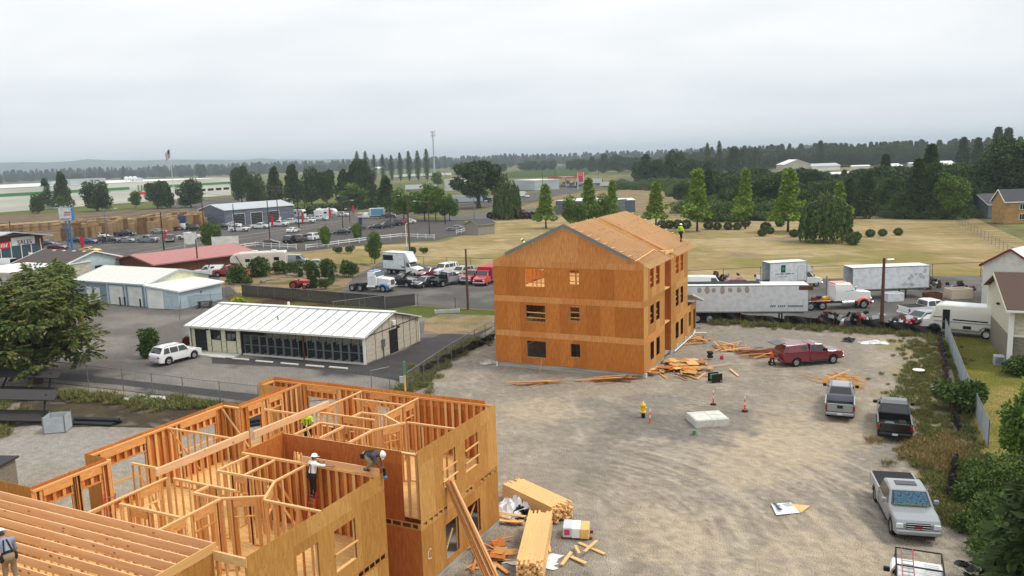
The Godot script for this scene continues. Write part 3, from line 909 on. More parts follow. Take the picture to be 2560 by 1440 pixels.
	for mir in [0,1]:
		for w in [[-7.9,0.1,-7.9,3.8,[[2.4,3.3]]],[-4.35,0.1,-4.35,3.1,[[0.5,1.3],[1.7,2.6]]],[-4.35,3.1,-2.95,3.9,[[0.45,1.25]]],[-2.75,3.6,-0.2,3.6,[]],[-3.62,5.1,-2.8,3.65,[[0.5,1.35]]],[-3.62,5.1,-3.62,6.85,[]],[-5.2,5.15,-5.2,6.85,[]],[-6.6,5.15,-6.6,6.85,[]],[-6.6,5.1,-3.65,5.1,[[0.9,1.6]]],[-7.6,3.85,-4.4,3.85,[[1.4,2.2]]],[-7.5,1.35,-4.45,1.35,[[0.6,1.4]]],[-5.7,3.1,-4.4,3.1,[]],[-5.7,3.15,-5.7,3.8,[]],[-10.6,4.4,-8.5,4.4,[]]]:
			var ops := []
			for o in w[4]: ops.append([o[0],o[1],0.05,2.08])
			if mir == 0: stud_wall(b,w[0],w[1],w[2],w[3],F2,T,ops)
			else: stud_wall(b,w[0],16.55 - w[1],w[2],16.55 - w[3],F2,T,ops)
	stud_wall(b,-12.9,8.3,-8.2,8.3,F2,T,[])
	stud_wall(b,-11.6,16.4,-1.5,16.4,F2,T,[[3.4,5.0,0.05,2.08]])
	stud_wall(b,-1.35,16.62,-0.1,16.62,F2,T,[])
	var js := sub("joist_floor",b)
	var z := 16.62
	while z < 24.0:
		board("joist",js,v3(-13.3,T + 0.13,z),v3(-6.9,T + 0.13,z),0.286,0.045,4)
		board("joist",js,v3(-6.895,T + 0.13,z),v3(-1.42,T + 0.13,z),0.286,0.045,4)
		z += 0.49
	board("rim_joist",js,v3(-1.395,T + 0.13,16.55),v3(-1.395,T + 0.13,24.2),0.29,0.045,1)
	board("rim_joist",js,v3(-1.37,T - 0.1,16.7),v3(0.0,T - 0.1,16.7),0.3,0.045,0)
	for e in [[-7.75,3.0,-7.95,7.95],[-8.2,8.0,-8.35,12.85]]:
		var bm := sub("laminated_beam",b)
		for k in 3: board("ply",bm,v3(e[0] + (k - 1) * 0.047,T + 0.15,e[1] + k * 0.02),v3(e[2] + (k - 1) * 0.047,T + 0.15,e[3] + k * 0.015),0.3,0.044,4)
	board("edge_board",b,v3(-3.9,T + 0.13,9.5),v3(-0.15,T + 0.13,9.5),0.27,0.04,4)
	for e in [[1.95,3.05,4.35],[1.95,3.05,4.95],[4.0,5.05,4.25],[4.0,5.05,4.75]]: board("guard_rail",b,v3(0.03,e[2],e[0] - 0.1),v3(0.03,e[2] - 0.03,e[1] + 0.1),0.04,0.085)
	for e in [[11.3,12.6,4.35],[13.3,14.6,3.9]]: board("guard_rail",b,v3(0.03,e[2],e[0]),v3(0.03,e[2] + 0.03,e[1]),0.04,0.085)
	for e in [[5.4,7.8,4.7],[9.6,11.9,4.55],[14.0,15.4,4.3],[12.7,13.8,4.2],[1.7,2.7,4.5],[1.7,2.7,4.0]]:
		board("guard_rail",b,v3(-12.95 if e[0] > 4.7 and e[0] < 12.3 else -11.85,e[2],e[0]),v3(-12.95 if e[0] > 4.7 and e[0] < 12.3 else -11.85,e[2],e[1]),0.085,0.04)
	for e in [[-12.95,8.2,6.05,-11.2,8.2,4.3],[-13.0,4.85,6.0,-11.4,4.85,4.2],[-9.0,12.0,3.4,-9.6,12.6,5.9],[-3.4,10.3,3.4,-3.75,11.7,6.0],[-3.3,10.0,3.4,-3.7,11.2,6.0],[-2.2,14.5,3.35,-1.2,15.9,4.4],[-2.0,15.9,3.35,-1.3,14.6,4.3],[-5.9,1.6,5.3,-5.7,2.6,6.5],[-6.6,5.7,5.3,-6.3,6.4,6.4]]:
		board("brace",b,v3(e[0],e[2],e[1]),v3(e[3],e[5],e[4]),0.09,0.04,-1)
	for k in 9:
		board("stacked_plank",b,v3(-2.9,F2 + 0.05 + k * 0.05,15.1 + rf(-0.03,0.03)),v3(-0.6,F2 + 0.05 + k * 0.05,15.0 + rf(-0.03,0.03)),0.045,0.2,6)
	for k in 3: board("stacked_plank",b,v3(-11.0,F2 + 0.06 + k * 0.05,13.4),v3(-8.3,F2 + 0.06 + k * 0.05,13.2),0.045,0.25,4)
	board("upright_plank",b,v3(-2.15,F2 + 0.6,12.2),v3(-2.1,F2 + 2.3,11.9),0.02,0.22,2)
	var cb := Bld.new()
	for k in 13:
		var a0 := 0.9 + k * 4.4 / 13.0
		var a1 := 0.9 + (k + 1) * 4.4 / 13.0
		var wd := 0.045 + 0.015 * sin(k * 1.7)
		cb.q(v3(0.016,1.52 + sin(a0) * (0.2 + wd),6.47 - cos(a0) * (0.13 + wd)),v3(0.016,1.52 + sin(a1) * (0.2 + wd),6.47 - cos(a1) * (0.13 + wd)),v3(0.016,1.52 + sin(a1) * 0.2,6.47 - cos(a1) * 0.13),v3(0.016,1.52 + sin(a0) * 0.2,6.47 - cos(a0) * 0.13))
	part(cb.m(),"painted_letter",M.paint_white,b)
func make_far_block() -> void:
	var b := thing("three_storey_timber_building","three storey building clad in bare orange plywood with open roof trusses","building",v3(-1.578,0,-70.105),-0.4472)
	var W := 13.42
	var fo := sub("foundation",b)
	block("concrete_footing",fo,"concrete",v3(W / 2,0.1,-3.25),v3(W - 0.06,0.62,6.4))
	block("concrete_footing",fo,"concrete",v3(W / 2 - 3.5,0.1,-7.5),v3(W - 7.1,0.62,2.2))
	block("concrete_footing",fo,"concrete",v3(W / 2,0.1,-13.6),v3(W - 0.06,0.62,10.0))
	var w := sub("exterior_wall",b)
	var lv := [0.42,2.78,5.83,8.88]
	var fr := [[2.98,4.8],[7.03,7.92]]
	var sill := [[1.01,2.46,1.31],[4.16,5.6,4.46],[7.21,8.73,7.54]]
	for k in 3:
		var ops := [[fr[0][0],fr[0][1],sill[k][0],sill[k][1]],[fr[1][0],fr[1][1],sill[k][2],sill[k][1]]]
		sheath(w,0,0,W,0,lv[k] if k == 0 else lv[k] + 0.51,lv[k + 1],ops,ORANGE,1.22,0.0)
		sheath(w,0,0.003,W,0.003,lv[k + 1],lv[k + 1] + 0.51,[],PINK,2.44,0.9 * k)
		for sd in [[W,0.0,W,-6.46,[[1.9,2.95],[3.7,4.78]]],[W,-8.6,W,-15.0,[[1.7,2.85],[3.55,4.6]]]]:
			var so := []
			for e in sd[4]: so.append([e[0],e[1],lv[k] + 0.62 + (0.0 if k == 0 else 0.72) ,lv[k] + 2.14 + (0.0 if k == 0 else 0.75)])
			sheath(w,sd[0],sd[1],sd[2],sd[3],lv[k] if k == 0 else lv[k] + 0.51,lv[k + 1],so,TAN,1.22,0.0)
			sheath(w,sd[0] + 0.003,sd[1],sd[2] + 0.003,sd[3],lv[k + 1],lv[k + 1] + 0.51,[],["ply_tan2","ply_pink1","ply_tan1"],2.44,0.5)
		sheath(w,W,-6.46,7.0,-6.46,lv[k],lv[k + 1] + 0.5,[],RED,1.22)
		sheath(w,7.0,-6.46,7.0,-8.6,lv[k],lv[k + 1] + 0.5,[],RED,1.22)
		sheath(w,7.0,-8.6,W,-8.6,lv[k] if k == 0 else lv[k] + 0.51,lv[k + 1] + 0.51,[],RED,1.22)
		sheath(w,0,-15.0,0,0,lv[k],lv[k + 1] + 0.5,[[3.0,5.0,lv[k] + 1.2,lv[k] + 2.6],[9.0,11.0,lv[k] + 1.2,lv[k] + 2.6]],ORANGE,1.22)
		sheath(w,W,-15.0,0,-15.0,lv[k],lv[k + 1] + 0.5,[[2.0,4.0,lv[k] + 1.2,lv[k] + 2.6],[8.0,10.0,lv[k] + 1.2,lv[k] + 2.6]],ORANGE,1.22)
	sheath(w,W,-15.0,W,-18.6,lv[0],3.3,[[0.4,1.4,1.2,2.6],[2.35,3.4,0.5,2.6]],TAN,1.22)
	sheath(w,W,-18.6,W - 6.0,-18.6,lv[0],3.1,[],TAN,1.22)
	var lean := Bld.new()
	lean.prism(P2([-14.95,4.62,-20.3,3.12,-20.3,2.98,-14.95,4.46]),0,7.0,Transform3D(Basis(v3(0,0,1),v3(0,1,0),v3(1,0,0)),v3(W - 6.5,0,0)))
	part(lean.m(),"lean_to_roof",M.metal_white2,b)
	for k in 3: block("floor_slab",b,"deck",v3(W / 2,lv[k] + (0.0 if k == 0 else 0.4),-7.5),v3(W - 0.2,0.1,14.7)) if k > 0 else block("floor_slab",b,"concrete",v3(W / 2,0.38,-7.5),v3(W - 0.2,0.1,14.7))
	for k in 3:
		var y0: float = lv[k] + (0.05 if k == 0 else 0.46)
		stud_wall(b,0.1,-0.09,W - 0.1,-0.09,y0,lv[k + 1] + 0.4,[[2.88,4.7,sill[k][0] - y0,sill[k][1] - y0],[6.93,7.82,sill[k][2] - y0,sill[k][1] - y0]],0.14)
		stud_wall(b,2.2,-3.4,9.5,-3.4,y0,lv[k + 1] + 0.4,[[3.2,4.1,0.0,2.05]])
		stud_wall(b,5.6,-3.3,5.6,-0.2,y0,lv[k + 1] + 0.4,[[0.6,1.5,0.0,2.05]])
		stud_wall(b,9.4,-6.0,9.4,-0.2,y0,lv[k + 1] + 0.4,[])
	for k in [1,2]:
		for e in [0.32,0.78]:
			board("guard_rail",b,v3(2.9,sill[k][0] + e,-0.2),v3(4.9,sill[k][0] + e - 0.03,-0.2),0.09,0.04)
			board("guard_rail",b,v3(6.9,sill[k][2] + e - 0.1,-0.2),v3(8.0,sill[k][2] + e - 0.1,-0.2),0.09,0.04)
			for sd in [[-1.8,-3.05],[-3.6,-4.9],[-10.2,-11.55],[-12.05,-13.3]]: board("guard_rail",b,v3(W - 0.2,lv[k] + 1.34 + e,sd[0]),v3(W - 0.2,lv[k] + 1.34 + e,sd[1]),0.09,0.04)
	var ridge := 12.5
	var gx := 6.85
	var g := sub("gable",b)
	var cols := [0.0,1.6,3.0,4.15,5.3,6.6,7.9,9.2,10.6,12.0,W]
	for i in cols.size() - 1:
		var x0: float = cols[i] + 0.004
		var x1: float = cols[i + 1] - 0.004
		var p := PackedVector2Array()
		var top0: float = 9.4 + (ridge - 9.4) * (x0 / gx if x0 < gx else (W - x0) / (W - gx))
		var top1: float = 9.4 + (ridge - 9.4) * (x1 / gx if x1 < gx else (W - x1) / (W - gx))
		p.append(Vector2(x0,9.394))
		p.append(Vector2(x0,maxf(top0 - 0.02,9.4)))
		if x0 < gx and x1 > gx: p.append(Vector2(gx,ridge - 0.02))
		p.append(Vector2(x1,maxf(top1 - 0.02,9.4)))
		p.append(Vector2(x1,9.394))
		var B := Bld.new()
		var uo := Vector2(rng.randf(),rng.randf())
		var id := Geometry2D.triangulate_polygon(p)
		for t in range(0,id.size(),3):
			for e in [id[t],id[t + 1],id[t + 2]]: B.v(v3(p[e].x,p[e].y,0.0),uo + Vector2((p[e].x - x0) / 2.44,-p[e].y / 2.44))
			for e in [id[t],id[t + 2],id[t + 1]]: B.v(v3(p[e].x,p[e].y,-0.012),uo + Vector2((p[e].x - x0) / 2.44,-p[e].y / 2.44))
		for e in p.size():
			var q0 := p[e]
			var q1 := p[(e + 1) % p.size()]
			B.q(v3(q0.x,q0.y,0),v3(q1.x,q1.y,0),v3(q1.x,q1.y,-0.012),v3(q0.x,q0.y,-0.012))
		part(B.m(),"plywood_sheet",M[PINK[rng.randi() % 2]],g)
	var sl := (ridge - 9.4) / gx
	for s in [-1.0,1.0]:
		var B := Bld.new()
		var x1 := 1.4 if s < 0 else 12.5
		var dx := absf(gx - x1)
		var slope := sl if s < 0 else (ridge - 9.4) / (W - gx)
		var y1 := ridge + 0.12 - dx * slope
		B.prism(P2([gx,ridge + 0.12,x1,y1,x1,y1 - 0.3,gx,ridge - 0.18]),0.5,0.53)
		part(B.m(),"barge_board",M.galvanised,b)
	for blk in [[-0.05,11,-6.35],[-8.65,14,-16.3]]:
		var nt: int = blk[1]
		for i in nt:
			var z: float = lerpf(blk[0],blk[2],float(i) / (nt - 1))
			var t := sub("roof_truss",b)
			var ov := 0.62
			for s in [-1.0,1.0]:
				var ex := 0.0 - ov if s < 0 else W + ov
				var sp := sl if s < 0 else (ridge - 9.4) / (W - gx)
				var run := absf(gx - ex)
				board("top_chord",t,v3(gx,ridge - 0.05,z),v3(ex,ridge - 0.05 - run * sp,z),0.12,0.045,7)
			board("bottom_chord",t,v3(0.05,9.45,z),v3(W - 0.05,9.45,z),0.09,0.04,8)
			for e in [[2.0,3.6],[3.6,5.2],[5.2,6.85],[8.5,6.85],[8.5,10.1],[10.1,11.6]]:
				var yt: float = ridge - 0.1 - (gx - e[1]) * sl if e[1] <= gx else ridge - 0.1 - (e[1] - gx) * (ridge - 9.4) / (W - gx)
				board("web",t,v3(e[0],9.5,z),v3(e[1],yt,z),0.085,0.04,8)
			for e in [[2.0,2.2],[3.6,3.6],[8.5,8.6],[10.1,10.1]]:
				var yt: float = ridge - 0.1 - absf(gx - e[1]) * sl
				board("web",t,v3(e[0],9.5,z),v3(e[1],yt,z),0.085,0.04,8)
	for k in 9:
		var x := gx + 0.6 + k * 0.68
		var y := ridge + 0.05 - (x - gx) * (ridge - 9.4) / (W - gx)
		board("lookout",b,v3(x,y,0.52),v3(x + 0.03,y,-0.62),0.045,0.09,5)
		if k < 8: board("lookout",b,v3(x,y,-16.2),v3(x,y,-17.0),0.045,0.09,5)
	for k in 6:
		var x := gx - 0.8 - k * 0.9
		board("lookout",b,v3(x,ridge + 0.05 - (gx - x) * sl,0.52),v3(x,ridge + 0.05 - (gx - x) * sl,-0.62),0.045,0.09,5)
	var rs := (ridge - 9.4) / (W - gx)
	board("brace",b,v3(12.9,ridge + 0.06 - 6.05 * rs,0.0),v3(12.6,ridge + 0.1 - 5.75 * rs,-6.2),0.04,0.09,5)
	board("barge_rafter",b,v3(gx,ridge + 0.04,-6.75),v3(14.15,ridge + 0.04 - 7.3 * rs,-6.75),0.16,0.05,5)
	board("ledger",b,v3(W + 0.1,9.5,-6.3),v3(W + 0.1,9.5,-9.0),0.25,0.05,5)
	for k in 6: board("valley_plank",b,v3(9.3 + k * 0.1,9.75 - k * 0.03,-7.0 - k * 0.28),v3(W,9.62 - k * 0.03,-7.1 - k * 0.28),0.03,0.24,5)
	var pv := Bld.new()
	pv.path([v3(W + 0.25,0.25,-9.0),v3(W + 0.25,0.25,-16.5),v3(W + 0.25,0.5,-17.2)],0.06,8)
	pv.path([v3(W + 0.25,0.3,-17.0),v3(W + 1.3,0.25,-17.6)],0.06,8)
	for e in [-10.0,-13.2]: pv.tube(v3(W + 0.25,0.2,e),v3(W + 0.25,0.75,e),0.05,0.05,8)
	part(pv.m(),"drain_pipe",M.pvc_white,b)
	for e in [v3(0.15,0,0.2),v3(W + 0.15,0,-0.2)]:
		var B := Bld.new()
		B.tube(e,e + v3(0,0.42,0),0.06,0.06,10)
		part(B.m(),"drain_stub",M.pvc_white,b)
	board("leaning_plank",b,v3(4.5,0.0,0.75),v3(4.45,1.0,0.06),0.09,0.04,2)
func arch(x: float,r: float,yb: float) -> Array:
	var o := []
	var a0 := asin(clampf((yb - r * 0.86) / r,-0.9,0.9))
	for k in 9:
		var a := lerpf(a0,PI - a0,k / 8.0)
		o.append(Vector2(x + cos(a) * r,r * 0.86 + sin(a) * r))
	return o
func shell(prof: PackedVector2Array,W: float,belt: float,roof: float,L: float,r := 0.06,tumble := 0.2,nose := 0.14) -> ArrayMesh:
	if Geometry2D.is_polygon_clockwise(prof): prof.reverse()
	var n := prof.size()
	var ins := PackedVector2Array()
	for i in n:
		var a := (prof[i] - prof[(i + n - 1) % n]).normalized()
		var b := (prof[(i + 1) % n] - prof[i]).normalized()
		var m := (a + b).normalized()
		ins.append(prof[i] + Vector2(-m.y,m.x) * r)
	var hw := PackedFloat32Array()
	var B := Bld.new()
	B.sm(0)
	var x0 := -L / 2
	while x0 < L / 2:
		var y0 := 0.0
		while y0 < roof + 0.1:
			for pl in Geometry2D.intersect_polygons(ins,PackedVector2Array([Vector2(x0,y0),Vector2(x0 + 0.4,y0),Vector2(x0 + 0.4,y0 + 0.3),Vector2(x0,y0 + 0.3)])):
				var id := Geometry2D.triangulate_polygon(pl)
				for t in range(0,id.size(),3):
					for s in [1.0,-1.0]:
						var q := []
						for k in 3:
							var p := pl[id[t + k]]
							q.append(v3(p.x,p.y,s * half_w(p,W,belt,roof,L,tumble,nose)))
						if s > 0: B.t(q[0],q[1],q[2])
						else: B.t(q[0],q[2],q[1])
			y0 += 0.3
		x0 += 0.4
	B.sm(-1)
	for i in n:
		var j := (i + 1) % n
		var ha := half_w(ins[i],W,belt,roof,L,tumble,nose)
		var hb := half_w(ins[j],W,belt,roof,L,tumble,nose)
		var ra := [[ins[i],ha],[prof[i],ha - r],[prof[i],-(ha - r)],[ins[i],-ha]]
		var rb := [[ins[j],hb],[prof[j],hb - r],[prof[j],-(hb - r)],[ins[j],-hb]]
		for k in 3:
			B.q(v3(ra[k][0].x,ra[k][0].y,ra[k][1]),v3(rb[k][0].x,rb[k][0].y,rb[k][1]),v3(rb[k + 1][0].x,rb[k + 1][0].y,rb[k + 1][1]),v3(ra[k + 1][0].x,ra[k + 1][0].y,ra[k + 1][1]))
	return B.m()
func half_w(p: Vector2,W: float,belt: float,roof: float,L: float,tumble: float,nose: float) -> float:
	var h := W / 2
	if p.y > belt: h -= tumble * (p.y - belt) / maxf(roof - belt,0.1)
	var e := clampf((absf(p.x) / (L / 2) - 0.72) / 0.28,0,1)
	h -= nose * e * e
	if p.y < 0.45: h -= (0.45 - p.y) * 0.15
	return h
func wheel_meshes(r: float,w: float) -> Array:
	var key := "wheel%.2f_%.2f" % [r,w]
	if proto.has(key): return proto[key]
	var bs := Basis(Vector3.RIGHT,PI / 2)
	var t := Bld.new()
	t.lathe([Vector2(r * 0.62,-w * 0.5),Vector2(r * 0.93,-w * 0.5),Vector2(r,-w * 0.36),Vector2(r,w * 0.36),Vector2(r * 0.93,w * 0.5),Vector2(r * 0.62,w * 0.5)],Vector3.ZERO,20,bs)
	var m := Bld.new()
	m.lathe([Vector2(0.0,w * 0.30),Vector2(r * 0.2,w * 0.34),Vector2(r * 0.24,w * 0.2),Vector2(r * 0.55,w * 0.2),Vector2(r * 0.64,w * 0.46),Vector2(r * 0.64,-w * 0.46),Vector2(0.0,-w * 0.42)],Vector3.ZERO,20,bs)
	for k in 5:
		var a := TAU * k / 5.0
		m.box(v3(cos(a) * r * 0.38,sin(a) * r * 0.38,-w * 0.36),v3(r * 0.42,r * 0.13,0.03),Basis(v3(0,0,1),a))
		m.box(v3(cos(a) * r * 0.38,sin(a) * r * 0.38,w * 0.26),v3(r * 0.42,r * 0.13,0.06),Basis(v3(0,0,1),a))
	proto[key] = [t.m(),m.m()]
	return proto[key]
func wheel(o: Node3D,x: float,z: float,r: float,w := 0.24,rim := "alloy") -> void:
	var k := wheel_meshes(r,w)
	var n := part(k[0],"wheel",M.rubber,o,v3(x,r,z),Basis(Vector3.UP,0.0 if z > 0 else PI))
	part(k[1],"rim",M[rim],n)
func pane(o: Node3D,called: String,pts: Array,z: float,W: float,belt: float,roof: float,L: float,tumble: float,m := "glass") -> void:
	var id := Geometry2D.triangulate_polygon(PackedVector2Array(pts))
	var B := Bld.new()
	var s := signf(z)
	var f := []
	var g := []
	for p in pts:
		var h := half_w(p,W,belt,roof,L,tumble,0.14)
		f.append(v3(p.x,p.y,s * (h + 0.008)))
		g.append(v3(p.x,p.y,s * (h - 0.03)))
	for t in range(0,id.size(),3): B.t(f[id[t]],f[id[t + 1]],f[id[t + 2]])
	for i in f.size():
		var j := (i + 1) % f.size()
		B.q(f[i],f[j],g[j],g[i])
	part(B.m(),called,M[m],o)
func front_glass(o: Node3D,called: String,a: Vector2,b: Vector2,ha: float,hb: float,m := "glass") -> void:
	var B := Bld.new()
	var n := Vector2(-(b - a).y,(b - a).x).normalized()
	if n.y < 0: n = -n
	var a2 := a.lerp(b,0.06) + n * 0.012
	var b2 := a.lerp(b,0.94) + n * 0.012
	var pts := [v3(a2.x,a2.y,-ha),v3(b2.x,b2.y,-hb),v3(b2.x,b2.y,hb),v3(a2.x,a2.y,ha)]
	B.q(pts[0],pts[1],pts[2],pts[3])
	var d := v3(-n.x,-n.y,0) * 0.03
	for i in 4: B.q(pts[i],pts[(i + 1) % 4],pts[(i + 1) % 4] + d,pts[i] + d)
	part(B.m(),called,M[m],o)
func bevbox(o: Node3D,called: String,m: String,c: Vector3,s: Vector3,ch := 0.03,bs := Basis()) -> MeshInstance3D:
	var B := Bld.new()
	B.bev(Vector3.ZERO,s,ch,bs)
	return part(B.m(),called,M[m],o,c)
const CARS := {
	"sedan": {"L": 4.75,"W": 1.82,"wr": 0.33,"axf": 1.42,"axr": -1.38,"roof": 1.45,"belt": 0.92,"hood": [2.3,0.66,1.0,0.92],"ws": [1.0,0.93,0.32,1.41],"rear": [-0.95,1.4,-1.6,1.05],"tail": [-2.3,0.98],"pil": [-0.25,-1.05]},
	"coupe": {"L": 4.75,"W": 1.88,"wr": 0.35,"axf": 1.42,"axr": -1.36,"roof": 1.36,"belt": 0.9,"hood": [2.3,0.68,0.85,0.92],"ws": [0.85,0.93,0.12,1.33],"rear": [-0.7,1.32,-1.7,1.02],"tail": [-2.3,0.98],"pil": [-0.7]},
	"hatch": {"L": 4.3,"W": 1.78,"wr": 0.32,"axf": 1.3,"axr": -1.3,"roof": 1.47,"belt": 0.92,"hood": [2.1,0.7,1.0,0.95],"ws": [1.0,0.96,0.3,1.43],"rear": [-1.45,1.42,-1.95,1.0],"tail": [-2.1,0.92],"pil": [-0.3,-1.15]},
	"suv": {"L": 4.65,"W": 1.88,"wr": 0.37,"axf": 1.4,"axr": -1.35,"roof": 1.72,"belt": 1.08,"hood": [2.25,0.86,1.0,1.1],"ws": [1.0,1.11,0.45,1.66],"rear": [-1.75,1.68,-2.1,1.15],"tail": [-2.28,1.02],"pil": [-0.25,-1.15]},
	"bigsuv": {"L": 5.1,"W": 1.98,"wr": 0.39,"axf": 1.5,"axr": -1.5,"roof": 1.88,"belt": 1.18,"hood": [2.45,0.98,1.15,1.18],"ws": [1.15,1.19,0.6,1.82],"rear": [-2.2,1.84,-2.42,1.25],"tail": [-2.5,1.1],"pil": [-0.2,-1.2]},
	"van": {"L": 5.4,"W": 1.98,"wr": 0.36,"axf": 1.75,"axr": -1.6,"roof": 2.1,"belt": 1.2,"hood": [2.6,1.0,2.0,1.2],"ws": [2.0,1.2,1.35,2.02],"rear": [-2.6,2.05,-2.66,1.2],"tail": [-2.68,1.0],"pil": [0.7]},
}
func car_prof(k: Dictionary,clear := 0.24) -> PackedVector2Array:
	var L: float = k.L
	var ra: float = k.wr * 1.16
	var p := PackedVector2Array()
	p.append(Vector2(-L / 2 + 0.12,clear + 0.06))
	p.append(Vector2(-L / 2 + 0.01,clear + 0.22))
	p.append(Vector2(-L / 2,k.tail[1] - 0.18))
	p.append(Vector2(k.tail[0] + 0.04,k.tail[1]))
	p.append(Vector2(k.rear[2],k.rear[3]))
	p.append(Vector2(k.rear[0],k.rear[1]))
	p.append(Vector2((k.rear[0] + k.ws[2]) / 2,k.roof))
	p.append(Vector2(k.ws[2],k.ws[3]))
	p.append(Vector2(k.ws[0],k.ws[1]))
	p.append(Vector2(lerpf(k.hood[0],k.hood[2],0.45),lerpf(k.hood[1],k.hood[3],0.72)))
	p.append(Vector2(k.hood[0] - 0.05,k.hood[1] + 0.04))
	p.append(Vector2(L / 2,k.hood[1] - 0.14))
	p.append(Vector2(L / 2,clear + 0.18))
	p.append(Vector2(L / 2 - 0.1,clear + 0.04))
	for e in arch(k.axf,ra,clear): p.append(e)
	for e in arch(k.axr,ra,clear): p.append(e)
	return p
func side_glass(o: Node3D,k: Dictionary,quad: Array,pil: Array) -> void:
	var q := PackedVector2Array(quad)
	var cuts := [99.0]
	cuts.append_array(pil)
	cuts.append(-99.0)
	for i in cuts.size() - 1:
		var hi: float = cuts[i] - 0.04
		var lo: float = cuts[i + 1] + 0.04
		for pl in Geometry2D.intersect_polygons(q,PackedVector2Array([Vector2(lo,0),Vector2(hi,0),Vector2(hi,5),Vector2(lo,5)])):
			for s in [-1.0,1.0]: pane(o,"side_window",Array(pl),s,k.W,k.belt,k.roof,k.L,0.2)
func car(kind: String,paint: String,label: String,rear: Vector3,front: Vector3,o2 := {}) -> Node3D:
	var k: Dictionary = CARS[kind]
	var mid := (rear + front) / 2
	mid.y = 0
	var key := "car_" + kind
	var name2: String = {"sedan": "sedan_car","coupe": "sports_car","hatch": "hatchback_car","suv": "suv_car","bigsuv": "suv_car","van": "van"}[kind]
	var o := thing(o2.get("name",name2),label,"van" if kind == "van" else "car",mid,heading(rear,front),o2.get("group",""))
	if not proto.has(key): proto[key] = shell(car_prof(k),k.W,k.belt,k.roof,k.L)
	part(proto[key],"body",M["car_" + paint],o)
	var yb: float = k.belt + 0.03
	var h: float = k.W / 2 - 0.13
	if kind == "van": side_glass(o,k,[Vector2(k.ws[0] - 0.22,yb),Vector2(k.ws[2] - 0.02,k.ws[3] - 0.14),Vector2(0.75,k.ws[3] - 0.14),Vector2(0.75,yb)],[])
	else: side_glass(o,k,[Vector2(k.ws[0] - 0.2,yb),Vector2(k.ws[2] - 0.04,k.ws[3] - 0.08),Vector2(k.rear[0] + 0.1,k.rear[1] - 0.08),Vector2(k.rear[2] + 0.28,yb)],k.pil)
	front_glass(o,"windscreen",Vector2(k.ws[0],k.ws[1]),Vector2(k.ws[2],k.ws[3]),h,h - 0.12)
	front_glass(o,"rear_window",Vector2(k.rear[2],k.rear[3]),Vector2(k.rear[0],k.rear[1]),h - 0.05,h - 0.16)
	for s in [-1.0,1.0]:
		bevbox(o,"headlight","light_clear",v3(k.L / 2 - 0.13,k.hood[1] - 0.08,s * (k.W / 2 - 0.28)),v3(0.24,0.14,0.34))
		bevbox(o,"tail_light","light_red",v3(-k.L / 2 + 0.12,k.tail[1] - 0.17,s * (k.W / 2 - 0.25)),v3(0.24,0.17,0.26))
		bevbox(o,"mirror","car_" + paint,v3(k.ws[0] - 0.3,yb + 0.06,s * (k.W / 2 + 0.06)),v3(0.12,0.12,0.2))
		wheel(o,k.axf,s * (k.W / 2 - 0.14),k.wr)
		wheel(o,k.axr,s * (k.W / 2 - 0.14),k.wr)
	bevbox(o,"grille","black_plastic",v3(k.L / 2 - 0.01,k.hood[1] - 0.26,0),v3(0.06,0.2,k.W * 0.55))
	bevbox(o,"number_plate","plate_white",v3(-k.L / 2 - 0.005,0.62,0),v3(0.02,0.12,0.32),0.005)
	if kind == "suv" or kind == "bigsuv":
		for s in [-1.0,1.0]:
			var B := Bld.new()
			B.path([v3(0.3,k.roof - 0.02,s * (h - 0.1)),v3(0.1,k.roof + 0.05,s * (h - 0.1)),v3(-1.4,k.roof + 0.05,s * (h - 0.1)),v3(-1.6,k.roof - 0.04,s * (h - 0.1))],0.02,6)
			part(B.m(),"roof_rail",M.black_plastic,o)
		bevbox(o,"sill_trim","black_plastic",v3(0,0.32,0),v3(1.7,0.12,k.W + 0.01))
	return o
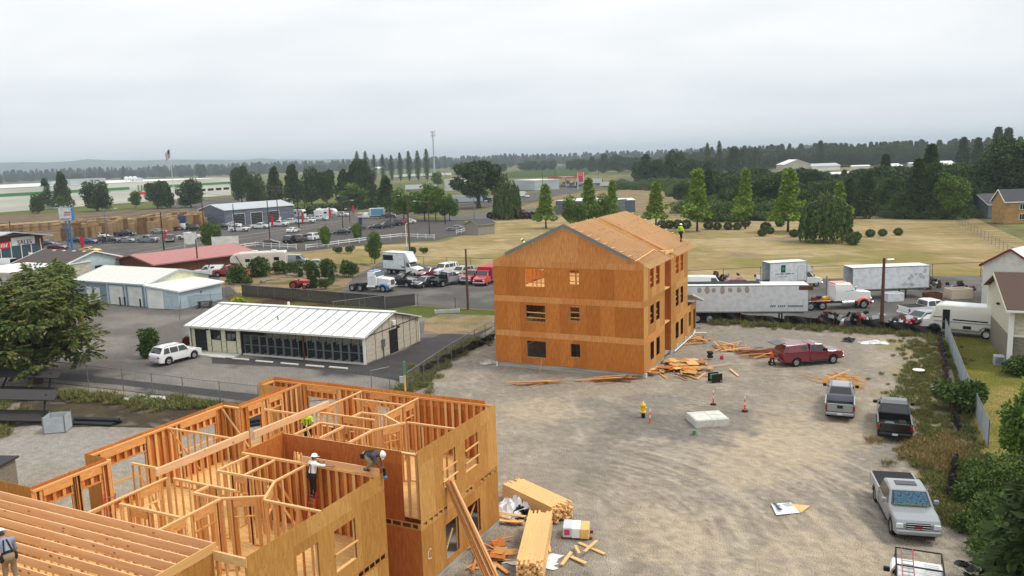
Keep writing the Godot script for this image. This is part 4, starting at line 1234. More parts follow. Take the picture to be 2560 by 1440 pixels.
func pickup(paint: String,label: String,rear: Vector3,front: Vector3,o2 := {}) -> Node3D:
	var crew: int = o2.get("cab",2)
	var big: float = o2.get("big",1.0)
	var L: float = [5.3,5.5,5.8][crew] * big
	var W: float = o2.get("W",1.98)
	var wr: float = o2.get("wr",0.4)
	var up: float = o2.get("lift",0.0)
	var axf := L / 2 - 0.95
	var axr := -L / 2 + 1.15
	var cabx: float = L / 2 - [2.75,3.15,3.6][crew]
	var bedh := 1.22 + up
	var roof := 1.86 + up
	var hood := 1.17 + up
	var c := 0.42 + up * 0.7
	var mid := (rear + front) / 2
	mid.y = 0
	var o := thing(o2.get("name","pickup_truck"),label,"pickup truck",mid,heading(rear,front),o2.get("group",""))
	var ra := wr * 1.18
	var key := "pk%d_%.2f_%.2f_%.2f" % [crew,up,wr,W]
	var wsb := Vector2(L / 2 - 1.45,hood + 0.04)
	var wst := Vector2(L / 2 - 2.0,roof - 0.05)
	if not proto.has(key):
		var p := PackedVector2Array([Vector2(cabx,c),Vector2(cabx,hood + 0.02),Vector2(cabx + 0.16,roof - 0.06),Vector2((cabx + wst.x) / 2,roof),wst,wsb,Vector2(L / 2 - 0.7,hood + 0.01),Vector2(L / 2 - 0.12,hood - 0.06),Vector2(L / 2,hood - 0.2),Vector2(L / 2,c + 0.1),Vector2(L / 2 - 0.08,c)])
		for e in arch(axf,ra,c): p.append(e)
		var body := shell(p,W,hood + 0.02,roof,L,0.06,0.2,0.07)
		var q := PackedVector2Array([Vector2(-L / 2,c + 0.06),Vector2(-L / 2,bedh),Vector2(cabx - 0.03,bedh),Vector2(cabx - 0.03,c)])
		for e in arch(axr,ra,c): q.append(e)
		var B := Bld.new()
		for s in [-1.0,1.0]: B.prism(q,s * (W / 2 - 0.02) - 0.05,s * (W / 2 - 0.02) + 0.03)
		B.bev(v3((cabx - L / 2) / 2,c + 0.32,0),v3(cabx + L / 2 - 0.04,0.06,W - 0.14),0.01)
		B.box(v3(cabx - 0.07,(c + bedh) / 2 + 0.1,0),v3(0.05,bedh - c - 0.2,W - 0.14))
		proto[key] = [body,B.m()]
	part(proto[key][0],"cab",M["car_" + paint],o)
	if o2.get("flatbed",false):
		bevbox(o,"flatbed","black_plastic",v3((cabx - L / 2) / 2 - 0.05,c + 0.52,0),v3(cabx + L / 2 + 0.1,0.1,W + 0.15))
		var hb := Bld.new()
		for s in [-1.0,1.0]: hb.tube(v3(cabx - 0.1,c + 0.5,s * 0.85),v3(cabx - 0.1,roof - 0.02,s * 0.75),0.05,0.05,8)
		hb.tube(v3(cabx - 0.1,roof,-0.77),v3(cabx - 0.1,roof,0.77),0.05,0.05,8)
		hb.box(v3(cabx - 0.1,c + 0.8,0),v3(0.04,0.6,1.6))
		part(hb.m(),"headache_rack",M.black_plastic,o)
	else:
		part(proto[key][1],"bed",M["car_" + paint],o)
		bevbox(o,"tailgate","car_" + paint,v3(-L / 2 + 0.02,(c + bedh) / 2 + 0.12,0),v3(0.07,bedh - c - 0.24,W - 0.26))
		block("bed_liner",o,"black_plastic",v3((cabx - L / 2) / 2,c + 0.36,0),v3(cabx + L / 2 - 0.14,0.03,W - 0.2))
	var k := {"W": W,"belt": hood + 0.02,"roof": roof,"L": L}
	var pil := []
	if crew == 2: pil = [L / 2 - 2.62]
	if crew == 1: pil = [L / 2 - 2.55]
	side_glass(o,k,[wsb + Vector2(-0.2,0.03),wst + Vector2(-0.05,-0.06),Vector2(cabx + 0.2,roof - 0.12),Vector2(cabx + 0.12,hood + 0.07)],pil)
	front_glass(o,"windscreen",wsb,wst,W / 2 - 0.13,W / 2 - 0.26)
	front_glass(o,"rear_window",Vector2(cabx,hood + 0.08),Vector2(cabx + 0.15,roof - 0.1),W / 2 - 0.2,W / 2 - 0.3)
	var gl: String = o2.get("grille","chrome")
	bevbox(o,"grille","black_plastic",v3(L / 2 - 0.02,hood - 0.32,0),v3(0.08,0.34,W * 0.52))
	for e in 3: bevbox(o,"grille_bar",gl,v3(L / 2 + 0.02,hood - 0.42 + e * 0.11,0),v3(0.03,0.03,W * 0.5),0.01)
	bevbox(o,"front_bumper",o2.get("bumper","chrome"),v3(L / 2 - 0.02,c + 0.16,0),v3(0.26,0.24,W - 0.1),0.06)
	if not o2.get("flatbed",false): bevbox(o,"rear_bumper",o2.get("bumper","chrome"),v3(-L / 2 - 0.06,c + 0.12,0),v3(0.2,0.2,W - 0.12),0.05)
	bevbox(o,"number_plate","plate_white",v3(-L / 2 - 0.17,c + 0.14,0),v3(0.02,0.13,0.32),0.005)
	for s in [-1.0,1.0]:
		bevbox(o,"headlight","light_clear",v3(L / 2 - 0.08,hood - 0.3,s * (W / 2 - 0.22)),v3(0.22,0.24,0.3))
		if not o2.get("flatbed",false): bevbox(o,"tail_light","light_red",v3(-L / 2 + 0.06,bedh - 0.28,s * (W / 2 - 0.06)),v3(0.16,0.36,0.15))
		bevbox(o,"mirror",o2.get("mirror","black_plastic"),v3(wsb.x - 0.3,hood + 0.2,s * (W / 2 + 0.14)),v3(0.13,0.2,0.24))
		if crew > 0: bevbox(o,"running_board","black_plastic",v3(0.25,c - 0.04,s * (W / 2 - 0.03)),v3(1.9,0.07,0.16))
		for e in ([L / 2 - 2.4,L / 2 - 3.35] if crew == 2 else [L / 2 - 2.4]): bevbox(o,"door_handle","black_plastic",v3(e,hood - 0.1,s * (W / 2 + 0.0)),v3(0.2,0.035,0.04),0.01)
		for x in [axf,axr]: wheel(o,x,s * (W / 2 - 0.15),wr,0.28,o2.get("rim","alloy"))
	block("underbody",o,"black_plastic",v3(0,c - 0.05,0),v3(L - 0.8,0.16,W * 0.55))
	if o2.get("canopy","") != "":
		var cx0 := -L / 2 + 0.02
		var p := PackedVector2Array([Vector2(cx0,bedh),Vector2(cx0 + 0.28,roof - 0.04),Vector2(cabx - 0.1,roof + 0.02),Vector2(cabx - 0.04,bedh)])
		part(shell(p,W - 0.06,bedh,roof,L,0.04,0.2,0.14),"canopy",M["car_" + str(o2.canopy)],o)
		var kc := {"W": W - 0.06,"belt": bedh,"roof": roof,"L": L}
		side_glass(o,kc,[Vector2(cabx - 0.2,bedh + 0.14),Vector2(cabx - 0.25,roof - 0.14),Vector2(cx0 + 0.42,roof - 0.16),Vector2(cx0 + 0.28,bedh + 0.14)],[])
		if not o2.get("hatch_open",false): front_glass(o,"canopy_window",Vector2(cx0,bedh + 0.06),Vector2(cx0 + 0.27,roof - 0.1),W / 2 - 0.2,W / 2 - 0.3)
	if o2.get("cover",false): bevbox(o,"bed_cover","black_fabric",v3((cabx - L / 2) / 2,bedh + 0.01,0),v3(cabx + L / 2 - 0.08,0.05,W - 0.16),0.02)
	return o
func duals(o: Node3D,x: float,W: float,r := 0.5) -> void:
	for s in [-1.0,1.0]:
		wheel(o,x,s * (W / 2 - 0.16),r,0.26)
		wheel(o,x,s * (W / 2 - 0.46),r,0.26)
func semi_tractor(label: String,rear: Vector3,front: Vector3,cab: String,accent: String,o2 := {}) -> Node3D:
	var mid := (rear + front) / 2
	mid.y = 0
	var L: float = o2.get("L",7.4)
	var W := 2.3
	var o := thing("semi_tractor",label,"semi truck",mid,heading(rear,front))
	var F := L / 2
	block("frame_rail",o,"dark_metal",v3(-0.6,0.78,0.42),v3(L - 1.4,0.26,0.09))
	block("frame_rail",o,"dark_metal",v3(-0.6,0.78,-0.42),v3(L - 1.4,0.26,0.09))
	bevbox(o,"fifth_wheel","dark_metal",v3(-F + 1.6,1.02,0),v3(1.1,0.14,0.95),0.05)
	bevbox(o,"rear_crossmember","dark_metal",v3(-F + 0.35,0.8,0),v3(0.14,0.24,2.2))
	for x in [-F + 0.75,-F + 2.1]: duals(o,x,W)
	for s in [-1.0,1.0]: wheel(o,F - 1.0,s * (W / 2 - 0.16),0.5,0.28)
	var hx := F - 2.05
	var hood := PackedVector2Array([Vector2(F - 0.08,0.72),Vector2(F,1.0),Vector2(F - 0.04,1.78),Vector2(F - 0.2,1.9),Vector2(hx,2.06),Vector2(hx,0.8)])
	part(shell(hood,1.5,3.0,3.2,L * 2,0.09),"hood",M["car_" + cab],o)
	bevbox(o,"grille","chrome",v3(F + 0.01,1.38,0),v3(0.08,0.75,1.0),0.03)
	for e in 6: block("grille_bar",o,"dark_metal",v3(F + 0.06,1.38,-0.4 + e * 0.16),v3(0.02,0.66,0.025))
	var sl: float = o2.get("sleeper",0.0)
	var cx := hx - 1.45 - sl
	var cp := PackedVector2Array([Vector2(cx,0.95),Vector2(cx,2.78),Vector2(cx + 0.2,2.92),Vector2(hx - 0.55,2.9),Vector2(hx - 0.36,2.82),Vector2(hx,2.08),Vector2(hx + 0.02,0.95)])
	part(shell(cp,2.16,2.1,2.9,L * 2,0.07,0.12),"cab",M["car_" + cab],o)
	bevbox(o,"roof_cap","car_" + accent,v3((cx + hx) / 2 - 0.22,2.9,0),v3(hx - cx - 0.5,0.16,1.9),0.06)
	var k := {"W": 2.16,"belt": 2.1,"roof": 2.9,"L": L * 2}
	side_glass(o,k,[Vector2(hx - 0.22,2.12),Vector2(hx - 0.44,2.72),Vector2(hx - 1.1,2.72),Vector2(hx - 1.1,2.02)],[])
	front_glass(o,"windscreen",Vector2(hx,2.1),Vector2(hx - 0.34,2.82),0.95,0.88,"glass_blue")
	for s in [-1.0,1.0]:
		var fd := Bld.new()
		var pr := []
		for e in 10:
			var a := lerpf(-0.25,PI * 0.98,e / 9.0)
			pr.append(Vector2(F - 1.0 + cos(a) * 0.68,0.5 + sin(a) * 0.72))
		for e in 9:
			fd.q(v3(pr[e].x,pr[e].y,s * 0.62),v3(pr[e + 1].x,pr[e + 1].y,s * 0.62),v3(pr[e + 1].x,pr[e + 1].y,s * 1.15),v3(pr[e].x,pr[e].y,s * 1.15))
			fd.q(v3(pr[e].x,pr[e].y,s * 1.15),v3(pr[e + 1].x,pr[e + 1].y,s * 1.15),v3(lerpf(pr[e + 1].x,F - 1.0,0.14),lerpf(pr[e + 1].y,0.5,0.14),s * 1.17),v3(lerpf(pr[e].x,F - 1.0,0.14),lerpf(pr[e].y,0.5,0.14),s * 1.17))
		part(fd.m(),"fender",M["car_" + accent],o)
		bevbox(o,"headlight","light_clear",v3(F - 0.15,1.15,s * 0.86),v3(0.2,0.26,0.4),0.05)
		var tk := Bld.new()
		tk.tube(v3(hx - 0.1,0.72,s * 0.98),v3(hx - 1.5,0.72,s * 0.98),0.29,0.29,14)
		part(tk.m(),"fuel_tank",M.chrome,o)
		bevbox(o,"mirror","chrome",v3(hx - 0.1,2.4,s * 1.3),v3(0.1,0.5,0.2))
	var ex := Bld.new()
	ex.tube(v3(cx - 0.14,0.9,-0.8),v3(cx - 0.14,3.6,-0.8),0.07,0.07,10)
	part(ex.m(),"exhaust_stack",M.galvanised,o)
	bevbox(o,"bumper",o2.get("bumper","chrome"),v3(F + 0.05,0.62,0),v3(0.2,0.36,2.2),0.06)
	return o
func cargo_box(o: Node3D,m: String,x0: float,x1: float,y0: float,y1: float,W: float,open_rear := false,ribs := 0) -> Node3D:
	var w := 0.06
	var c := v3((x0 + x1) / 2,(y0 + y1) / 2,0)
	var s := sub("cargo_box",o)
	for e in [-1.0,1.0]: bevbox(s,"side_panel",m,v3(c.x,c.y,e * (W / 2 - w / 2)),v3(x1 - x0,y1 - y0,w),0.012)
	bevbox(s,"roof_panel",m,v3(c.x,y1 - w / 2 + 0.02,0),v3(x1 - x0 + 0.02,w,W + 0.02),0.02)
	block("floor_panel",s,"dark_metal",v3(c.x,y0 + 0.04,0),v3(x1 - x0 - 0.1,0.1,W - 0.14))
	bevbox(s,"front_panel",m,v3(x1 - w / 2,c.y,0),v3(w,y1 - y0 - 0.1,W - 0.13),0.012)
	if not open_rear:
		for e in [-1.0,1.0]: bevbox(s,"rear_door",m,v3(x0 + w / 2,c.y,e * W * 0.235),v3(w,y1 - y0 - 0.12,W * 0.46),0.012)
	for e in [-1.0,1.0]:
		block("top_rail",s,"galvanised",v3(c.x,y1 - 0.04,e * (W / 2 + 0.012)),v3(x1 - x0 + 0.03,0.09,0.02))
		block("bottom_rail",s,"galvanised",v3(c.x,y0 + 0.06,e * (W / 2 + 0.012)),v3(x1 - x0 + 0.03,0.13,0.02))
		for x in [x0 + 0.03,x1 - 0.03]: block("corner_post",s,"galvanised",v3(x,c.y,e * (W / 2 + 0.006)),v3(0.07,y1 - y0,0.03))
	for i in ribs:
		var y := lerpf(y0 + 0.16,y1 - 0.14,(i + 0.5) / ribs)
		for e in [-1.0,1.0]: block("rib",s,m,v3(c.x,y,e * (W / 2 + 0.006)),v3(x1 - x0 - 0.12,0.02,0.02))
	return s
func box_truck(label: String,rear: Vector3,front: Vector3,o2 := {}) -> Node3D:
	var mid := (rear + front) / 2
	mid.y = 0
	var o := thing("box_truck",label,"truck",mid,heading(rear,front))
	var L: float = o2.get("L",6.8)
	var W := 2.3
	var bl: float = L - 2.35
	var F := L / 2
	var top: float = o2.get("top",3.1)
	cargo_box(o,o2.get("box","box_white"),-F,-F + bl,0.85,top,W,o2.get("open",false))
	block("chassis",o,"dark_metal",v3(-0.3,0.62,0),v3(L - 0.9,0.2,0.9))
	var cx := -F + bl + 0.04
	var cp: PackedVector2Array
	if o2.get("cabover",false): cp = PackedVector2Array([Vector2(cx,0.5),Vector2(cx,2.1),Vector2(cx + 0.2,2.2),Vector2(F - 0.5,2.16),Vector2(F - 0.05,1.25),Vector2(F,0.5)])
	else: cp = PackedVector2Array([Vector2(cx,0.45),Vector2(cx,2.02),Vector2(cx + 0.2,2.12),Vector2(cx + 0.55,2.08),Vector2(cx + 1.15,1.35),Vector2(F - 0.1,1.12),Vector2(F,0.95),Vector2(F,0.45)])
	part(shell(cp,2.0,1.3,2.1,L,0.07,0.2),"cab",M["car_" + str(o2.get("cab","white"))],o)
	var k := {"W": 2.0,"belt": 1.3,"roof": 2.1,"L": L}
	if o2.get("cabover",false):
		side_glass(o,k,[Vector2(F - 0.22,1.3),Vector2(F - 0.55,2.02),Vector2(cx + 0.3,2.02),Vector2(cx + 0.3,1.3)],[])
		front_glass(o,"windscreen",Vector2(F - 0.05,1.27),Vector2(F - 0.49,2.14),0.88,0.76)
	else:
		side_glass(o,k,[Vector2(cx + 0.95,1.36),Vector2(cx + 0.52,1.98),Vector2(cx + 0.12,1.98),Vector2(cx + 0.12,1.36)],[])
		front_glass(o,"windscreen",Vector2(cx + 1.13,1.38),Vector2(cx + 0.57,2.06),0.88,0.76)
		if o2.get("wedge",true):
			var wd := Bld.new()
			wd.prism(P2([cx,2.1,cx,top - 0.05,cx + 0.95,2.14]),-W / 2 + 0.2,W / 2 - 0.2)
			part(wd.m(),"wind_deflector",M[str(o2.get("box","box_white"))],o)
	bevbox(o,"grille","black_plastic",v3(F + 0.0,0.82,0),v3(0.06,0.26,1.2))
	bevbox(o,"front_bumper","chrome",v3(F + 0.02,0.5,0),v3(0.16,0.2,1.9),0.04)
	for s in [-1.0,1.0]:
		bevbox(o,"headlight","light_clear",v3(F - 0.06,0.84,s * 0.76),v3(0.16,0.2,0.26))
		bevbox(o,"mirror","black_plastic",v3(cx + 0.95,1.55,s * 1.2),v3(0.1,0.3,0.2))
		wheel(o,F - 0.85,s * 0.84,0.4,0.26)
		wheel(o,-F + 1.35,s * 0.98,0.4,0.26)
		wheel(o,-F + 1.35,s * 0.7,0.4,0.26)
	return o
func trailer(label: String,rear: Vector3,front: Vector3,o2 := {}) -> Node3D:
	var L: float = o2.get("L",14.0)
	var W := 2.55
	var mid := (rear + front) / 2
	mid.y = 0
	var o := thing("semi_trailer",label,"trailer",mid,heading(rear,front),o2.get("group",""))
	cargo_box(o,o2.get("box","box_white"),-L / 2,L / 2,1.15,o2.get("top",4.0),W,o2.get("open",false),o2.get("ribs",0))
	block("underframe",o,"dark_metal",v3(0,1.02,0),v3(L - 0.6,0.22,1.0))
	for x in ([-L / 2 + 1.2,-L / 2 + 2.5] if o2.get("axles",2) == 2 else [-L / 2 + 1.4]): duals(o,x,W)
	for s in [-1.0,1.0]: block("landing_leg",o,"dark_metal",v3(L / 2 - 2.6,0.52,s * 0.8),v3(0.14,1.04,0.14))
	block("rear_guard",o,"dark_metal",v3(-L / 2 + 0.08,0.62,0),v3(0.1,0.12,2.2))
	return o
func step_van(label: String,rear: Vector3,front: Vector3) -> Node3D:
	var mid := (rear + front) / 2
	mid.y = 0
	var L := 7.2
	var W := 2.3
	var o := thing("step_van",label,"van",mid,heading(rear,front))
	var F := L / 2
	var p := PackedVector2Array([Vector2(-F,0.55),Vector2(-F,2.85),Vector2(-F + 0.25,3.02),Vector2(F - 1.6,3.02),Vector2(F - 1.2,2.92),Vector2(F - 0.62,1.62),Vector2(F - 0.05,1.5),Vector2(F,1.35),Vector2(F,0.55)])
	for e in arch(F - 1.15,0.56,0.55): p.append(e)
	for e in arch(-F + 1.7,0.56,0.55): p.append(e)
	part(shell(p,W,2.3,3.0,L,0.12,0.1,0.1),"body",M.car_warmwhite,o)
	front_glass(o,"windscreen",Vector2(F - 0.64,1.66),Vector2(F - 1.18,2.86),0.95,0.88)
	var k := {"W": W,"belt": 2.3,"roof": 3.0,"L": L}
	side_glass(o,k,[Vector2(F - 0.95,1.75),Vector2(F - 1.35,2.6),Vector2(F - 1.75,2.6),Vector2(F - 1.75,1.75)],[])
	side_glass(o,k,[Vector2(F - 2.65,1.55),Vector2(F - 2.65,2.5),Vector2(-F + 1.6,2.5),Vector2(-F + 1.6,1.55)],[])
	for s in [-1.0,1.0]:
		block("door_opening",o,"black_plastic",v3(F - 2.1,1.6,s * (W / 2 + 0.002)),v3(0.62,1.9,0.02))
		block("rub_rail",o,"galvanised",v3(-0.3,1.4,s * (W / 2 + 0.012)),v3(L - 1.5,0.06,0.03))
		block("rub_rail",o,"galvanised",v3(-0.6,0.72,s * (W / 2 + 0.012)),v3(3.2,0.06,0.03))
		block("step_panel",o,"black_plastic",v3(-0.3,0.95,s * (W / 2 + 0.004)),v3(0.7,0.3,0.02))
		wheel(o,F - 1.15,s * (W / 2 - 0.15),0.44,0.26,"box_white")
		wheel(o,-F + 1.7,s * (W / 2 - 0.15),0.44,0.26,"box_white")
		bevbox(o,"headlight","light_clear",v3(F - 0.02,1.05,s * 0.75),v3(0.08,0.22,0.26))
	bevbox(o,"grille","black_plastic",v3(F + 0.0,1.05,0),v3(0.05,0.4,1.0))
	bevbox(o,"bumper","galvanised",v3(F + 0.06,0.62,0),v3(0.16,0.2,2.2))
	return o
func camper(label: String,rear: Vector3,front: Vector3,o2 := {}) -> Node3D:
	var mid := (rear + front) / 2
	mid.y = 0
	var L: float = o2.get("L",9.5)
	var W := 2.44
	var o := thing(o2.get("name","camper_trailer"),label,"camper",mid,heading(rear,front),o2.get("group",""))
	var F := L / 2
	var p: PackedVector2Array
	if o2.get("motor",false): p = PackedVector2Array([Vector2(-F,0.55),Vector2(-F,2.9),Vector2(-F + 0.2,3.05),Vector2(F - 0.5,3.05),Vector2(F - 0.08,2.5),Vector2(F,1.5),Vector2(F,0.55)])
	else: p = PackedVector2Array([Vector2(-F,0.7),Vector2(-F,3.2),Vector2(-F + 0.2,3.35),Vector2(F - 1.6,3.35),Vector2(F - 0.7,3.15),Vector2(F - 0.1,2.6),Vector2(F,2.1),Vector2(F - 0.1,1.65),Vector2(F - 1.9,1.45),Vector2(F - 2.2,0.7)])
	part(shell(p,W,3.0,3.4,L,0.12,0.05,0.1),"body",M["car_" + str(o2.get("paint","cream"))],o)
	for s in [-1.0,1.0]:
		for e in ([[F - 3.0,2.0,0.8,0.55],[-0.5,2.1,0.9,0.6],[-F + 1.6,2.1,0.9,0.6]] if L > 7 else [[0.0,2.0,0.9,0.6]]): bevbox(o,"side_window","glass",v3(e[0],e[1],s * (W / 2)),v3(e[2],e[3],0.04),0.02)
		bevbox(o,"door","car_white",v3(F - 4.4,1.75,s * (W / 2)),v3(0.75,1.9,0.04),0.02)
		for e in 3:
			var sw := Bld.new()
			var x := F - 1.7 - e * 0.35
			sw.prism(P2([x,1.2,x + 0.9,2.9,x + 1.1,2.9,x + 0.12,1.2]),s * (W / 2) - 0.005,s * (W / 2) + 0.012)
			part(sw.m(),"side_stripe",M[["box_grey","dark_metal","box_grey"][e]],o)
		for x in ([-1.3,-0.3] if not o2.get("motor",false) else [F - 1.2,-F + 2.0]): wheel(o,x,s * (W / 2 - 0.2),0.37,0.24)
	if o2.get("motor",false): front_glass(o,"windscreen",Vector2(F + 0.0,1.55),Vector2(F - 0.08,2.45),1.05,1.0)
	else:
		for e in [0.6,-2.6]: bevbox(o,"roof_unit","car_white",v3(e,3.46,0),v3(0.9,0.26,0.7),0.08)
		bevbox(o,"slide_out","car_white",v3(-2.4,1.95,W / 2 + 0.3),v3(3.0,1.9,0.6),0.05)
		for s in [-1.0,1.0]: block("landing_leg",o,"dark_metal",v3(F - 2.1,0.35,s * 0.8),v3(0.1,0.7,0.1))
	return o
func make_vehicles() -> void:
	var o := pickup("maroon","dark red extended cab pickup with matching canopy parked by the cladded timber building",v3(23.49,0,-67.4),v3(26.71,0,-68),{"cab": 1,"canopy": "maroon","hatch_open": true,"bumper": "car_maroon","wr": 0.38,"grille": "black_plastic"})
	var tb := Bld.new()
	tb.bev(v3(-2.95,1.98,0),v3(0.9,0.05,1.5),0.02,Basis(v3(0,0,1),0.12))
	part(tb.m(),"open_hatch",M.glass,o)
	o = pickup("silver","silver pickup with roof bars and rear window, beside the pile of broken trusses",v3(21.87,0,-52.89),v3(23.57,0,-56.96),{"cab": 2,"W": 1.85,"wr": 0.37,"bumper": "car_silver","grille": "black_plastic","cover": false})
	for s in [-1.0,1.0]:
		var B := Bld.new()
		B.path([v3(1.0,1.88,s * 0.6),v3(0.9,1.95,s * 0.6),v3(-0.5,1.95,s * 0.6),v3(-0.6,1.88,s * 0.6)],0.03,6)
		part(B.m(),"roof_bar",M.galvanised,o)
	bevbox(o,"tailgate_badge","black_plastic",v3(-2.96,1.02,0),v3(0.03,0.2,0.36),0.02)
	o = pickup("black","black crew cab pickup with a loaded open bed, parked on the gravel",v3(23.4,0,-48.25),v3(25.49,0,-53.05),{"cab": 2,"W": 1.95,"bumper": "dark_metal"})
	for e in [[-2.1,0.3,"cloth_grey",0.5,0.22,0.6],[-1.8,-0.45,"black_fabric",0.7,0.25,0.5],[-2.4,-0.3,"cloth_white",0.3,0.2,0.3],[-2.35,-0.62,"red_paint",0.28,0.2,0.22]]: bevbox(o,"load",e[2],v3(e[0],0.82 + e[4] / 2,-e[1]),v3(e[3],e[4],e[5]),0.08)
	o = pickup("silver","big silver pickup with sunroof and blue windscreen shade facing the camera",v3(19.22,0,-39.16),v3(18.52,0,-36.23),{"cab": 2,"W": 2.02,"wr": 0.42,"cover": true,"bumper": "car_silver","mirror": "car_silver"})
	bevbox(o,"sunroof","glass",v3(0.15,1.865,0),v3(0.5,0.03,0.95),0.02)
	var im := Image.create(128,48,false,Image.FORMAT_RGB8)
	var nn := FastNoiseLite.new()
	nn.seed = 5
	nn.frequency = 0.09
	for y in 48:
		for x in 128:
			var v := nn.get_noise_2d(x,y * 1.4)
			var c := Color(0.06,0.26,0.42).lerp(Color(0.2,0.5,0.58),clampf(v * 2.0 + 0.5,0,1))
			if y > 41: c = Color(0.4,0.42,0.2)
			if v > 0.22: c = Color(0.3,0.31,0.33)
			if v < -0.3: c = Color(0.08,0.1,0.16)
			im.set_pixel(x,y,c)
	mat("sun_shade","ffffff",0.4,{"tex": ImageTexture.create_from_image(im)})
	var ss := Bld.new()
	ss.quv(v3(1.47,1.26,-0.78),v3(0.98,1.75,-0.68),v3(0.98,1.75,0.68),v3(1.47,1.26,0.78),Vector2(1,1),Vector2(1,0),Vector2(0,0),Vector2(0,1))
	var sp := part(ss.m(),"sun_shade",M.sun_shade,o,v3(0.022,0.02,0))
	bevbox(o,"front_badge","light_red",v3(2.94,0.85,0),v3(0.03,0.09,0.34),0.01)
	o = pickup("white","white pickup with a black rack and red ladder at the bottom of the view",v3(14.63,0,-27.6),v3(15.85,0,-30.29),{"cab": 1,"canopy": "white","W": 1.98})
	var rk := Bld.new()
	for s in [-1.0,1.0]:
		rk.tube(v3(1.6,2.06,s * 0.82),v3(-2.7,2.06,s * 0.82),0.03,0.03,6)
		for x in [1.5,0.1,-1.3,-2.6]: rk.tube(v3(x,1.7,s * 0.84),v3(x,2.06,s * 0.82),0.025,0.025,6)
	for x in [1.6,0.1,-1.3,-2.7]: rk.tube(v3(x,2.06,-0.82),v3(x,2.06,0.82),0.03,0.03,6)
	part(rk.m(),"ladder_rack",M.black_plastic,o)
	for e in 7: bevbox(o,"slat_vent","trim_white",v3(0.6 - e * 0.14,2.0,0.42),v3(0.06,0.04,0.5),0.01)
	var ladder_at: Vector3 = o.transform * v3(-0.6,2.1,-0.42)
	make_ladder("red fibreglass extension ladder tied on the white pickup",ladder_at,o.rotation.y,4.2,"red_paint")
	o = trailer("long white ribbed trailer with a torn roof beside the black silt fence",v3(19.62,0,-86.8),v3(30.29,0,-85.2),{"L": 12.6,"top": 4.05,"ribs": 26,"axles": 2})
	for e in [[-5.4,0.35],[-4.6,0.5],[-3.9,0.3],[-3.0,0.5],[-2.2,0.3],[-1.3,0.35],[-0.5,0.45]]:
		var sm := Bld.new()
		var pp := PackedVector2Array()
		for k in 10: pp.append(Vector2(e[0] + 0.5 + cos(k * 0.628) * 0.28 * rf(0.7,1.1),3.78 + sin(k * 0.628) * e[1] * rf(0.7,1.0) - 0.2))
		sm.prism(pp,1.276,1.29)
		part(sm.m(),"burn_stain",M.burn,o)
	marks(o,v3(2.4,1.72,1.295),[3,4,8],0.22,0.2,"box_dark")
	bevbox(o,"torn_roof_tarp","black_fabric",v3(-2.2,4.1,-0.5),v3(7.6,0.1,1.4),0.04)
	bevbox(o,"cooling_unit","rust",v3(6.0,3.75,0.9),v3(1.5,0.5,0.8),0.05)
	o = semi_tractor("white semi tractor with orange roof and fenders in the right yard",v3(33.53,0,-91.5),v3(40.18,0,-91.9),"white","orange",{"L": 7.9,"sleeper": 0.9})
	bevbox(o,"deck_plate","car_orange",v3(-2.4,1.05,0.95),v3(3.0,0.06,0.3),0.02)
	for e in [[-1.3,0.4,"car_yellow"],[-1.7,-0.3,"dark_metal"],[-0.9,0.1,"car_yellow"],[-2.6,0.4,"rust"]]: bevbox(o,"tool_box",e[2],v3(e[0],1.25,e[1]),v3(0.5,0.35,0.4),0.03)
	o = box_truck("white box truck with an open rear and green logo in the right yard",v3(34.46,0,-106.8),v3(40.33,0,-107.7),{"L": 7.6,"open": true,"top": 3.5})
	bevbox(o,"logo_panel","navy_sign",v3(-1.9,2.65,1.16),v3(0.62,0.95,0.02),0.005)
	var ld := Bld.new()
	ld.tube(v3(-1.9,2.65,1.165),v3(-1.9,2.65,1.18),0.26,0.26,16)
	part(ld.m(),"logo_disc",M.sign_green,o)
	marks(o,v3(-3.0,1.9,1.165),[4,5,7,3],0.15,0.12,"box_dark")
	marks(o,v3(-2.6,1.55,1.165),[6,7],0.09,0.09,"box_dark")
	block("side_door_frame",o,"galvanised",v3(0.6,2.0,1.152),v3(0.92,1.92,0.012))
	block("side_door",o,"box_white",v3(0.6,2.0,1.16),v3(0.84,1.84,0.012))
	o = trailer("white dented trailer with open rear end behind the light pole",v3(41.9,0,-97.4),v3(48.83,0,-97.6),{"L": 9.4,"open": true,"axles": 1,"top": 3.9})
	for k in 12:
		var sm := Bld.new()
		var cx := 3.0 + rf(-1.0,1.1)
		var cy := 2.1 + rf(0.0,1.2) if k < 7 else 1.6 + rf(0,0.2)
		var pp := PackedVector2Array()
		for q in 9: pp.append(Vector2(cx + cos(q * 0.698) * rf(0.1,0.36) - (0.8 if k >= 7 else 0.0) * rf(0,1),cy + sin(q * 0.698) * rf(0.1,0.34)))
		sm.prism(pp,1.276,1.284 + k * 0.002)
		part(sm.m(),"scuff",M.box_grey,o)
	pickup("white","white crew cab pickup with black bed cover near the step van",v3(42.6,0,-85.3),v3(46.3,0,-86),{"cab": 2,"cover": true,"bumper": "car_white"})
	car("hatch","greyblue","grey blue hatchback partly hidden behind tyres by the step van",v3(42.93,0,-81.8),v3(40.6,0,-81),{})
	step_van("white step van with big side window beside the cream house",v3(44.34,0,-75.3),v3(42.17,0,-77))
	car("van","white","white van with pale roof, only its top showing behind the torn trailer",v3(24.41,0,-106),v3(26.38,0,-105.6),{})
	car("suv","red","faded red car roof showing between engine parts behind the torn trailer",v3(28.95,0,-105),v3(30.94,0,-104.8),{})
	semi_tractor("white semi tractor with blue fenders behind the slatted fence",v3(-22.75,0,-116.3),v3(-17.22,0,-113.9),"white","skyblue",{"L": 6.9})
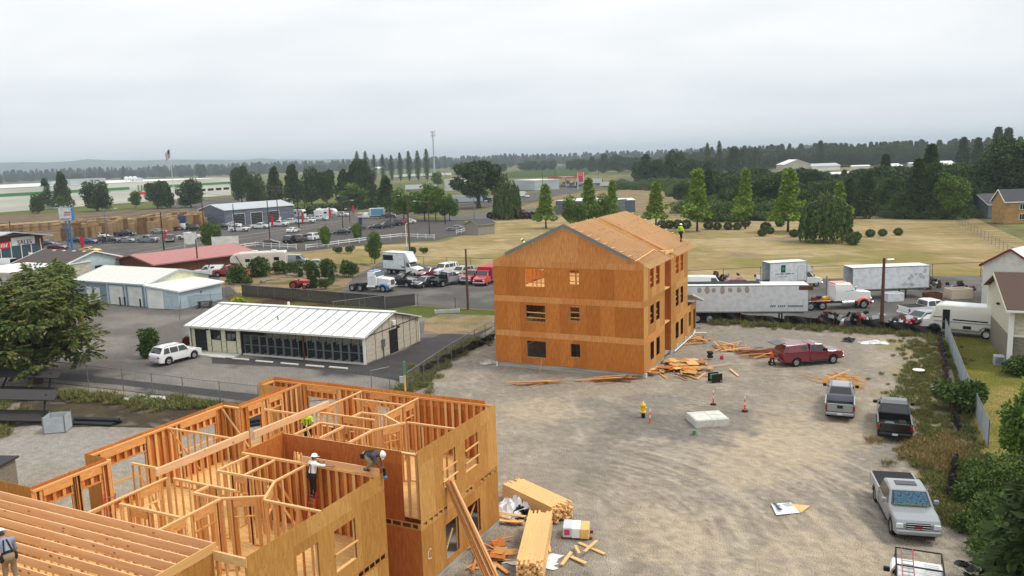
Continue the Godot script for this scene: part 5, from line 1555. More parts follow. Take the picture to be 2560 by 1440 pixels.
	o = box_truck("white box truck with a black side panel at the back of the left yard",v3(-20.36,0,-133.5),v3(-14.65,0,-129.5),{"L": 7.2,"top": 3.6})
	bevbox(o,"side_panel_black","black_plastic",v3(-2.3,2.75,1.16),v3(2.2,0.85,0.02),0.01)
	bevbox(o,"door_panel_black","black_plastic",v3(0.9,1.35,1.16),v3(0.7,0.2,0.02),0.01)
	o = pickup("black","black truck with its hood tipped open beside the blue fendered tractor",v3(-17.72,0,-118.6),v3(-15.78,0,-118.1),{"cab": 0})
	bevbox(o,"open_hood","black_plastic",v3(1.5,1.75,0),v3(1.5,0.08,1.7),0.03,Basis(v3(0,0,1),0.75))
	car("hatch","darkgrey","dark grey hatchback parked nose out in the left yard",v3(-12.15,0,-118.4),v3(-13.3,0,-116.7),{})
	pickup("silver","silver crew cab truck with a black flatbed in the left yard",v3(-10.16,0,-117.7),v3(-8.87,0,-119.2),{"cab": 2,"flatbed": true,"lift": 0.12,"wr": 0.46})
	car("bigsuv","white","white suv with roof rails behind the black flatbed truck",v3(-10.09,0,-130.4),v3(-11.37,0,-128.9),{})
	car("sedan","maroon","dull red sedan behind the dark grey hatchback",v3(-12.34,0,-129.1),v3(-13.63,0,-127.6),{})
	car("suv","tan","beige suv beside the utility pole in the left yard",v3(-7.13,0,-127.1),v3(-8.42,0,-125.5),{})
	pickup("red","red pickup with work rack between beige suv and red truck",v3(-5.17,0,-120.9),v3(-6.1,0,-119.1),{"cab": 0,"wr": 0.44,"lift": 0.1})
	box_truck("bright red medium truck half hidden by the plywood clad building",v3(-3.2,0,-119.7),v3(-3.95,0,-117.9),{"L": 6.4,"cab": "brightred","box": "red_box","top": 2.5,"wedge": false})
	camper("beige camper trailer with grey swoosh stripes behind the rock garden",v3(-41.3,0,-142.2),v3(-46.93,0,-141.5))
	pickup("white","white pickup with canopy beside the utility pole and red roofed building",v3(-49.03,0,-137),v3(-53.04,0,-136),{"cab": 0,"canopy": "white"})
	pickup("red","red pickup showing its bed behind the round bush",v3(-46.38,0,-135.7),v3(-48.35,0,-136),{"cab": 0})
	car("bigsuv","black","black suv with a roof box behind the white canopy pickup",v3(-54.03,0,-146.8),v3(-56.03,0,-146.6),{})
	pickup("black","dark pickup near the red roofed building and camper",v3(-52.61,0,-153.3),v3(-54.6,0,-153.1),{"cab": 1})
	car("sedan","palegreen","pale sedan hidden behind shrubs of the rock garden",v3(-35.44,0,-144.1),v3(-33.44,0,-144.1),{})
	car("van","greyblue","grey van top showing above the garden shrubs",v3(-40.62,0,-147.5),v3(-38.62,0,-147.5),{})
	car("suv","white","white suv with black roof rails parked at the kennel building",v3(-32.86,0,-74.6),v3(-31.51,0,-76.7),{})
	car("suv","white","white suv by the red feather flag at the left edge",v3(-105,0,-176.2),v3(-107,0,-176.2),{})
	car("coupe","yellow","yellow sports car beside the picnic frames on the dealer lot",v3(-95.8,0,-183.3),v3(-93.8,0,-182.9),{})
	car("sedan","maroon","dark red car parked before the dealership building",v3(-108.6,0,-193.4),v3(-106.6,0,-193.1),{})
	car("sedan","black","black car beside the dark red one at the dealership",v3(-117.8,0,-205.2),v3(-115.9,0,-204.9),{})
	car("van","white","white van at the left edge behind the brown shingled roof",v3(-97.1,0,-156.4),v3(-99,0,-157.1),{})
	var g := "cars for sale in rows on the dealer lot"
	for e in [["sedan","black","black sedan at the left end of the front sales row",[v3(-113.6,0,-211.9),v3(-111.7,0,-211.5)]],["sedan","blue","blue sedan second in the front sales row",[v3(-108.1,0,-207.2),v3(-106.2,0,-206.8)]],["sedan","silver","silver sedan between grey and white pickups in the front sales row",[v3(-98.6,0,-207.3),v3(-96.6,0,-206.9)]],["sedan","white","white sedan behind the grey pickup in the sales rows",[v3(-114.3,0,-225.2),v3(-112.3,0,-224.8)]],["bigsuv","white","white suv with lifted hatch in the back sales row",[v3(-109.8,0,-242.5),v3(-107.9,0,-242.1)]],["sedan","palegreen","pale green sedan in the middle of the back sales row",[v3(-102.1,0,-234.5),v3(-100.1,0,-234.1)]],["van","white","white panel van in the back sales row near the red truck",[v3(-98,0,-244),v3(-99.9,0,-244.5)]],["bigsuv","white","white suv left of the workshop in the back sales row",[v3(-101.8,0,-256.8),v3(-99.8,0,-256.4)]],["bigsuv","black","black suv before the white suv in the back sales row",[v3(-93.4,0,-239.4),v3(-91.5,0,-239)]],["suv","white","small white suv by the red flag in the back sales row",[v3(-96,0,-251.6),v3(-94,0,-251.2)]],["sedan","white","white sedan in front of the workshop doors",[v3(-86.4,0,-252.5),v3(-84.4,0,-252.1)]],["suv","white","white suv right of the grey workshop",[v3(-82.4,0,-267),v3(-80.5,0,-266.5)]],["van","white","white van beside the motorhome on the dealer lot",[v3(-76.1,0,-272.5),v3(-76.4,0,-270.6)]],["suv","darkgrey","dark suv in front of the motorhome on the dealer lot",[v3(-69.6,0,-268.1),v3(-69.9,0,-266.2)]],["suv","silver","silver suv right of the motorhome on the dealer lot",[v3(-66.2,0,-272),v3(-66.6,0,-270)]],["suv","white","white suv at the right end of the dealer row",[v3(-59.01,0,-284.7),v3(-57.05,0,-284.2)]]]:
		car(e[0],e[1],e[2],e[3][0],e[3][1],{"group": g})
	for e in [["darkgrey","dark grey pickup in the front sales row",[v3(-103.2,0,-207.7),v3(-101.2,0,-207.3)],1],["silver","big silver lifted pickup in the front sales row",[v3(-92.6,0,-205.5),v3(-90.6,0,-205.1)],2],["black","black pickup seen from the front in the front sales row",[v3(-86.3,0,-206.5),v3(-85.6,0,-204.6)],2],["white","white pickup right of the black one in the front sales row",[v3(-82.4,0,-210.8),v3(-84.4,0,-211.1)],2],["navy","dark blue pickup in the back sales row",[v3(-108.8,0,-228.1),v3(-106.8,0,-227.8)],2],["maroon","dark red pickup in the back sales row",[v3(-99.7,0,-241.9),v3(-101.7,0,-242.3)],1],["black","black pickup before the grey workshop",[v3(-86.9,0,-242.5),v3(-84.9,0,-242.1)],2],["white","white pickup with black trim on the grass verge",[v3(-77.8,0,-231.2),v3(-75.9,0,-230.8)],2],["white","white pickup second on the grass verge",[v3(-74.2,0,-239.3),v3(-72.3,0,-238.8)],2],["white","white pickup third on the grass verge by the utility pole",[v3(-70.7,0,-246.6),v3(-68.8,0,-246.1)],2],["white","white pickup behind the middle red flag",[v3(-67,0,-254.6),v3(-69,0,-255)],2],["white","white pickup in front of the middle red flag",[v3(-65,0,-256.7),v3(-63,0,-256.2)],2],["white","white pickup with open hood right of the middle flag",[v3(-61.3,0,-267.3),v3(-63.2,0,-267.7)],1]]:
		pickup(e[0],e[1],e[2][0],e[2][1],{"cab": e[3],"group": g})
	camper("white motorhome parked along the dark hedge",v3(-75,0,-281.9),v3(-73.1,0,-281.5),{"L": 7.5,"motor": true,"paint": "white","name": "motorhome"})
	camper("white camper trailer right of the motorhome along the hedge",v3(-62.8,0,-276.6),v3(-60.9,0,-276.2),{"L": 7.0,"paint": "white"})
	car("sedan","white","white sedan driving on the road past the dealer lot",v3(-59.57,0,-221.4),v3(-58.96,0,-223.3),{})
	g = "cars parked in the lot behind the white rail fence"
	for e in [["bigsuv","black","black suv parked nose to the white fence",[v3(-52.15,0,-191.2),v3(-51.8,0,-193.2)]],["bigsuv","brown","dark brown suv between black and white suvs",[v3(-50.04,0,-193.4),v3(-49.69,0,-195.3)]],["bigsuv","white","white boxy suv in the row by the white fence",[v3(-47.91,0,-196.6),v3(-47.39,0,-198.5)]],["suv","darkgrey","dark grey suv behind the young tree by the white fence",[v3(-46.9,0,-203.4),v3(-46.38,0,-205.3)]],["sedan","black","black sedan left behind the white rail fence",[v3(-56.63,0,-187.7),v3(-54.66,0,-188)]],["sedan","navy","navy sedan alone in the middle of the parking lot",[v3(-42.67,0,-211.2),v3(-44.64,0,-210.9)]],["sedan","darkgrey","dark sedan beside the blue sign post",[v3(-41.06,0,-224),v3(-42.99,0,-223.4)]],["sedan","navy","navy sedan fourth from the right in the far parking row",[v3(-36,0,-226),v3(-37.93,0,-225.5)]],["suv","darkgrey","grey suv third from the right in the far parking row",[v3(-33.83,0,-229.3),v3(-35.71,0,-228.6)]],["suv","black","black suv left of the red one in the far parking row",[v3(-32.26,0,-234.2),v3(-34.14,0,-233.5)]],["suv","red","red suv in the far parking row",[v3(-30.79,0,-237.9),v3(-32.67,0,-237.2)]],["sedan","white","white sedan at the right end of the far parking row",[v3(-29.27,0,-241.8),v3(-31.15,0,-241.1)]],["sedan","silver","silver sedan beside the grey wooden shed",[v3(-13.37,0,-212.6),v3(-15.36,0,-212.4)]]]:
		car(e[0],e[1],e[2],e[3][0],e[3][1],{"group": g})
	o = box_truck("white cab over delivery truck with a colourful printed box side",v3(-43.96,0,-269.4),v3(-45.9,0,-268.9),{"L": 7.2,"cabover": true,"top": 3.3})
	mat("mural","5aa0c8",0.5,{"tex": proto.mot,"tri": 1.6})
	for s in [-1.0,1.0]: bevbox(o,"printed_panel","mural",v3(-1.2,2.1,s * 1.16),v3(4.2,2.0,0.02),0.005)
	pickup("olive","olive drab open jeep next to the delivery truck",v3(-40.52,0,-269),v3(-38.64,0,-268.3),{"cab": 0})
	trailer("grey semi trailer on the road under the big oak",v3(-19.05,0,-334.5),v3(-17.15,0,-335.1),{"L": 14.5,"box": "box_grey"})
	semi_tractor("dark semi tractor hitched to the grey trailer under the oak",v3(-12.19,0,-345.9),v3(-10.28,0,-346.5),"navy","navy",{"sleeper": 1.4,"L": 7.8})
	o = box_truck("white box truck driving on the road past the gas station",v3(5.18,0,-377.3),v3(7,0,-378.1),{"L": 6.6})
	car("suv","magenta","magenta car on the driveway behind the round purple shrubs",v3(1.98,0,-276.5),v3(3.95,0,-276.9),{})
	semi_tractor("blue semi tractor parked at the red gas station canopy",v3(42.36,0,-505.2),v3(40.43,0,-505.7),"blue","blue",{"sleeper": 1.6,"L": 7.8})
	semi_tractor("dark red semi tractor right of the blue one at the gas station",v3(39.89,0,-539.1),v3(37.96,0,-539.6),"maroon","maroon",{"sleeper": 1.4,"L": 7.8})
	trailer("white semi trailer behind the blue tractor at the gas station",v3(52.57,0,-518.4),v3(50.64,0,-518.9),{"L": 14.0})
	semi_tractor("second dark red semi tractor parked beyond the white trailer",v3(61.9,0,-542.6),v3(59.94,0,-543.1),"maroon","maroon",{"sleeper": 1.4,"L": 7.4})
	trailer("short white trailer parked by the road past the gas station",v3(56.28,0,-464.8),v3(54.4,0,-465.5),{"L": 7.0,"axles": 1,"top": 3.4})
	pickup("blue","blue pickup at the gas station forecourt",v3(38.25,0,-480.9),v3(36.28,0,-481.3),{"cab": 2})
	car("sedan","white","white car under the small shelter by the gas station",v3(26.82,0,-519.8),v3(24.85,0,-520.1),{})
	car("sedan","silver","silver car at the gas pumps under the red canopy",v3(34.24,0,-512.9),v3(32.27,0,-513.2),{})
	for k in 7: trailer(nth(k) + " white trailer from the left in the farm truck row",v3(-122.9 + k * 8.5,0,-969),v3(-121.9 + k * 8.5,0,-970.7),{"L": 11.0,"group": "white trailers parked in the farm lot"})
	trailer("white trailer standing left of the farm truck row",v3(-129.4,0,-937.8),v3(-127.4,0,-937.8),{"L": 13.0})
	trailer("large white trailer beside the bright young trees across the road",v3(-58.65,0,-508.4),v3(-56.66,0,-508.6),{"L": 13.0})
	trailer("second white trailer right of the bright young trees across the road",v3(-53.59,0,-559.9),v3(-52.59,0,-561.6),{"L": 9.0})
func marks(o: Node3D,at: Vector3,words: Array,h: float,adv: float,m: String) -> void:
	var B := Bld.new()
	var x := at.x
	for w in words:
		for k in w:
			var a := v3(x,at.y,at.z)
			B.q(a,a + v3(0.35 * h,h,0),a + v3(0.35 * h + adv * 0.6,h * 0.95,0),a + v3(adv * 0.62,0,0))
			x += adv
		x += adv * 0.9
	part(B.m(),"printed_marks",M[m],o)
func lettering(o: Node3D,text: String,at: Vector3,h: float,m: String,yaw := 0.0,bs := Basis()) -> void:
	var f := SystemFont.new()
	f.font_names = PackedStringArray(["Droid Sans"])
	f.font_weight = 700
	var t := TextMesh.new()
	t.text = text
	t.font = f
	t.font_size = 32
	t.pixel_size = h / 24.0
	t.depth = 0.02
	t.curve_step = 4.0
	part(t,"lettering",M[m],o,at,bs * Basis(Vector3.UP,yaw))
func make_ladder(label: String,at: Vector3,yaw: float,L: float,m: String,tilt := 0.0) -> void:
	var o := thing("ladder",label,"ladder",at,yaw)
	var R := Basis(v3(0,0,1),tilt)
	for s in [-1.0,1.0]:
		var B := Bld.new()
		B.bev(v3(0,0,s * 0.2),v3(L,0.08,0.035),0.01)
		part(B.m(),"side_rail",M[m],o,R * Vector3.ZERO,R)
	var n := int(L / 0.3)
	for k in n:
		var B := Bld.new()
		B.tube(v3(-L / 2 + 0.15 + k * 0.3,0,-0.2),v3(-L / 2 + 0.15 + k * 0.3,0,0.2),0.017,0.017,6)
		part(B.m(),"rung",M.galvanised,o,Vector3.ZERO,R)
class Leaves:
	var st := SurfaceTool.new()
	var r := RandomNumberGenerator.new()
	var tri := 0
	func _init(sd: int) -> void:
		r.seed = sd
		st.begin(Mesh.PRIMITIVE_TRIANGLES)
		st.set_smooth_group(-1)
	func leaf(p: Vector3,d: Vector3,L: float,w: float,c: Color) -> void:
		var s := d.cross(Vector3(r.randf() - 0.5,r.randf() - 0.5,r.randf() - 0.5)).normalized() * w * 0.5
		var e := d * L
		var m := e * 0.5 + Vector3(0,-0.08 * L,0)
		st.set_color(c)
		st.add_vertex(p); st.add_vertex(p + m + s); st.add_vertex(p + e)
		st.add_vertex(p); st.add_vertex(p + e); st.add_vertex(p + m - s)
		tri += 2
	func clump(c: Vector3,rad: Vector3,n: int,L: float,w: float,a: Color,b: Color,fill := 0.55,droop := 0.2) -> void:
		var tone := r.randf()
		for i in n:
			var d := Vector3(r.randfn(),r.randfn(),r.randfn()).normalized()
			var q := pow(r.randf_range(fill * fill * fill,1.0),0.333)
			var p := c + d * rad * q * r.randf_range(0.85,1.12)
			var o := (d + Vector3(r.randf() - 0.5,r.randf() - 0.5,r.randf() - 0.5) * 1.6 + Vector3(0,-droop,0)).normalized()
			leaf(p,o,L * r.randf_range(0.7,1.3),w * r.randf_range(0.7,1.3),a.lerp(b,clampf(tone * 0.6 + r.randf() * 0.4,0,1)) * r.randf_range(0.8,1.2))
	func m() -> ArrayMesh:
		st.generate_normals()
		return st.commit()
func trunk_mesh(h: float,r: float,limbs: Array,lean := 0.0) -> ArrayMesh:
	var B := Bld.new()
	var p := Vector3.ZERO
	for k in 5:
		var q := v3(lean * h * (k + 1) / 5.0 + rf(-0.04,0.04) * r,h * (k + 1) / 5.0,rf(-0.5,0.5) * r)
		B.tube(p,q,r * (1.15 - k * 0.15) * (1.25 if k == 0 else 1.0),r * (1.0 - k * 0.15),8,false)
		p = q
	for l in limbs:
		var a: Vector3 = l[0]
		var b: Vector3 = l[1]
		var mid := a.lerp(b,0.5) + v3(rf(-0.1,0.1),rf(0.0,0.15),rf(-0.1,0.1)) * a.distance_to(b)
		B.tube(a,mid,r * 0.45,r * 0.3,6,false)
		B.tube(mid,b,r * 0.3,r * 0.1,6,false)
	return B.m()
const DARK := Color(0.042,0.072,0.021)
const DARK2 := Color(0.088,0.13,0.036)
const MIDG := Color(0.075,0.125,0.03)
const BRIGHT := Color(0.15,0.24,0.03)
const BRIGHT2 := Color(0.24,0.34,0.045)
const OLIVE := Color(0.14,0.15,0.042)
const WARM := Color(0.16,0.12,0.045)
func plant_mesh(kind: String,v: int) -> Array:
	var key := "plant_%s%d" % [kind,v]
	if proto.has(key): return proto[key]
	var f := Leaves.new(hash(kind) % 1000 + v * 17)
	var r := f.r
	var limbs := []
	var th := 0.5
	var tr := 0.02
	match kind:
		"round":
			th = 0.55
			tr = 0.022
			for k in 30:
				var a := r.randf() * TAU
				var y := r.randf_range(0.2,0.88)
				var rad := 0.36 * sqrt(maxf(1.0 - pow((y - 0.5) / 0.46,2.0),0.05)) * r.randf_range(0.35,1.0)
				var c := v3(cos(a) * rad,y,sin(a) * rad)
				limbs.append([v3(0,r.randf_range(0.25,0.5),0),c])
				f.clump(c,v3(0.17,0.14,0.17) * r.randf_range(0.8,1.25),300,0.05,0.034,DARK,DARK2)
		"conic":
			th = 0.8
			tr = 0.018
			for k in 26:
				var y := 0.16 + 0.8 * k / 25.0
				var a := k * 2.4
				var rad := 0.3 * pow(1.0 - (y - 0.16) / 0.88,0.75) * r.randf_range(0.5,1.0)
				var c := v3(cos(a) * rad,y,sin(a) * rad)
				limbs.append([v3(0,y * 0.8,0),c])
				f.clump(c,v3(0.17,0.13,0.17) * (1.15 - 0.75 * y),300,0.05,0.034,DARK,DARK2)
		"young":
			th = 0.9
			tr = 0.013
			for k in 34:
				var y := 0.22 + 0.76 * k / 33.0
				var a := k * 2.4 + r.randf() * 0.6
				var low := y < 0.52
				var rad: float = 0.24 * r.randf_range(0.15,1.0) if low else 0.05 * (1.2 - y) * 2.0
				if low and r.randf() < 0.25: continue
				var c := v3(cos(a) * rad,y + r.randf_range(-0.02,0.02),sin(a) * rad)
				limbs.append([v3(0,y - 0.05,0),c])
				f.clump(c,v3(0.085,0.04,0.085) if low else v3(0.06,0.055,0.06) * (1.5 - y) * r.randf_range(0.7,1.3),120,0.05,0.032,BRIGHT,BRIGHT2,0.1)
		"leafy":
			th = 0.5
			tr = 0.016
			for k in 22:
				var a := r.randf() * TAU
				var y := r.randf_range(0.3,0.93)
				var rad := 0.3 * sqrt(maxf(1.0 - pow((y - 0.58) / 0.44,2.0),0.05)) * r.randf_range(0.35,1.0)
				var c := v3(cos(a) * rad,y,sin(a) * rad)
				limbs.append([v3(0,r.randf_range(0.25,0.5),0),c])
				f.clump(c,v3(0.15,0.12,0.15) * r.randf_range(0.7,1.2),260,0.055,0.034,MIDG,BRIGHT,0.3)
		"oak":
			th = 0.5
			tr = 0.045
			for k in 40:
				var a := r.randf() * TAU
				var y := r.randf_range(0.34,0.94)
				var rad := 0.52 * sqrt(maxf(1.0 - pow((y - 0.6) / 0.4,2.0),0.05)) * r.randf_range(0.3,1.05)
				var c := v3(cos(a) * rad,y,sin(a) * rad)
				limbs.append([v3(0,r.randf_range(0.3,0.5),0),c])
				f.clump(c,v3(0.16,0.12,0.16) * r.randf_range(0.7,1.2),320,0.045,0.03,DARK * 0.8,DARK2 * 0.8)
		"fir":
			th = 0.97
			tr = 0.016
			for k in 46:
				var y := 0.1 + 0.88 * k / 45.0
				for j in 5:
					var a := k * 1.3 + j * TAU / 5.0 + r.randf() * 0.5
					var len := 0.2 * (1.06 - y) * r.randf_range(0.7,1.15) + 0.012
					for s in 3:
						var q := (s + 1.0) / 3.0
						f.clump(v3(cos(a) * len * q,y - len * 0.35 * q,sin(a) * len * q),v3(0.03,0.016,0.03) * (1.3 - y * 0.6),14,0.045,0.02,DARK * 0.75,DARK2 * 0.75,0.1,0.5)
		"poplar":
			th = 0.9
			tr = 0.012
			for k in 34:
				var y := 0.1 + 0.88 * k / 33.0
				var a := k * 2.4
				var w := 0.075 * sin(PI * clampf((y - 0.02) / 1.0,0.05,0.97))
				f.clump(v3(cos(a) * w * 0.6,y,sin(a) * w * 0.6),v3(w * 0.7 + 0.01,0.06,w * 0.7 + 0.01),60,0.03,0.016,DARK,DARK2,0.2,-0.5)
		"willow":
			th = 0.8
			tr = 0.03
			for k in 340:
				var a := r.randf() * TAU
				var rad := 0.4 * sqrt(r.randf())
				var top := r.randf_range(0.45,0.97) * (1.0 - rad * 0.9)
				var len := r.randf_range(0.16,0.42)
				var c := v3(cos(a) * rad,top,sin(a) * rad)
				if k % 6 == 0: limbs.append([v3(0,r.randf_range(0.3,0.75),0),c])
				for s in 22:
					var q := s / 22.0
					if c.y - len * q < 0.05: break
					f.leaf(c + v3(cos(a) * 0.05 * q + r.randf_range(-0.016,0.016),-len * q,sin(a) * 0.05 * q + r.randf_range(-0.016,0.016)),v3(r.randf() - 0.5,-1.6,r.randf() - 0.5).normalized(),0.06,0.03,DARK2.lerp(MIDG,r.randf()) * r.randf_range(0.7,1.2))
		"walnut":
			th = 0.42
			tr = 0.028
			for k in 74:
				var a := r.randf() * TAU
				var y := r.randf_range(0.22,0.93)
				var rad := 0.56 * sqrt(maxf(1.0 - pow((y - 0.46) / 0.52,2.0),0.08)) * r.randf_range(0.3,1.0)
				var c := v3(cos(a) * rad,y,sin(a) * rad)
				limbs.append([v3(0,r.randf_range(0.1,0.4),0),c])
				for s in 46:
					var d := v3(r.randfn(),r.randfn() * 0.6,r.randfn()).normalized()
					var p := c + d * v3(0.11,0.07,0.11) * r.randf_range(0.3,1.1)
					var o := (d + v3(0,-0.35,0)).normalized()
					var tone := r.randf()
					for q in 6:
						var e := p + o * 0.013 * q
						for sd in [-1.0,1.0]:
							f.leaf(e,(o * 0.6 + o.cross(Vector3.UP) * sd + v3(0,-0.3,0)).normalized(),0.032,0.016,DARK2.lerp(OLIVE,tone).lerp(WARM,0.35 if tone > 0.8 else 0.0) * r.randf_range(0.8,1.2))
		"ball":
			th = 0.3
			tr = 0.05
			f.clump(v3(0,0.52,0),v3(0.5,0.46,0.5),1000,0.15,0.1,DARK2,MIDG,0.6)
		"bush":
			th = 0.2
			tr = 0.03
			for k in 9:
				var a := r.randf() * TAU
				var d := r.randf() * 0.5
				f.clump(v3(cos(a) * d,r.randf_range(0.25,0.7),sin(a) * d),v3(0.34,0.3,0.34) * r.randf_range(0.7,1.1),260,0.15,0.09,DARK2,MIDG,0.4)
		"purple":
			th = 0.3
			tr = 0.05
			f.clump(v3(0,0.52,0),v3(0.45,0.46,0.45),800,0.16,0.1,Color(0.05,0.018,0.028),Color(0.09,0.035,0.045),0.75)
		"cone_shrub":
			th = 0.3
			tr = 0.03
			for k in 8:
				var y := 0.08 + k * 0.11
				f.clump(v3(0,y,0),v3(1,0.5,1) * 0.26 * sin(PI * clampf(0.22 + y * 0.75,0,0.97)),200,0.1,0.05,DARK,DARK2,0.6,-0.4)
		"vine":
			th = 0.3
			tr = 0.03
			for k in 14: f.clump(v3(r.randf_range(-0.12,0.12),0.1 + k * 0.06,r.randf_range(-0.12,0.12)),v3(0.3,0.12,0.3),220,0.09,0.07,MIDG * 0.8,MIDG * 1.4,0.5)
		"bramble":
			th = 0.2
			tr = 0.01
			for k in 30:
				var a := r.randf() * TAU
				var d := sqrt(r.randf()) * 0.9
				f.clump(v3(cos(a) * d,r.randf_range(0.15,0.75) * (1.1 - d * 0.5),sin(a) * d),v3(0.26,0.18,0.26) * r.randf_range(0.6,1.2),200,0.085,0.05,DARK2,MIDG * 1.3,0.2)
		"weeds":
			th = 0.05
			tr = 0.002
			for k in 70:
				var a := r.randf() * TAU
				var d := sqrt(r.randf()) * 0.5
				var p := v3(cos(a) * d,0,sin(a) * d)
				var hgt := r.randf_range(0.35,1.0)
				var col := MIDG.lerp(Color(0.3,0.24,0.1),r.randf() * 0.8) * r.randf_range(0.8,1.3)
				f.leaf(p,v3(r.randfn() * 0.3,1,r.randfn() * 0.3).normalized(),hgt,0.05,col)
				f.leaf(p + v3(0,hgt * 0.4,0),v3(r.randfn(),0.8,r.randfn()).normalized(),hgt * 0.4,0.07,col)
	var lean := 0.0
	proto[key] = [trunk_mesh(th,tr,limbs,lean),f.m()]
	return proto[key]
func tree(kind: String,v: int,called: String,label: String,at: Vector3,h: float,w := 1.0,group := "",tint := "leaf",category := "tree",turn := -1.0) -> Node3D:
	var m := plant_mesh(kind,v)
	var o := thing(called,label,category,at,rng.randf() * TAU if turn < 0 else turn,group)
	var bs := Basis.from_scale(v3(h * w,h,h * w))
	part(m[0],"trunk" if category == "tree" else "stem",M["bark_pale" if kind == "willow" else "bark"],o,Vector3.ZERO,bs)
	part(m[1],"crown" if category == "tree" else "foliage",M[tint],o,Vector3.ZERO,bs)
	return o
func scatter(called: String,kind: String,label: String,pts: Array,spread: Vector2,n: int,h0: float,h1: float,tint := "leaf") -> void:
	var mm := MultiMesh.new()
	mm.transform_format = MultiMesh.TRANSFORM_3D
	mm.mesh = plant_mesh(kind,0)[1]
	mm.instance_count = n
	for i in n:
		var k := rng.randf() * (pts.size() - 1)
		var a: Vector3 = pts[int(k)]
		var b: Vector3 = pts[mini(int(k) + 1,pts.size() - 1)]
		var p := a.lerp(b,k - int(k)) + v3(rng.randfn() * spread.x,0,rng.randfn() * spread.y)
		var h := rf(h0,h1)
		mm.set_instance_transform(i,Transform3D(Basis(Vector3.UP,rng.randf() * TAU).scaled(v3(h * rf(0.8,1.6),h,h * rf(0.8,1.6))),p))
	var o := MultiMeshInstance3D.new()
	o.multimesh = mm
	o.material_override = M[tint]
	o.name = numbered(called)
	add_child(o)
	o.set_meta("label",label)
	o.set_meta("category","weeds" if kind == "weeds" else "woodland")
	o.set_meta("kind","stuff")
func slab(o: Node3D,called: String,m: String,pts: Array,n: Vector3) -> MeshInstance3D:
	var B := Bld.new()
	var c := pts.size()
	for i in range(1,c - 1):
		B.t(pts[0],pts[i],pts[i + 1])
		B.t(pts[0] + n,pts[i + 1] + n,pts[i] + n)
	for i in c: B.q(pts[i],pts[(i + 1) % c],pts[(i + 1) % c] + n,pts[i] + n)
	return part(B.m(),called,M[m],o)
func window(o: Node3D,x: float,y: float,w: float,h: float,face: Transform3D,frame := "trim_white",glass := "glass",bars := 1) -> void:
	var n := sub("window",o)
	n.transform = face * Transform3D(Basis(),v3(x,y,0))
	for e in [[0,h / 2,w + 0.14,0.07],[0,-h / 2,w + 0.14,0.07],[-w / 2,0,0.07,h],[w / 2,0,0.07,h]]: block("frame",n,frame,v3(e[0],e[1],0.03),v3(e[2],e[3],0.08))
	block("pane",n,glass,v3(0,0,0.012),v3(w,h,0.02))
	for k in bars: block("glazing_bar",n,frame,v3(w * ((k + 1.0) / (bars + 1) - 0.5),0,0.035),v3(0.05,h,0.03))
func door(o: Node3D,x: float,w: float,h: float,face: Transform3D,m: String,frame := "trim_white",called := "door") -> void:
	var n := sub(called,o)
	n.transform = face * Transform3D(Basis(),v3(x,h / 2,0))
	block("leaf",n,m,v3(0,0,0.02),v3(w,h,0.04))
	for e in [[0,h / 2 + 0.03,w + 0.2,0.1],[-w / 2 - 0.05,0,0.1,h],[w / 2 + 0.05,0,0.1,h]]: block("frame",n,frame,v3(e[0],e[1],0.035),v3(e[2],e[3],0.07))
	if w > 2.0:
		for k in int(h / 0.5): block("panel_joint",n,frame,v3(0,-h / 2 + 0.5 * (k + 1),0.042),v3(w,0.025,0.008))
	else: block("handle",n,"galvanised",v3(w * 0.38,-0.05,0.06),v3(0.1,0.05,0.05))
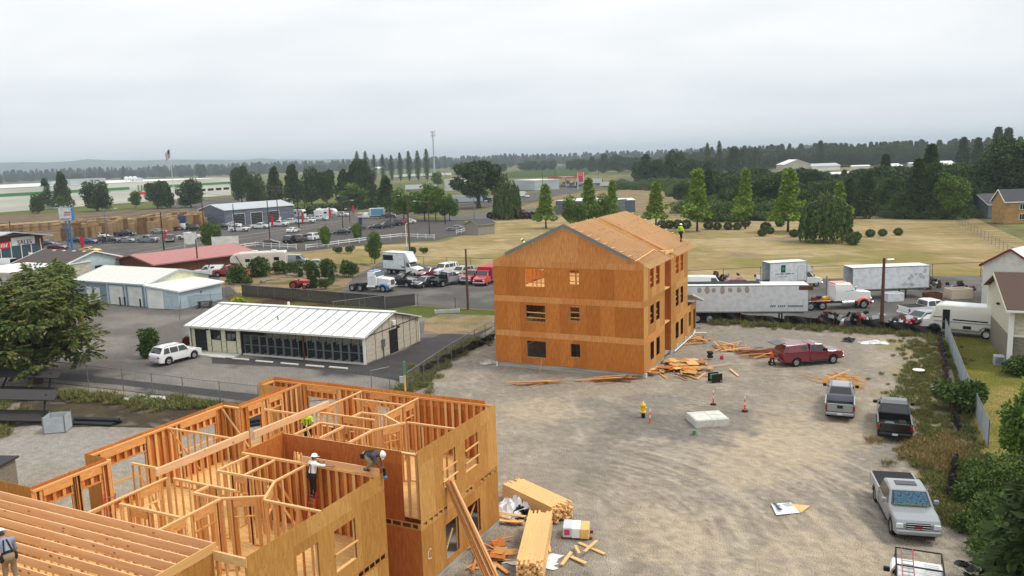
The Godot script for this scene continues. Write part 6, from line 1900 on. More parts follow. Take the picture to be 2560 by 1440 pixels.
func barn(called: String,label: String,p0: Vector3,p1: Vector3,D: float,he: float,hr: float,o2 := {}) -> Node3D:
	p0.y = 0
	p1.y = 0
	var L := p0.distance_to(p1)
	var o := thing(called,label,o2.get("category","building"),p0,heading(p0,p1),o2.get("group",""))
	var W: String = o2.get("wall","blue_siding")
	var G: String = o2.get("gable",W)
	var R: String = o2.get("roof","metal_white")
	var ov: float = o2.get("ov",0.35)
	var t := 0.14
	var ax: bool = o2.get("ridge","x") == "x"
	block("wall",o,W,v3(L / 2,he / 2,-t / 2),v3(L,he,t))
	block("wall",o,W,v3(L / 2,he / 2,-D + t / 2),v3(L,he,t))
	block("wall",o,G,v3(t / 2,he / 2,-D / 2),v3(t,he,D - 2 * t))
	block("wall",o,G,v3(L - t / 2,he / 2,-D / 2),v3(t,he,D - 2 * t))
	if o2.get("flat",false):
		block("roof",o,R,v3(L / 2,he + 0.06,-D / 2),v3(L + 0.3,0.16,D + 0.3))
		return o
	var th := v3(0,0.12,0)
	if ax:
		var k := (hr - he) / (D / 2)
		for x in [0.0,L - t]:
			var B := Bld.new()
			B.prism(P2([0,he,D / 2,hr,D,he]),0,t,Transform3D(Basis(v3(0,0,-1),v3(0,1,0),v3(1,0,0)),v3(x,0,0)))
			part(B.m(),"gable_wall",M[G],o)
		slab(o,"roof_slope",R,[v3(-ov,hr,-D / 2),v3(L + ov,hr,-D / 2),v3(L + ov,he - ov * k,ov),v3(-ov,he - ov * k,ov)],th)
		slab(o,"roof_slope",R,[v3(-ov,hr,-D / 2),v3(L + ov,hr,-D / 2),v3(L + ov,he - ov * k,-D - ov),v3(-ov,he - ov * k,-D - ov)],th)
		for s in [0,1]:
			var z0 := ov + 0.03 if s == 0 else -D - ov - 0.03
			block("fascia",o,o2.get("trim","trim_white"),v3(L / 2,he - ov * k + 0.03,z0),v3(L + 2 * ov,0.2,0.05))
			for x in [-ov - 0.03,L + ov + 0.03]:
				var a := v3(x,hr + 0.06,-D / 2)
				var b := v3(x,he - ov * k + 0.06,z0)
				var d := (b - a)
				part(unit_box,"rake_board",M[o2.get("trim","trim_white")],o,(a + b) / 2,Basis(v3(0.05,0,0),d.cross(Vector3.RIGHT).normalized() * 0.22 * (1.0 if s == 0 else -1.0),d))
		var seam: float = o2.get("seams",0.0)
		if seam > 0.0:
			var x := seam * 0.5
			while x < L:
				for s in [0,1]:
					var a := v3(x,hr + 0.13,-D / 2)
					var b := v3(x,he - ov * k + 0.13,ov if s == 0 else -D - ov)
					var d := b - a
					part(unit_box,"roof_seam",M[o2.get("seam_mat","galvanised")],o,(a + b) / 2,Basis(v3(0.05,0,0),d.cross(Vector3.RIGHT).normalized() * 0.05 * (1.0 if s == 0 else -1.0),d))
				x += seam
	else:
		var k := (hr - he) / (L / 2)
		for z in [0.0,-D + t]:
			var B := Bld.new()
			B.prism(P2([0,he,L / 2,hr,L,he]),z - t,z)
			part(B.m(),"gable_wall",M[G],o)
		slab(o,"roof_slope",R,[v3(L / 2,hr,ov),v3(L / 2,hr,-D - ov),v3(-ov,he - ov * k,-D - ov),v3(-ov,he - ov * k,ov)],th)
		slab(o,"roof_slope",R,[v3(L / 2,hr,ov),v3(L / 2,hr,-D - ov),v3(L + ov,he - ov * k,-D - ov),v3(L + ov,he - ov * k,ov)],th)
		for s in [-1.0,1.0]:
			var x1 := -ov if s < 0 else L + ov
			block("fascia",o,o2.get("trim","trim_white"),v3(x1 + s * 0.03,he - ov * k + 0.03,-D / 2),v3(0.05,0.2,D + 2 * ov))
			for z in [ov + 0.03,-D - ov - 0.03]:
				var a := v3(L / 2,hr + 0.06,z)
				var b := v3(x1,he - ov * k + 0.06,z)
				var d := b - a
				part(unit_box,"rake_board",M[o2.get("trim","trim_white")],o,(a + b) / 2,Basis(d,d.cross(Vector3.BACK).normalized() * 0.22 * -s,v3(0,0,0.05)))
	return o
func face_front() -> Transform3D: return Transform3D()
func face_right(L: float) -> Transform3D: return Transform3D(Basis(Vector3.UP,PI / 2),v3(L,0,0))
func face_left() -> Transform3D: return Transform3D(Basis(Vector3.UP,-PI / 2),v3(0,0,0))
func make_kennel() -> void:
	var L := 20.71
	var D := 9.74
	var he := 2.54
	var hr := 3.88
	var o := thing("kennel_building","long low kennel building with white ribbed roof, cream panels and caged stalls","building",v3(-32.453,0,-80.102),-0.4093)
	block("floor_slab",o,"concrete",v3(L / 2,0.02,-D / 2),v3(L,0.12,D))
	block("walkway",o,"concrete_pale",v3(3.2,-0.01,0.75),v3(6.6,0.08,1.5))
	var xs := [0.2,0.74,2.12,2.76,4.0,4.64,5.9,6.5]
	for i in xs.size() - 1:
		if i == 1: continue
		var lo := 0.0
		var hi := 2.45
		if i == 3 or i == 5:
			block("cream_panel",o,"cream_panel",v3((xs[i] + xs[i + 1]) / 2,0.62,-0.06),v3(xs[i + 1] - xs[i] - 0.03,1.24,0.1))
			block("cream_panel",o,"cream_panel",v3((xs[i] + xs[i + 1]) / 2,2.36,-0.06),v3(xs[i + 1] - xs[i] - 0.03,0.2,0.1))
			window(o,(xs[i] + xs[i + 1]) / 2,1.76,xs[i + 1] - xs[i] - 0.12,0.9,Transform3D(Basis(),v3(0,0,-0.06)),"dark_metal","glass",1)
			continue
		block("cream_panel",o,"cream_panel",v3((xs[i] + xs[i + 1]) / 2,1.23,-0.06),v3(xs[i + 1] - xs[i] - 0.03,2.46,0.1))
	block("cream_panel",o,"cream_panel",v3(1.43,2.33,-0.06),v3(1.36,0.26,0.1))
	for x in xs: block("panel_strip",o,"dark_metal",v3(x,1.23,-0.03),v3(0.04,2.46,0.12))
	door(o,1.43,1.28,2.14,Transform3D(Basis(),v3(0,0,-0.05)),"dark_metal","dark_metal")
	for e in [[0.08,0.1,"trim_white"],[6.62,0.16,"dark_metal"],[13.95,0.14,"rust"],[20.62,0.12,"trim_white"]]: block("post",o,e[2],v3(e[0],1.25,0.05),v3(e[1],2.5,0.14))
	block("wall_lamp",o,"rust",v3(2.4,2.3,0.06),v3(0.2,0.2,0.14))
	var zs := [0.15,1.73,3.0,4.23,5.55,6.78,8.0,9.24,9.7]
	for i in zs.size() - 1:
		var w: float = zs[i + 1] - zs[i]
		if i == 3:
			block("end_panel",o,"beige_panel",v3(L - 0.05,2.37,-(zs[i] + zs[i + 1]) / 2),v3(0.1,0.26,w - 0.03))
			door(o,(zs[i] + zs[i + 1]) / 2,w - 0.06,2.2,face_right(L - 0.02),"dark_metal","dark_metal")
		else: block("end_panel",o,"beige_panel",v3(L - 0.05,1.25,-(zs[i] + zs[i + 1]) / 2),v3(0.1,2.5,w - 0.03))
	for i in zs.size() - 1:
		var za: float = zs[i]
		var zb: float = zs[i + 1]
		var ya := he + (hr - he) * (za if za < D / 2 else D - za) / (D / 2) - 0.08
		var yb := he + (hr - he) * (zb if zb < D / 2 else D - zb) / (D / 2) - 0.08
		var p := [v3(L - 0.1,2.5,-za - 0.015),v3(L - 0.1,2.5,-zb + 0.015),v3(L - 0.1,maxf(yb,2.52),-zb + 0.015),v3(L - 0.1,maxf(ya,2.52),-za - 0.015)]
		if za < D / 2 and zb > D / 2: p.insert(3,v3(L - 0.1,hr - 0.08,-D / 2))
		slab(o,"gable_panel","beige_panel",p,v3(0.1,0,0))
	for z in zs:
		var hh: float = he + (hr - he) * (z if z < D / 2 else D - z) / (D / 2) - 0.1
		block("panel_strip",o,"dark_metal",v3(L + 0.003,hh / 2,-z),v3(0.03,hh,0.05))
	block("panel_strip",o,"dark_metal",v3(L + 0.012,2.5,-D / 2),v3(0.03,0.06,D - 0.2))
	for z in [0.0,D]: block("corner_trim",o,"trim_white",v3(L,1.25,-z),v3(0.12,2.5,0.12))
	bevbox(o,"vent_box","trim_white",v3(L + 0.12,2.92,-4.9),v3(0.24,0.42,0.5))
	block("meter_box",o,"galvanised",v3(L + 0.1,1.35,-2.95),v3(0.16,0.75,0.4))
	block("conduit",o,"galvanised",v3(L + 0.08,0.5,-2.95),v3(0.08,1.0,0.08))
	block("door_lamp",o,"rust",v3(L + 0.12,2.35,-5.7),v3(0.22,0.2,0.22))
	block("wall",o,"cream_panel",v3(0.05,1.25,-D / 2),v3(0.1,2.5,D - 0.1))
	block("wall",o,"cream_panel",v3(L / 2,1.25,-D + 0.05),v3(L - 0.2,2.5,0.1))
	block("stall_back_wall",o,"cream_panel",v3(13.6,1.25,-3.2),v3(13.9,2.5,0.08))
	var st := [6.81,7.68,8.68,9.63,10.57,11.54,12.47,13.35,14.23,15.25,16.12,17.12,18.05,18.96,20.0,20.55]
	for i in st.size():
		block("stall_partition",o,"slat_dark",v3(st[i],0.55,-1.65),v3(0.06,1.1,2.9))
		block("back_post",o,"dark_metal",v3(st[i],1.25,-3.15),v3(0.05,2.5,0.03))
		if i == st.size() - 1 or i == 7: continue
		var g := sub("cage_door",o,v3((st[i] + st[i + 1]) / 2,0,-0.05))
		var w: float = st[i + 1] - st[i]
		for s in [-1.0,1.0]: block("cage_post",g,"galvanised",v3(s * (w / 2 - 0.06),1.0,0),v3(0.07,1.95,0.06))
		for y in [0.12,1.0,1.95]: block("cage_rail",g,"galvanised",v3(0,y,0),v3(w - 0.14,0.05,0.045))
		var wires := Bld.new()
		for k in 7: wires.box(v3((k - 3) * (w - 0.2) / 7.0,1.0,0),v3(0.006,1.8,0.006))
		for k in 10: wires.box(v3(0,0.2 + k * 0.18,0),v3(w - 0.16,0.006,0.006))
		part(wires.m(),"wire_mesh",M.galvanised,g)
	block("curb",o,"concrete_pale",v3(13.6,0.06,0.02),v3(13.9,0.16,0.16))
	var k := (hr - he) / (D / 2)
	var n := v3(0,0.1,0)
	slab(o,"roof_slope","metal_white",[v3(-0.35,hr,-D / 2),v3(L + 0.3,hr,-D / 2),v3(L + 0.3,he - 0.05,0.3),v3(-0.35,he - 0.05,0.3)],n)
	slab(o,"roof_slope","metal_white",[v3(-0.35,hr,-D / 2),v3(L + 0.3,hr,-D / 2),v3(L + 0.3,he - 0.05,-D - 0.3),v3(-0.35,he - 0.05,-D - 0.3)],n)
	block("gutter",o,"metal_white2",v3(L / 2,he - 0.02,0.36),v3(L + 0.6,0.16,0.12))
	block("ridge_cap",o,"metal_white",v3(L / 2,hr + 0.11,-D / 2),v3(L + 0.66,0.05,0.7))
	for s in [0,1]:
		var i := 0
		while i < 18:
			var x := 0.55 + i * 1.2
			var a := v3(x,hr + 0.1,-D / 2 + (0.3 if s == 0 else -0.3))
			var b := v3(x,he + 0.06,0.3 if s == 0 else -D - 0.3)
			var d := b - a
			part(unit_box,"roof_seam",M.galvanised,o,(a + b) / 2,Basis(v3(0.035,0,0),d.cross(Vector3.RIGHT).normalized() * 0.05 * (1.0 if s == 0 else -1.0),d))
			i += 1
	for e in [[9.6,-1.9,0.4,0.05,"dark_metal"],[8.0,-5.6,0.5,0.12,"trim_white"],[5.1,-5.2,0.3,0.04,"dark_metal"]]:
		var B := Bld.new()
		B.tube(v3(e[0],hr + e[1] * 0.0 - absf(-D / 2 - e[1]) * k + 0.05,e[1]),v3(e[0],hr - absf(-D / 2 - e[1]) * k + 0.1 + e[2],e[1]),e[3],e[3],8)
		part(B.m(),"vent_pipe",M[e[4]],o)
	var ws := [v3(-28.53,0,-76.4),v3(-25.89,0,-75.2),v3(-23.26,0,-73.9),v3(-20.59,0,-72.7),v3(-18.02,0,-71.6),v3(-15.7,0,-70.7)]
	for q in 6:
		var e: Vector3 = ws[q]
		var B := Bld.new()
		B.bev(v3(0,0.075,0),v3(2.0,0.16,0.24),0.05)
		single(B.m(),"wheel_stop",M.concrete_pale,nth(q) + " concrete wheel stop from the left before the kennel building","wheel stop",e,-0.4093,"wheel stops before the kennels")
func make_buildings() -> void:
	make_kennel()
	var o := barn("garage_building","long pale blue garage with white metal roof and roller doors behind the lot",v3(-61.7,3,-114.1),v3(-48.23,3,-106.9),10.2,3.0,4.35,{"wall": "blue_dark","gable": "pale_yellow","roof": "metal_white2","trim": "blue_siding","ov": 0.25,"seams": 0.0})
	var L := 15.3
	door(o,8.7,2.7,2.55,face_front(),"metal_white2","blue_siding2","roller_door")
	door(o,12.6,2.7,2.55,face_front(),"metal_white2","blue_siding2","roller_door")
	door(o,4.7,1.0,2.1,face_front(),"metal_white2","blue_siding2")
	door(o,3.0,1.0,2.1,face_front(),"metal_white2","blue_siding2")
	for x in [6.9,10.6,14.6]: block("wall_strip",o,"blue_siding2",v3(x,1.5,0.03),v3(0.25,3.0,0.05))
	var ax := thing("garage_annex","pale blue lean-to garage with sloping white roof and one roller door","building",v3(-48.23,0,-106.2),heading(v3(-48.23,0,-106.2),v3(-43.19,0,-104.2)))
	var aw := 5.4
	var ad := 8.0
	slab(ax,"front_wall","blue_siding2",[v3(0,0,0),v3(aw,0,0),v3(aw,2.4,0),v3(0,2.95,0)],v3(0,0,-0.14))
	slab(ax,"back_wall","blue_siding2",[v3(0,0,-ad),v3(aw,0,-ad),v3(aw,2.4,-ad),v3(0,2.95,-ad)],v3(0,0,0.14))
	block("side_wall",ax,"blue_siding",v3(aw - 0.07,1.2,-ad / 2),v3(0.14,2.4,ad - 0.28))
	block("side_wall",ax,"blue_siding",v3(0.07,1.4,-ad / 2),v3(0.14,2.8,ad - 0.28))
	slab(ax,"roof","metal_white",[v3(-0.1,3.0,0.3),v3(aw + 0.3,2.38,0.3),v3(aw + 0.3,2.38,-ad - 0.3),v3(-0.1,3.0,-ad - 0.3)],v3(0,0.12,0))
	block("fascia",ax,"trim_white",v3(aw + 0.32,2.38,-ad / 2),v3(0.06,0.2,ad + 0.6))
	slab(ax,"rake_board","trim_white",[v3(-0.1,2.96,0.31),v3(aw + 0.3,2.34,0.31),v3(aw + 0.3,2.52,0.31),v3(-0.1,3.14,0.31)],v3(0,0,0.05))
	door(ax,1.55,2.4,2.3,face_front(),"metal_white","trim_white","roller_door")
	for k in 9: block("siding_joint",ax,"blue_siding",v3(3.0 + k * 0.27,1.15,0.006),v3(0.03,2.3,0.02))
	block("wall_lamp",ax,"dark_metal",v3(aw + 0.1,1.7,-4.0),v3(0.15,0.15,0.15))
	var bl := [v3(-56.42,0,-111.6),v3(-53.28,0,-109.2),v3(-52.57,0,-109.1),v3(-49.54,0,-107)]
	for q in 4:
		var e: Vector3 = bl[q]
		var B := Bld.new()
		B.tube(v3(0,0,0),v3(0,1.15,0),0.1,0.1,10)
		single(B.m(),"bollard",M.dark_metal,nth(q) + " dark bollard from the left before the garage doors","bollard",e,0.0,"bollards before the garage doors")
	o = barn("shingled_building","pale blue building with brown shingled roof behind the garage",v3(-83.1,3.2,-135),v3(-72,3.2,-129.3),12.0,3.2,5.0,{"wall": "blue_siding2","roof": "shingle_brown","ov": 0.4})
	window(o,6.0,2.2,1.2,0.9,face_right(13.4),"dark_metal")
	for k in 4: block("skylight",o,"trim_white",v3(3.0 + k * 2.6,5.0,-5.6),v3(0.7,0.14,0.35))
	o = barn("red_roofed_building","brown timber building with a faded red metal roof",v3(-68.7,2.8,-140),v3(-58.17,2.8,-132),19.0,2.8,4.0,{"wall": "wood_brown","gable": "wood_brown","roof": "roof_red","trim": "roof_red","ridge": "z","ov": 0.5})
	for e in [2.6,4.8,9.0]: window(o,e,1.5,1.4,1.0,face_front())
	window(o,7.0,1.6,0.9,0.9,face_right(o.get_meta("w",10.6)))
	barn("white_roofed_building","flat white roofed building at the left edge behind the tree",v3(-84.6,0,-124.4),v3(-74.3,0,-120.7),14.0,3.4,3.4,{"wall": "beige_panel","roof": "metal_white","flat": true})
	o = barn("dealership_building","car dealership with a swept grey roof and a white SALES banner",v3(-108.3,0,-164),v3(-102.8,0,-179.1),22.0,4.6,6.0,{"wall": "wood_brown","roof": "box_grey","trim": "box_grey","ov": 1.4,"ridge": "z"})
	var dl := 0.0
	var fl: float = (v3(-108.3,0,-164)).distance_to(v3(-102.8,0,-179.1))
	for k in 6: block("shop_window",o,"glass_blue",v3(fl - 2.0 - k * 2.4,1.7,0.03),v3(2.0,2.4,0.06))
	for k in 7: block("shop_post",o,"trim_white",v3(fl - 0.8 - k * 2.4,2.0,0.08),v3(0.16,4.0,0.12))
	block("sales_banner",o,"paint_white",v3(fl - 5.0,3.9,0.14),v3(5.6,1.7,0.08))
	lettering(o,"SALES",v3(fl - 4.7,3.6,0.2),0.95,"navy_sign")
	block("red_banner",o,"feather_red",v3(fl - 11.4,3.4,0.14),v3(6.4,1.3,0.08))
	marks(o,v3(fl - 14.2,3.0,0.2),[5,4],0.8,0.55,"paint_white")
	block("dark_wall",o,"navy_sign",v3(fl - 13.5,1.3,0.1),v3(5.0,2.4,0.08))
	var sg := thing("dealership_sign","white and blue dealership sign on a tall blue post","sign",v3(-105.3,0,-194.4),-0.15)
	block("post",sg,"car_skyblue",v3(0.5,3.5,0),v3(0.35,7.0,0.3))
	block("post",sg,"car_skyblue",v3(-0.5,3.5,0),v3(0.2,7.0,0.3))
	block("sign_box",sg,"car_skyblue",v3(0,8.3,0),v3(3.4,3.2,0.9))
	block("sign_face",sg,"paint_white",v3(-0.05,8.3,0.47),v3(3.2,3.0,0.06))
	marks(sg,v3(-0.2,8.5,0.52),[8],0.35,0.2,"box_dark")
	marks(sg,v3(-0.3,7.95,0.52),[8],0.4,0.2,"feather_red")
	marks(sg,v3(-1.3,7.0,0.52),[6,6],0.3,0.18,"box_dark")
	o = barn("workshop_building","grey workshop with three dark open bays on the dealer lot",v3(-99.7,-0,-262.4),v3(-88.5,0,-253.5),26.0,5.0,6.6,{"wall": "slate","roof": "box_grey","trim": "trim_white","ridge": "z","ov": 0.2})
	var wl: float = (v3(-99.7,-0,-262.4)).distance_to(v3(-88.5,0,-253.5))
	for k in 3: door(o,5.0 + k * 6.5,4.2,3.6,face_right(wl),"black_plastic","trim_white","open_bay")
	var wp0 := v3(-258.5,0,-368.7)
	var wp1 := v3(-183.2,0,-540.8)
	o = barn("warehouse","huge white warehouse with green stripes and a green and red logo",wp0,wp1,130.0,11.5,11.5,{"wall": "paint_white","gable": "paint_white","roof": "metal_white","flat": true})
	L = wp0.distance_to(wp1)
	for e in [[0.0,0.42],[0.47,0.57],[0.66,1.0]]: block("green_stripe",o,"stripe_green",v3(L * (e[0] + e[1]) / 2,8.2,0.06),v3(L * (e[1] - e[0]),1.5,0.1))
	block("green_stripe",o,"stripe_green",v3(L + 0.06,8.2,-40),v3(0.1,1.5,80))
	lettering(o,"UG",v3(L * 0.62,7.6,0.2),4.2,"stripe_green")
	block("logo_bar",o,"feather_red",v3(L * 0.62,4.9,0.1),v3(6.0,1.4,0.1))
	for k in 4: window(o,L - 4.0 - k * 7.0,4.6,5.0,1.4,face_front(),"dark_metal","glass",3)
	for k in 9: bevbox(o,"roof_unit","box_grey",v3(L * (0.1 + k * 0.1),12.4,-20.0 - (k % 3) * 22.0),v3(5,1.6,4),0.1)
	for k in 3:
		var B := Bld.new()
		B.lathe([Vector2(0,2.2),Vector2(0.9,2.0),Vector2(1.3,1.2),Vector2(0.9,0.4),Vector2(0.4,0),Vector2(0.4,-1)],v3(L * 0.6 + k * 3.0,12.6,-8),10)
		part(B.m(),"roof_fan",M.metal_white,o)
	block("roof_plant",o,"box_grey",v3(L * 0.44,13.0,-6),v3(22,3.0,8))
	o = barn("garden_shed","small grey wooden shed with dark roof in the dry field",v3(-11.1,0,-200),v3(-7.73,0,-196.7),5.6,2.5,3.5,{"wall": "wood_grey","gable": "wood_grey","roof": "shingle_dark","trim": "wood_grey","ridge": "z","ov": 0.25})
	door(o,1.7,1.5,2.0,face_front(),"wood_grey","wood_grey")
	var gs := thing("gas_station_canopy","red gas station canopy on posts beyond the field","canopy",v3(24.87,0,-520.9),heading(v3(24.87,0,-520.9),v3(42.96,0,-489.6)))
	var gl := 26.0
	block("roof_deck",gs,"trim_white",v3(gl / 2,5.6,-5),v3(gl,0.5,10))
	block("red_fascia",gs,"feather_red",v3(gl / 2,5.7,0.05),v3(gl + 0.2,0.9,0.12))
	block("red_fascia",gs,"feather_red",v3(gl + 0.05,5.7,-5),v3(0.12,0.9,10))
	marks(gs,v3(gl * 0.66,5.45,0.14),[6],0.55,0.6,"paint_white")
	for x in [3.0,13.0,23.0]: block("post",gs,"trim_white",v3(x,2.7,-5),v3(0.5,5.4,0.5))
	for x in [5.0,11.0,17.0]: bevbox(gs,"fuel_pump","paint_white",v3(x,0.9,-4),v3(0.9,1.8,0.6),0.05)
	var ps := thing("gas_price_sign","tall white price sign with a red panel at the gas station","sign",v3(40.28,0,-459.4))
	for x in [-1.6,1.6]: block("post",ps,"paint_white",v3(x,4.8,0),v3(0.45,9.6,0.4))
	block("logo_panel",ps,"feather_red",v3(0,8.3,0),v3(2.8,2.6,0.4))
	block("price_panel",ps,"pink_panel",v3(0.2,5.4,0),v3(2.6,2.8,0.3))
	var rg := Bld.new()
	for k in 12: rg.tube(v3(cos(k * 0.5236) * 0.8,8.3 + sin(k * 0.5236) * 0.8,0.24),v3(cos((k + 1) * 0.5236) * 0.8,8.3 + sin((k + 1) * 0.5236) * 0.8,0.24),0.16,0.16,5)
	part(rg.m(),"ring_logo",M.paint_white,ps)
	barn("station_shop","grey flat roofed shop left of the gas station",v3(2.99,0,-484.5),v3(14.8,0,-462.5),16.0,5.5,5.5,{"wall": "box_grey","roof": "metal_white","flat": true})
	barn("low_white_building","low grey building with a white flat roof behind the bright young trees",v3(14.93,-0,-263),v3(28.42,0,-251.2),14.0,4.2,4.2,{"wall": "slate","roof": "metal_white","flat": true})
	barn("white_flat_annex","second low building with white roof right of the young trees",v3(30.86,0,-261.4),v3(40.15,0,-260.9),12.0,3.8,3.8,{"wall": "slate","roof": "metal_white","flat": true})
	barn("white_shop","white shop with grey roller door beyond the oak",v3(-38.62,0,-493.4),v3(-29.02,0,-485.8),14.0,7.0,7.0,{"wall": "paint_white","roof": "metal_white","flat": true})
	barn("farm_barn","pale farm barn far off beside the crop fields",v3(-295.6,0,-1838.9),v3(-274.9,0,-1856.3),20.0,6.0,9.5,{"wall": "beige_panel","roof": "metal_white"})
	barn("farm_barn","long white barn roof in the far fields",v3(-24.48,0,-3083.3),v3(29.16,0,-3053.2),20.0,5.0,8.0,{"wall": "paint_white","roof": "metal_white"})
	barn("farm_house","white farmhouse among trees on the skyline",v3(121.9,0,-3071),v3(161,0,-3136),14.0,6.0,9.5,{"wall": "paint_white","roof": "metal_white"})
	barn("barn_by_hill","grey roofed barn among the trees right of centre",v3(352.9,0,-1397),v3(372.2,0,-1413.7),24.0,6.0,11.0,{"wall": "rust","roof": "metal_white"})
	o = barn("storage_row","long low storage building with a row of dark doors",v3(135.9,0,-443.3),v3(225.1,0,-462.9),14.0,4.2,5.0,{"wall": "beige_panel","roof": "metal_white","ov": 0.3})
	L = (v3(135.9,0,-443.3)).distance_to(v3(225.1,0,-462.9))
	for k in 18: block("storage_door",o,"slate",v3(L * 0.3 + k * L * 0.036,1.9,0.05),v3(L * 0.026,2.8,0.1))
	barn("storage_row","nearest storage building, pale wall below a white roof",v3(102.9,0,-346.4),v3(200.9,0,-404),10.0,3.6,4.2,{"wall": "beige_panel","roof": "metal_white","ov": 0.3})
	barn("storage_row","storage building at the far right behind the dead tree",v3(197.6,0,-382.1),v3(255.9,0,-441),16.0,4.0,4.6,{"wall": "beige_panel","roof": "metal_white","ov": 0.3})
	barn("white_house","small white gabled house left of the storage rows",v3(254.8,0,-689.2),v3(282.6,0,-699.9),12.0,4.0,6.0,{"wall": "paint_white","roof": "box_grey"})
	barn("tan_barn","tan barn with a white roof left of the storage rows",v3(232,0,-691.5),v3(254,0,-690.8),22.0,6.0,10.0,{"wall": "beige_panel","roof": "metal_white","ridge": "z"})
	for k in 14: barn("mobile_home",nth(k) + " white mobile home from the left beyond the storage rows",v3(287.8 + k * 11.8,0,-687.8 + (k % 3) * 40.0 + k * -7.71),v3(301.8 + k * 11.8,0,-685.8 + (k % 3) * 40.0 + k * -7.71),6.0,3.0,3.8,{"wall": "paint_white","roof": "metal_white","group": "mobile homes beyond the storage rows"})
	o = barn("grey_house","grey gabled house with white trim beside the field corner",v3(119.1,0,-213),v3(117.2,0,-199.3),12.0,3.4,5.6,{"wall": "blue_dark","roof": "shingle_dark","ridge": "z"})
	window(o,5.0,1.8,1.0,1.2,face_front())
	o = barn("tan_house","tan two storey house with a red gable at the right edge",v3(111.8,0,-188.7),v3(111.9,0,-184),16.0,5.2,7.6,{"wall": "tan_siding","gable": "tan_siding","roof": "shingle_dark","ridge": "z"})
	for e in [[4.0,3.8],[9.0,3.8],[4.0,1.5]]: window(o,e[0],e[1],1.2,1.3,face_right((v3(111.8,0,-188.7)).distance_to(v3(111.9,0,-184))))
	barn("dark_roofed_house","long house with dark roof behind the grey gabled house",v3(141.8,0,-256.7),v3(147.2,0,-244.6),12.0,3.2,5.4,{"wall": "beige_panel","roof": "shingle_dark"})
	barn("orange_roofed_house","house with an orange brown roof at the right edge",v3(162.9,0,-266.5),v3(164.8,0,-255.1),12.0,3.2,5.8,{"wall": "beige_panel","roof": "shingle_red"})
	barn("teal_shed","small teal shed by the far field fence",v3(116.2,0,-240.6),v3(118.6,0,-235.5),5.0,3.0,4.0,{"wall": "teal","roof": "shingle_dark"})
	barn("pale_roofed_house","house with a pale grey roof between dark trees",v3(112.4,0,-252.9),v3(114.7,0,-245.4),12.0,3.6,6.0,{"wall": "box_grey","roof": "box_grey","ridge": "z"})
	barn("dark_house","dark roofed house behind the dead topped tree",v3(148.9,0,-309.6),v3(155.9,0,-301.2),12.0,3.4,5.6,{"wall": "beige_panel","roof": "shingle_dark"})
	var h := thing("cream_house","two storey cream and taupe house with brown shingled roof at the right edge","house",v3(45.1,0,-75.8),-0.4)
	var hd := 12.4
	slab(h,"lower_wall","siding_taupe",[v3(0,0,0),v3(0,0,hd),v3(0,2.5,hd),v3(0,2.3,0)],v3(0.2,0,0))
	slab(h,"upper_wall","siding_cream",[v3(0,2.3,0),v3(0,2.5,hd),v3(0,4.9,hd),v3(0,6.5,hd / 2 - 0.6),v3(0,4.9,0)],v3(0.2,0,0))
	block("corner_trim",h,"trim_white",v3(0.0,2.45,hd + 0.02),v3(0.34,4.9,0.34))
	block("corner_trim",h,"trim_white",v3(0.0,2.45,-0.02),v3(0.2,4.9,0.2))
	block("front_wall",h,"siding_cream",v3(6.0,3.8,hd - 0.4),v3(11.8,2.5,0.2))
	block("front_wall_lower",h,"siding_taupe",v3(6.0,1.25,hd - 0.4),v3(11.8,2.5,0.2))
	block("belt_trim",h,"trim_white",v3(1.4,2.55,hd - 0.26),v3(2.6,0.14,0.12))
	block("pillar",h,"trim_white",v3(2.6,2.45,hd - 0.25),v3(0.3,4.9,0.3))
	window(h,4.6,1.6,1.6,1.6,Transform3D(Basis(),v3(0,0,hd - 0.28)))
	block("back_wall",h,"siding_cream",v3(6.0,2.5,0.1),v3(11.8,5.0,0.2))
	slab(h,"roof_slope","shingle_red",[v3(-0.5,6.75,hd / 2 - 0.6),v3(14.0,6.75,hd / 2 - 0.6),v3(14.0,4.75,hd + 0.8),v3(-0.5,4.75,hd + 0.8)],v3(0,0.14,0))
	slab(h,"roof_slope","shingle_red",[v3(-0.5,6.75,hd / 2 - 0.6),v3(14.0,6.75,hd / 2 - 0.6),v3(14.0,4.7,-0.9),v3(-0.5,4.7,-0.9)],v3(0,0.14,0))
	block("gutter",h,"trim_white",v3(6.7,4.75,hd + 0.86),v3(14.5,0.16,0.12))
	slab(h,"rake_board","siding_cream",[v3(-0.56,6.86,hd / 2 - 0.6),v3(-0.56,4.86,hd + 0.8),v3(-0.56,4.6,hd + 0.8),v3(-0.56,6.6,hd / 2 - 0.6)],v3(0.05,0,0))
	slab(h,"rake_board","siding_cream",[v3(-0.56,6.86,hd / 2 - 0.6),v3(-0.56,4.8,-0.9),v3(-0.56,4.55,-0.9),v3(-0.56,6.6,hd / 2 - 0.6)],v3(0.05,0,0))
	bevbox(h,"flood_light","dark_metal",v3(-0.15,4.2,6.4),v3(0.25,0.2,0.3),0.05)
	bevbox(h,"porch_lamp","light_clear",v3(1.6,4.3,hd + 0.1),v3(0.25,0.2,0.25),0.05)
	var u := thing("air_conditioner","grey air conditioning unit beside the cream house","air conditioner",v3(39.94,0,-65.2),-0.4)
	bevbox(u,"case","box_grey",v3(0,0.4,0),v3(0.75,0.8,0.75),0.04)
	for k in 6: block("grille_slat",u,"dark_metal",v3(0,0.15 + k * 0.1,0.385),v3(0.6,0.04,0.02))
	o = barn("white_metal_shop","big white metal shop with burgundy trim behind the cream house",v3(53.49,0,-91.3),v3(56.97,0,-86.9),16.0,4.6,6.4,{"wall": "metal_white2","gable": "metal_white2","roof": "metal_white","trim": "burgundy","ridge": "z","ov": 0.3})
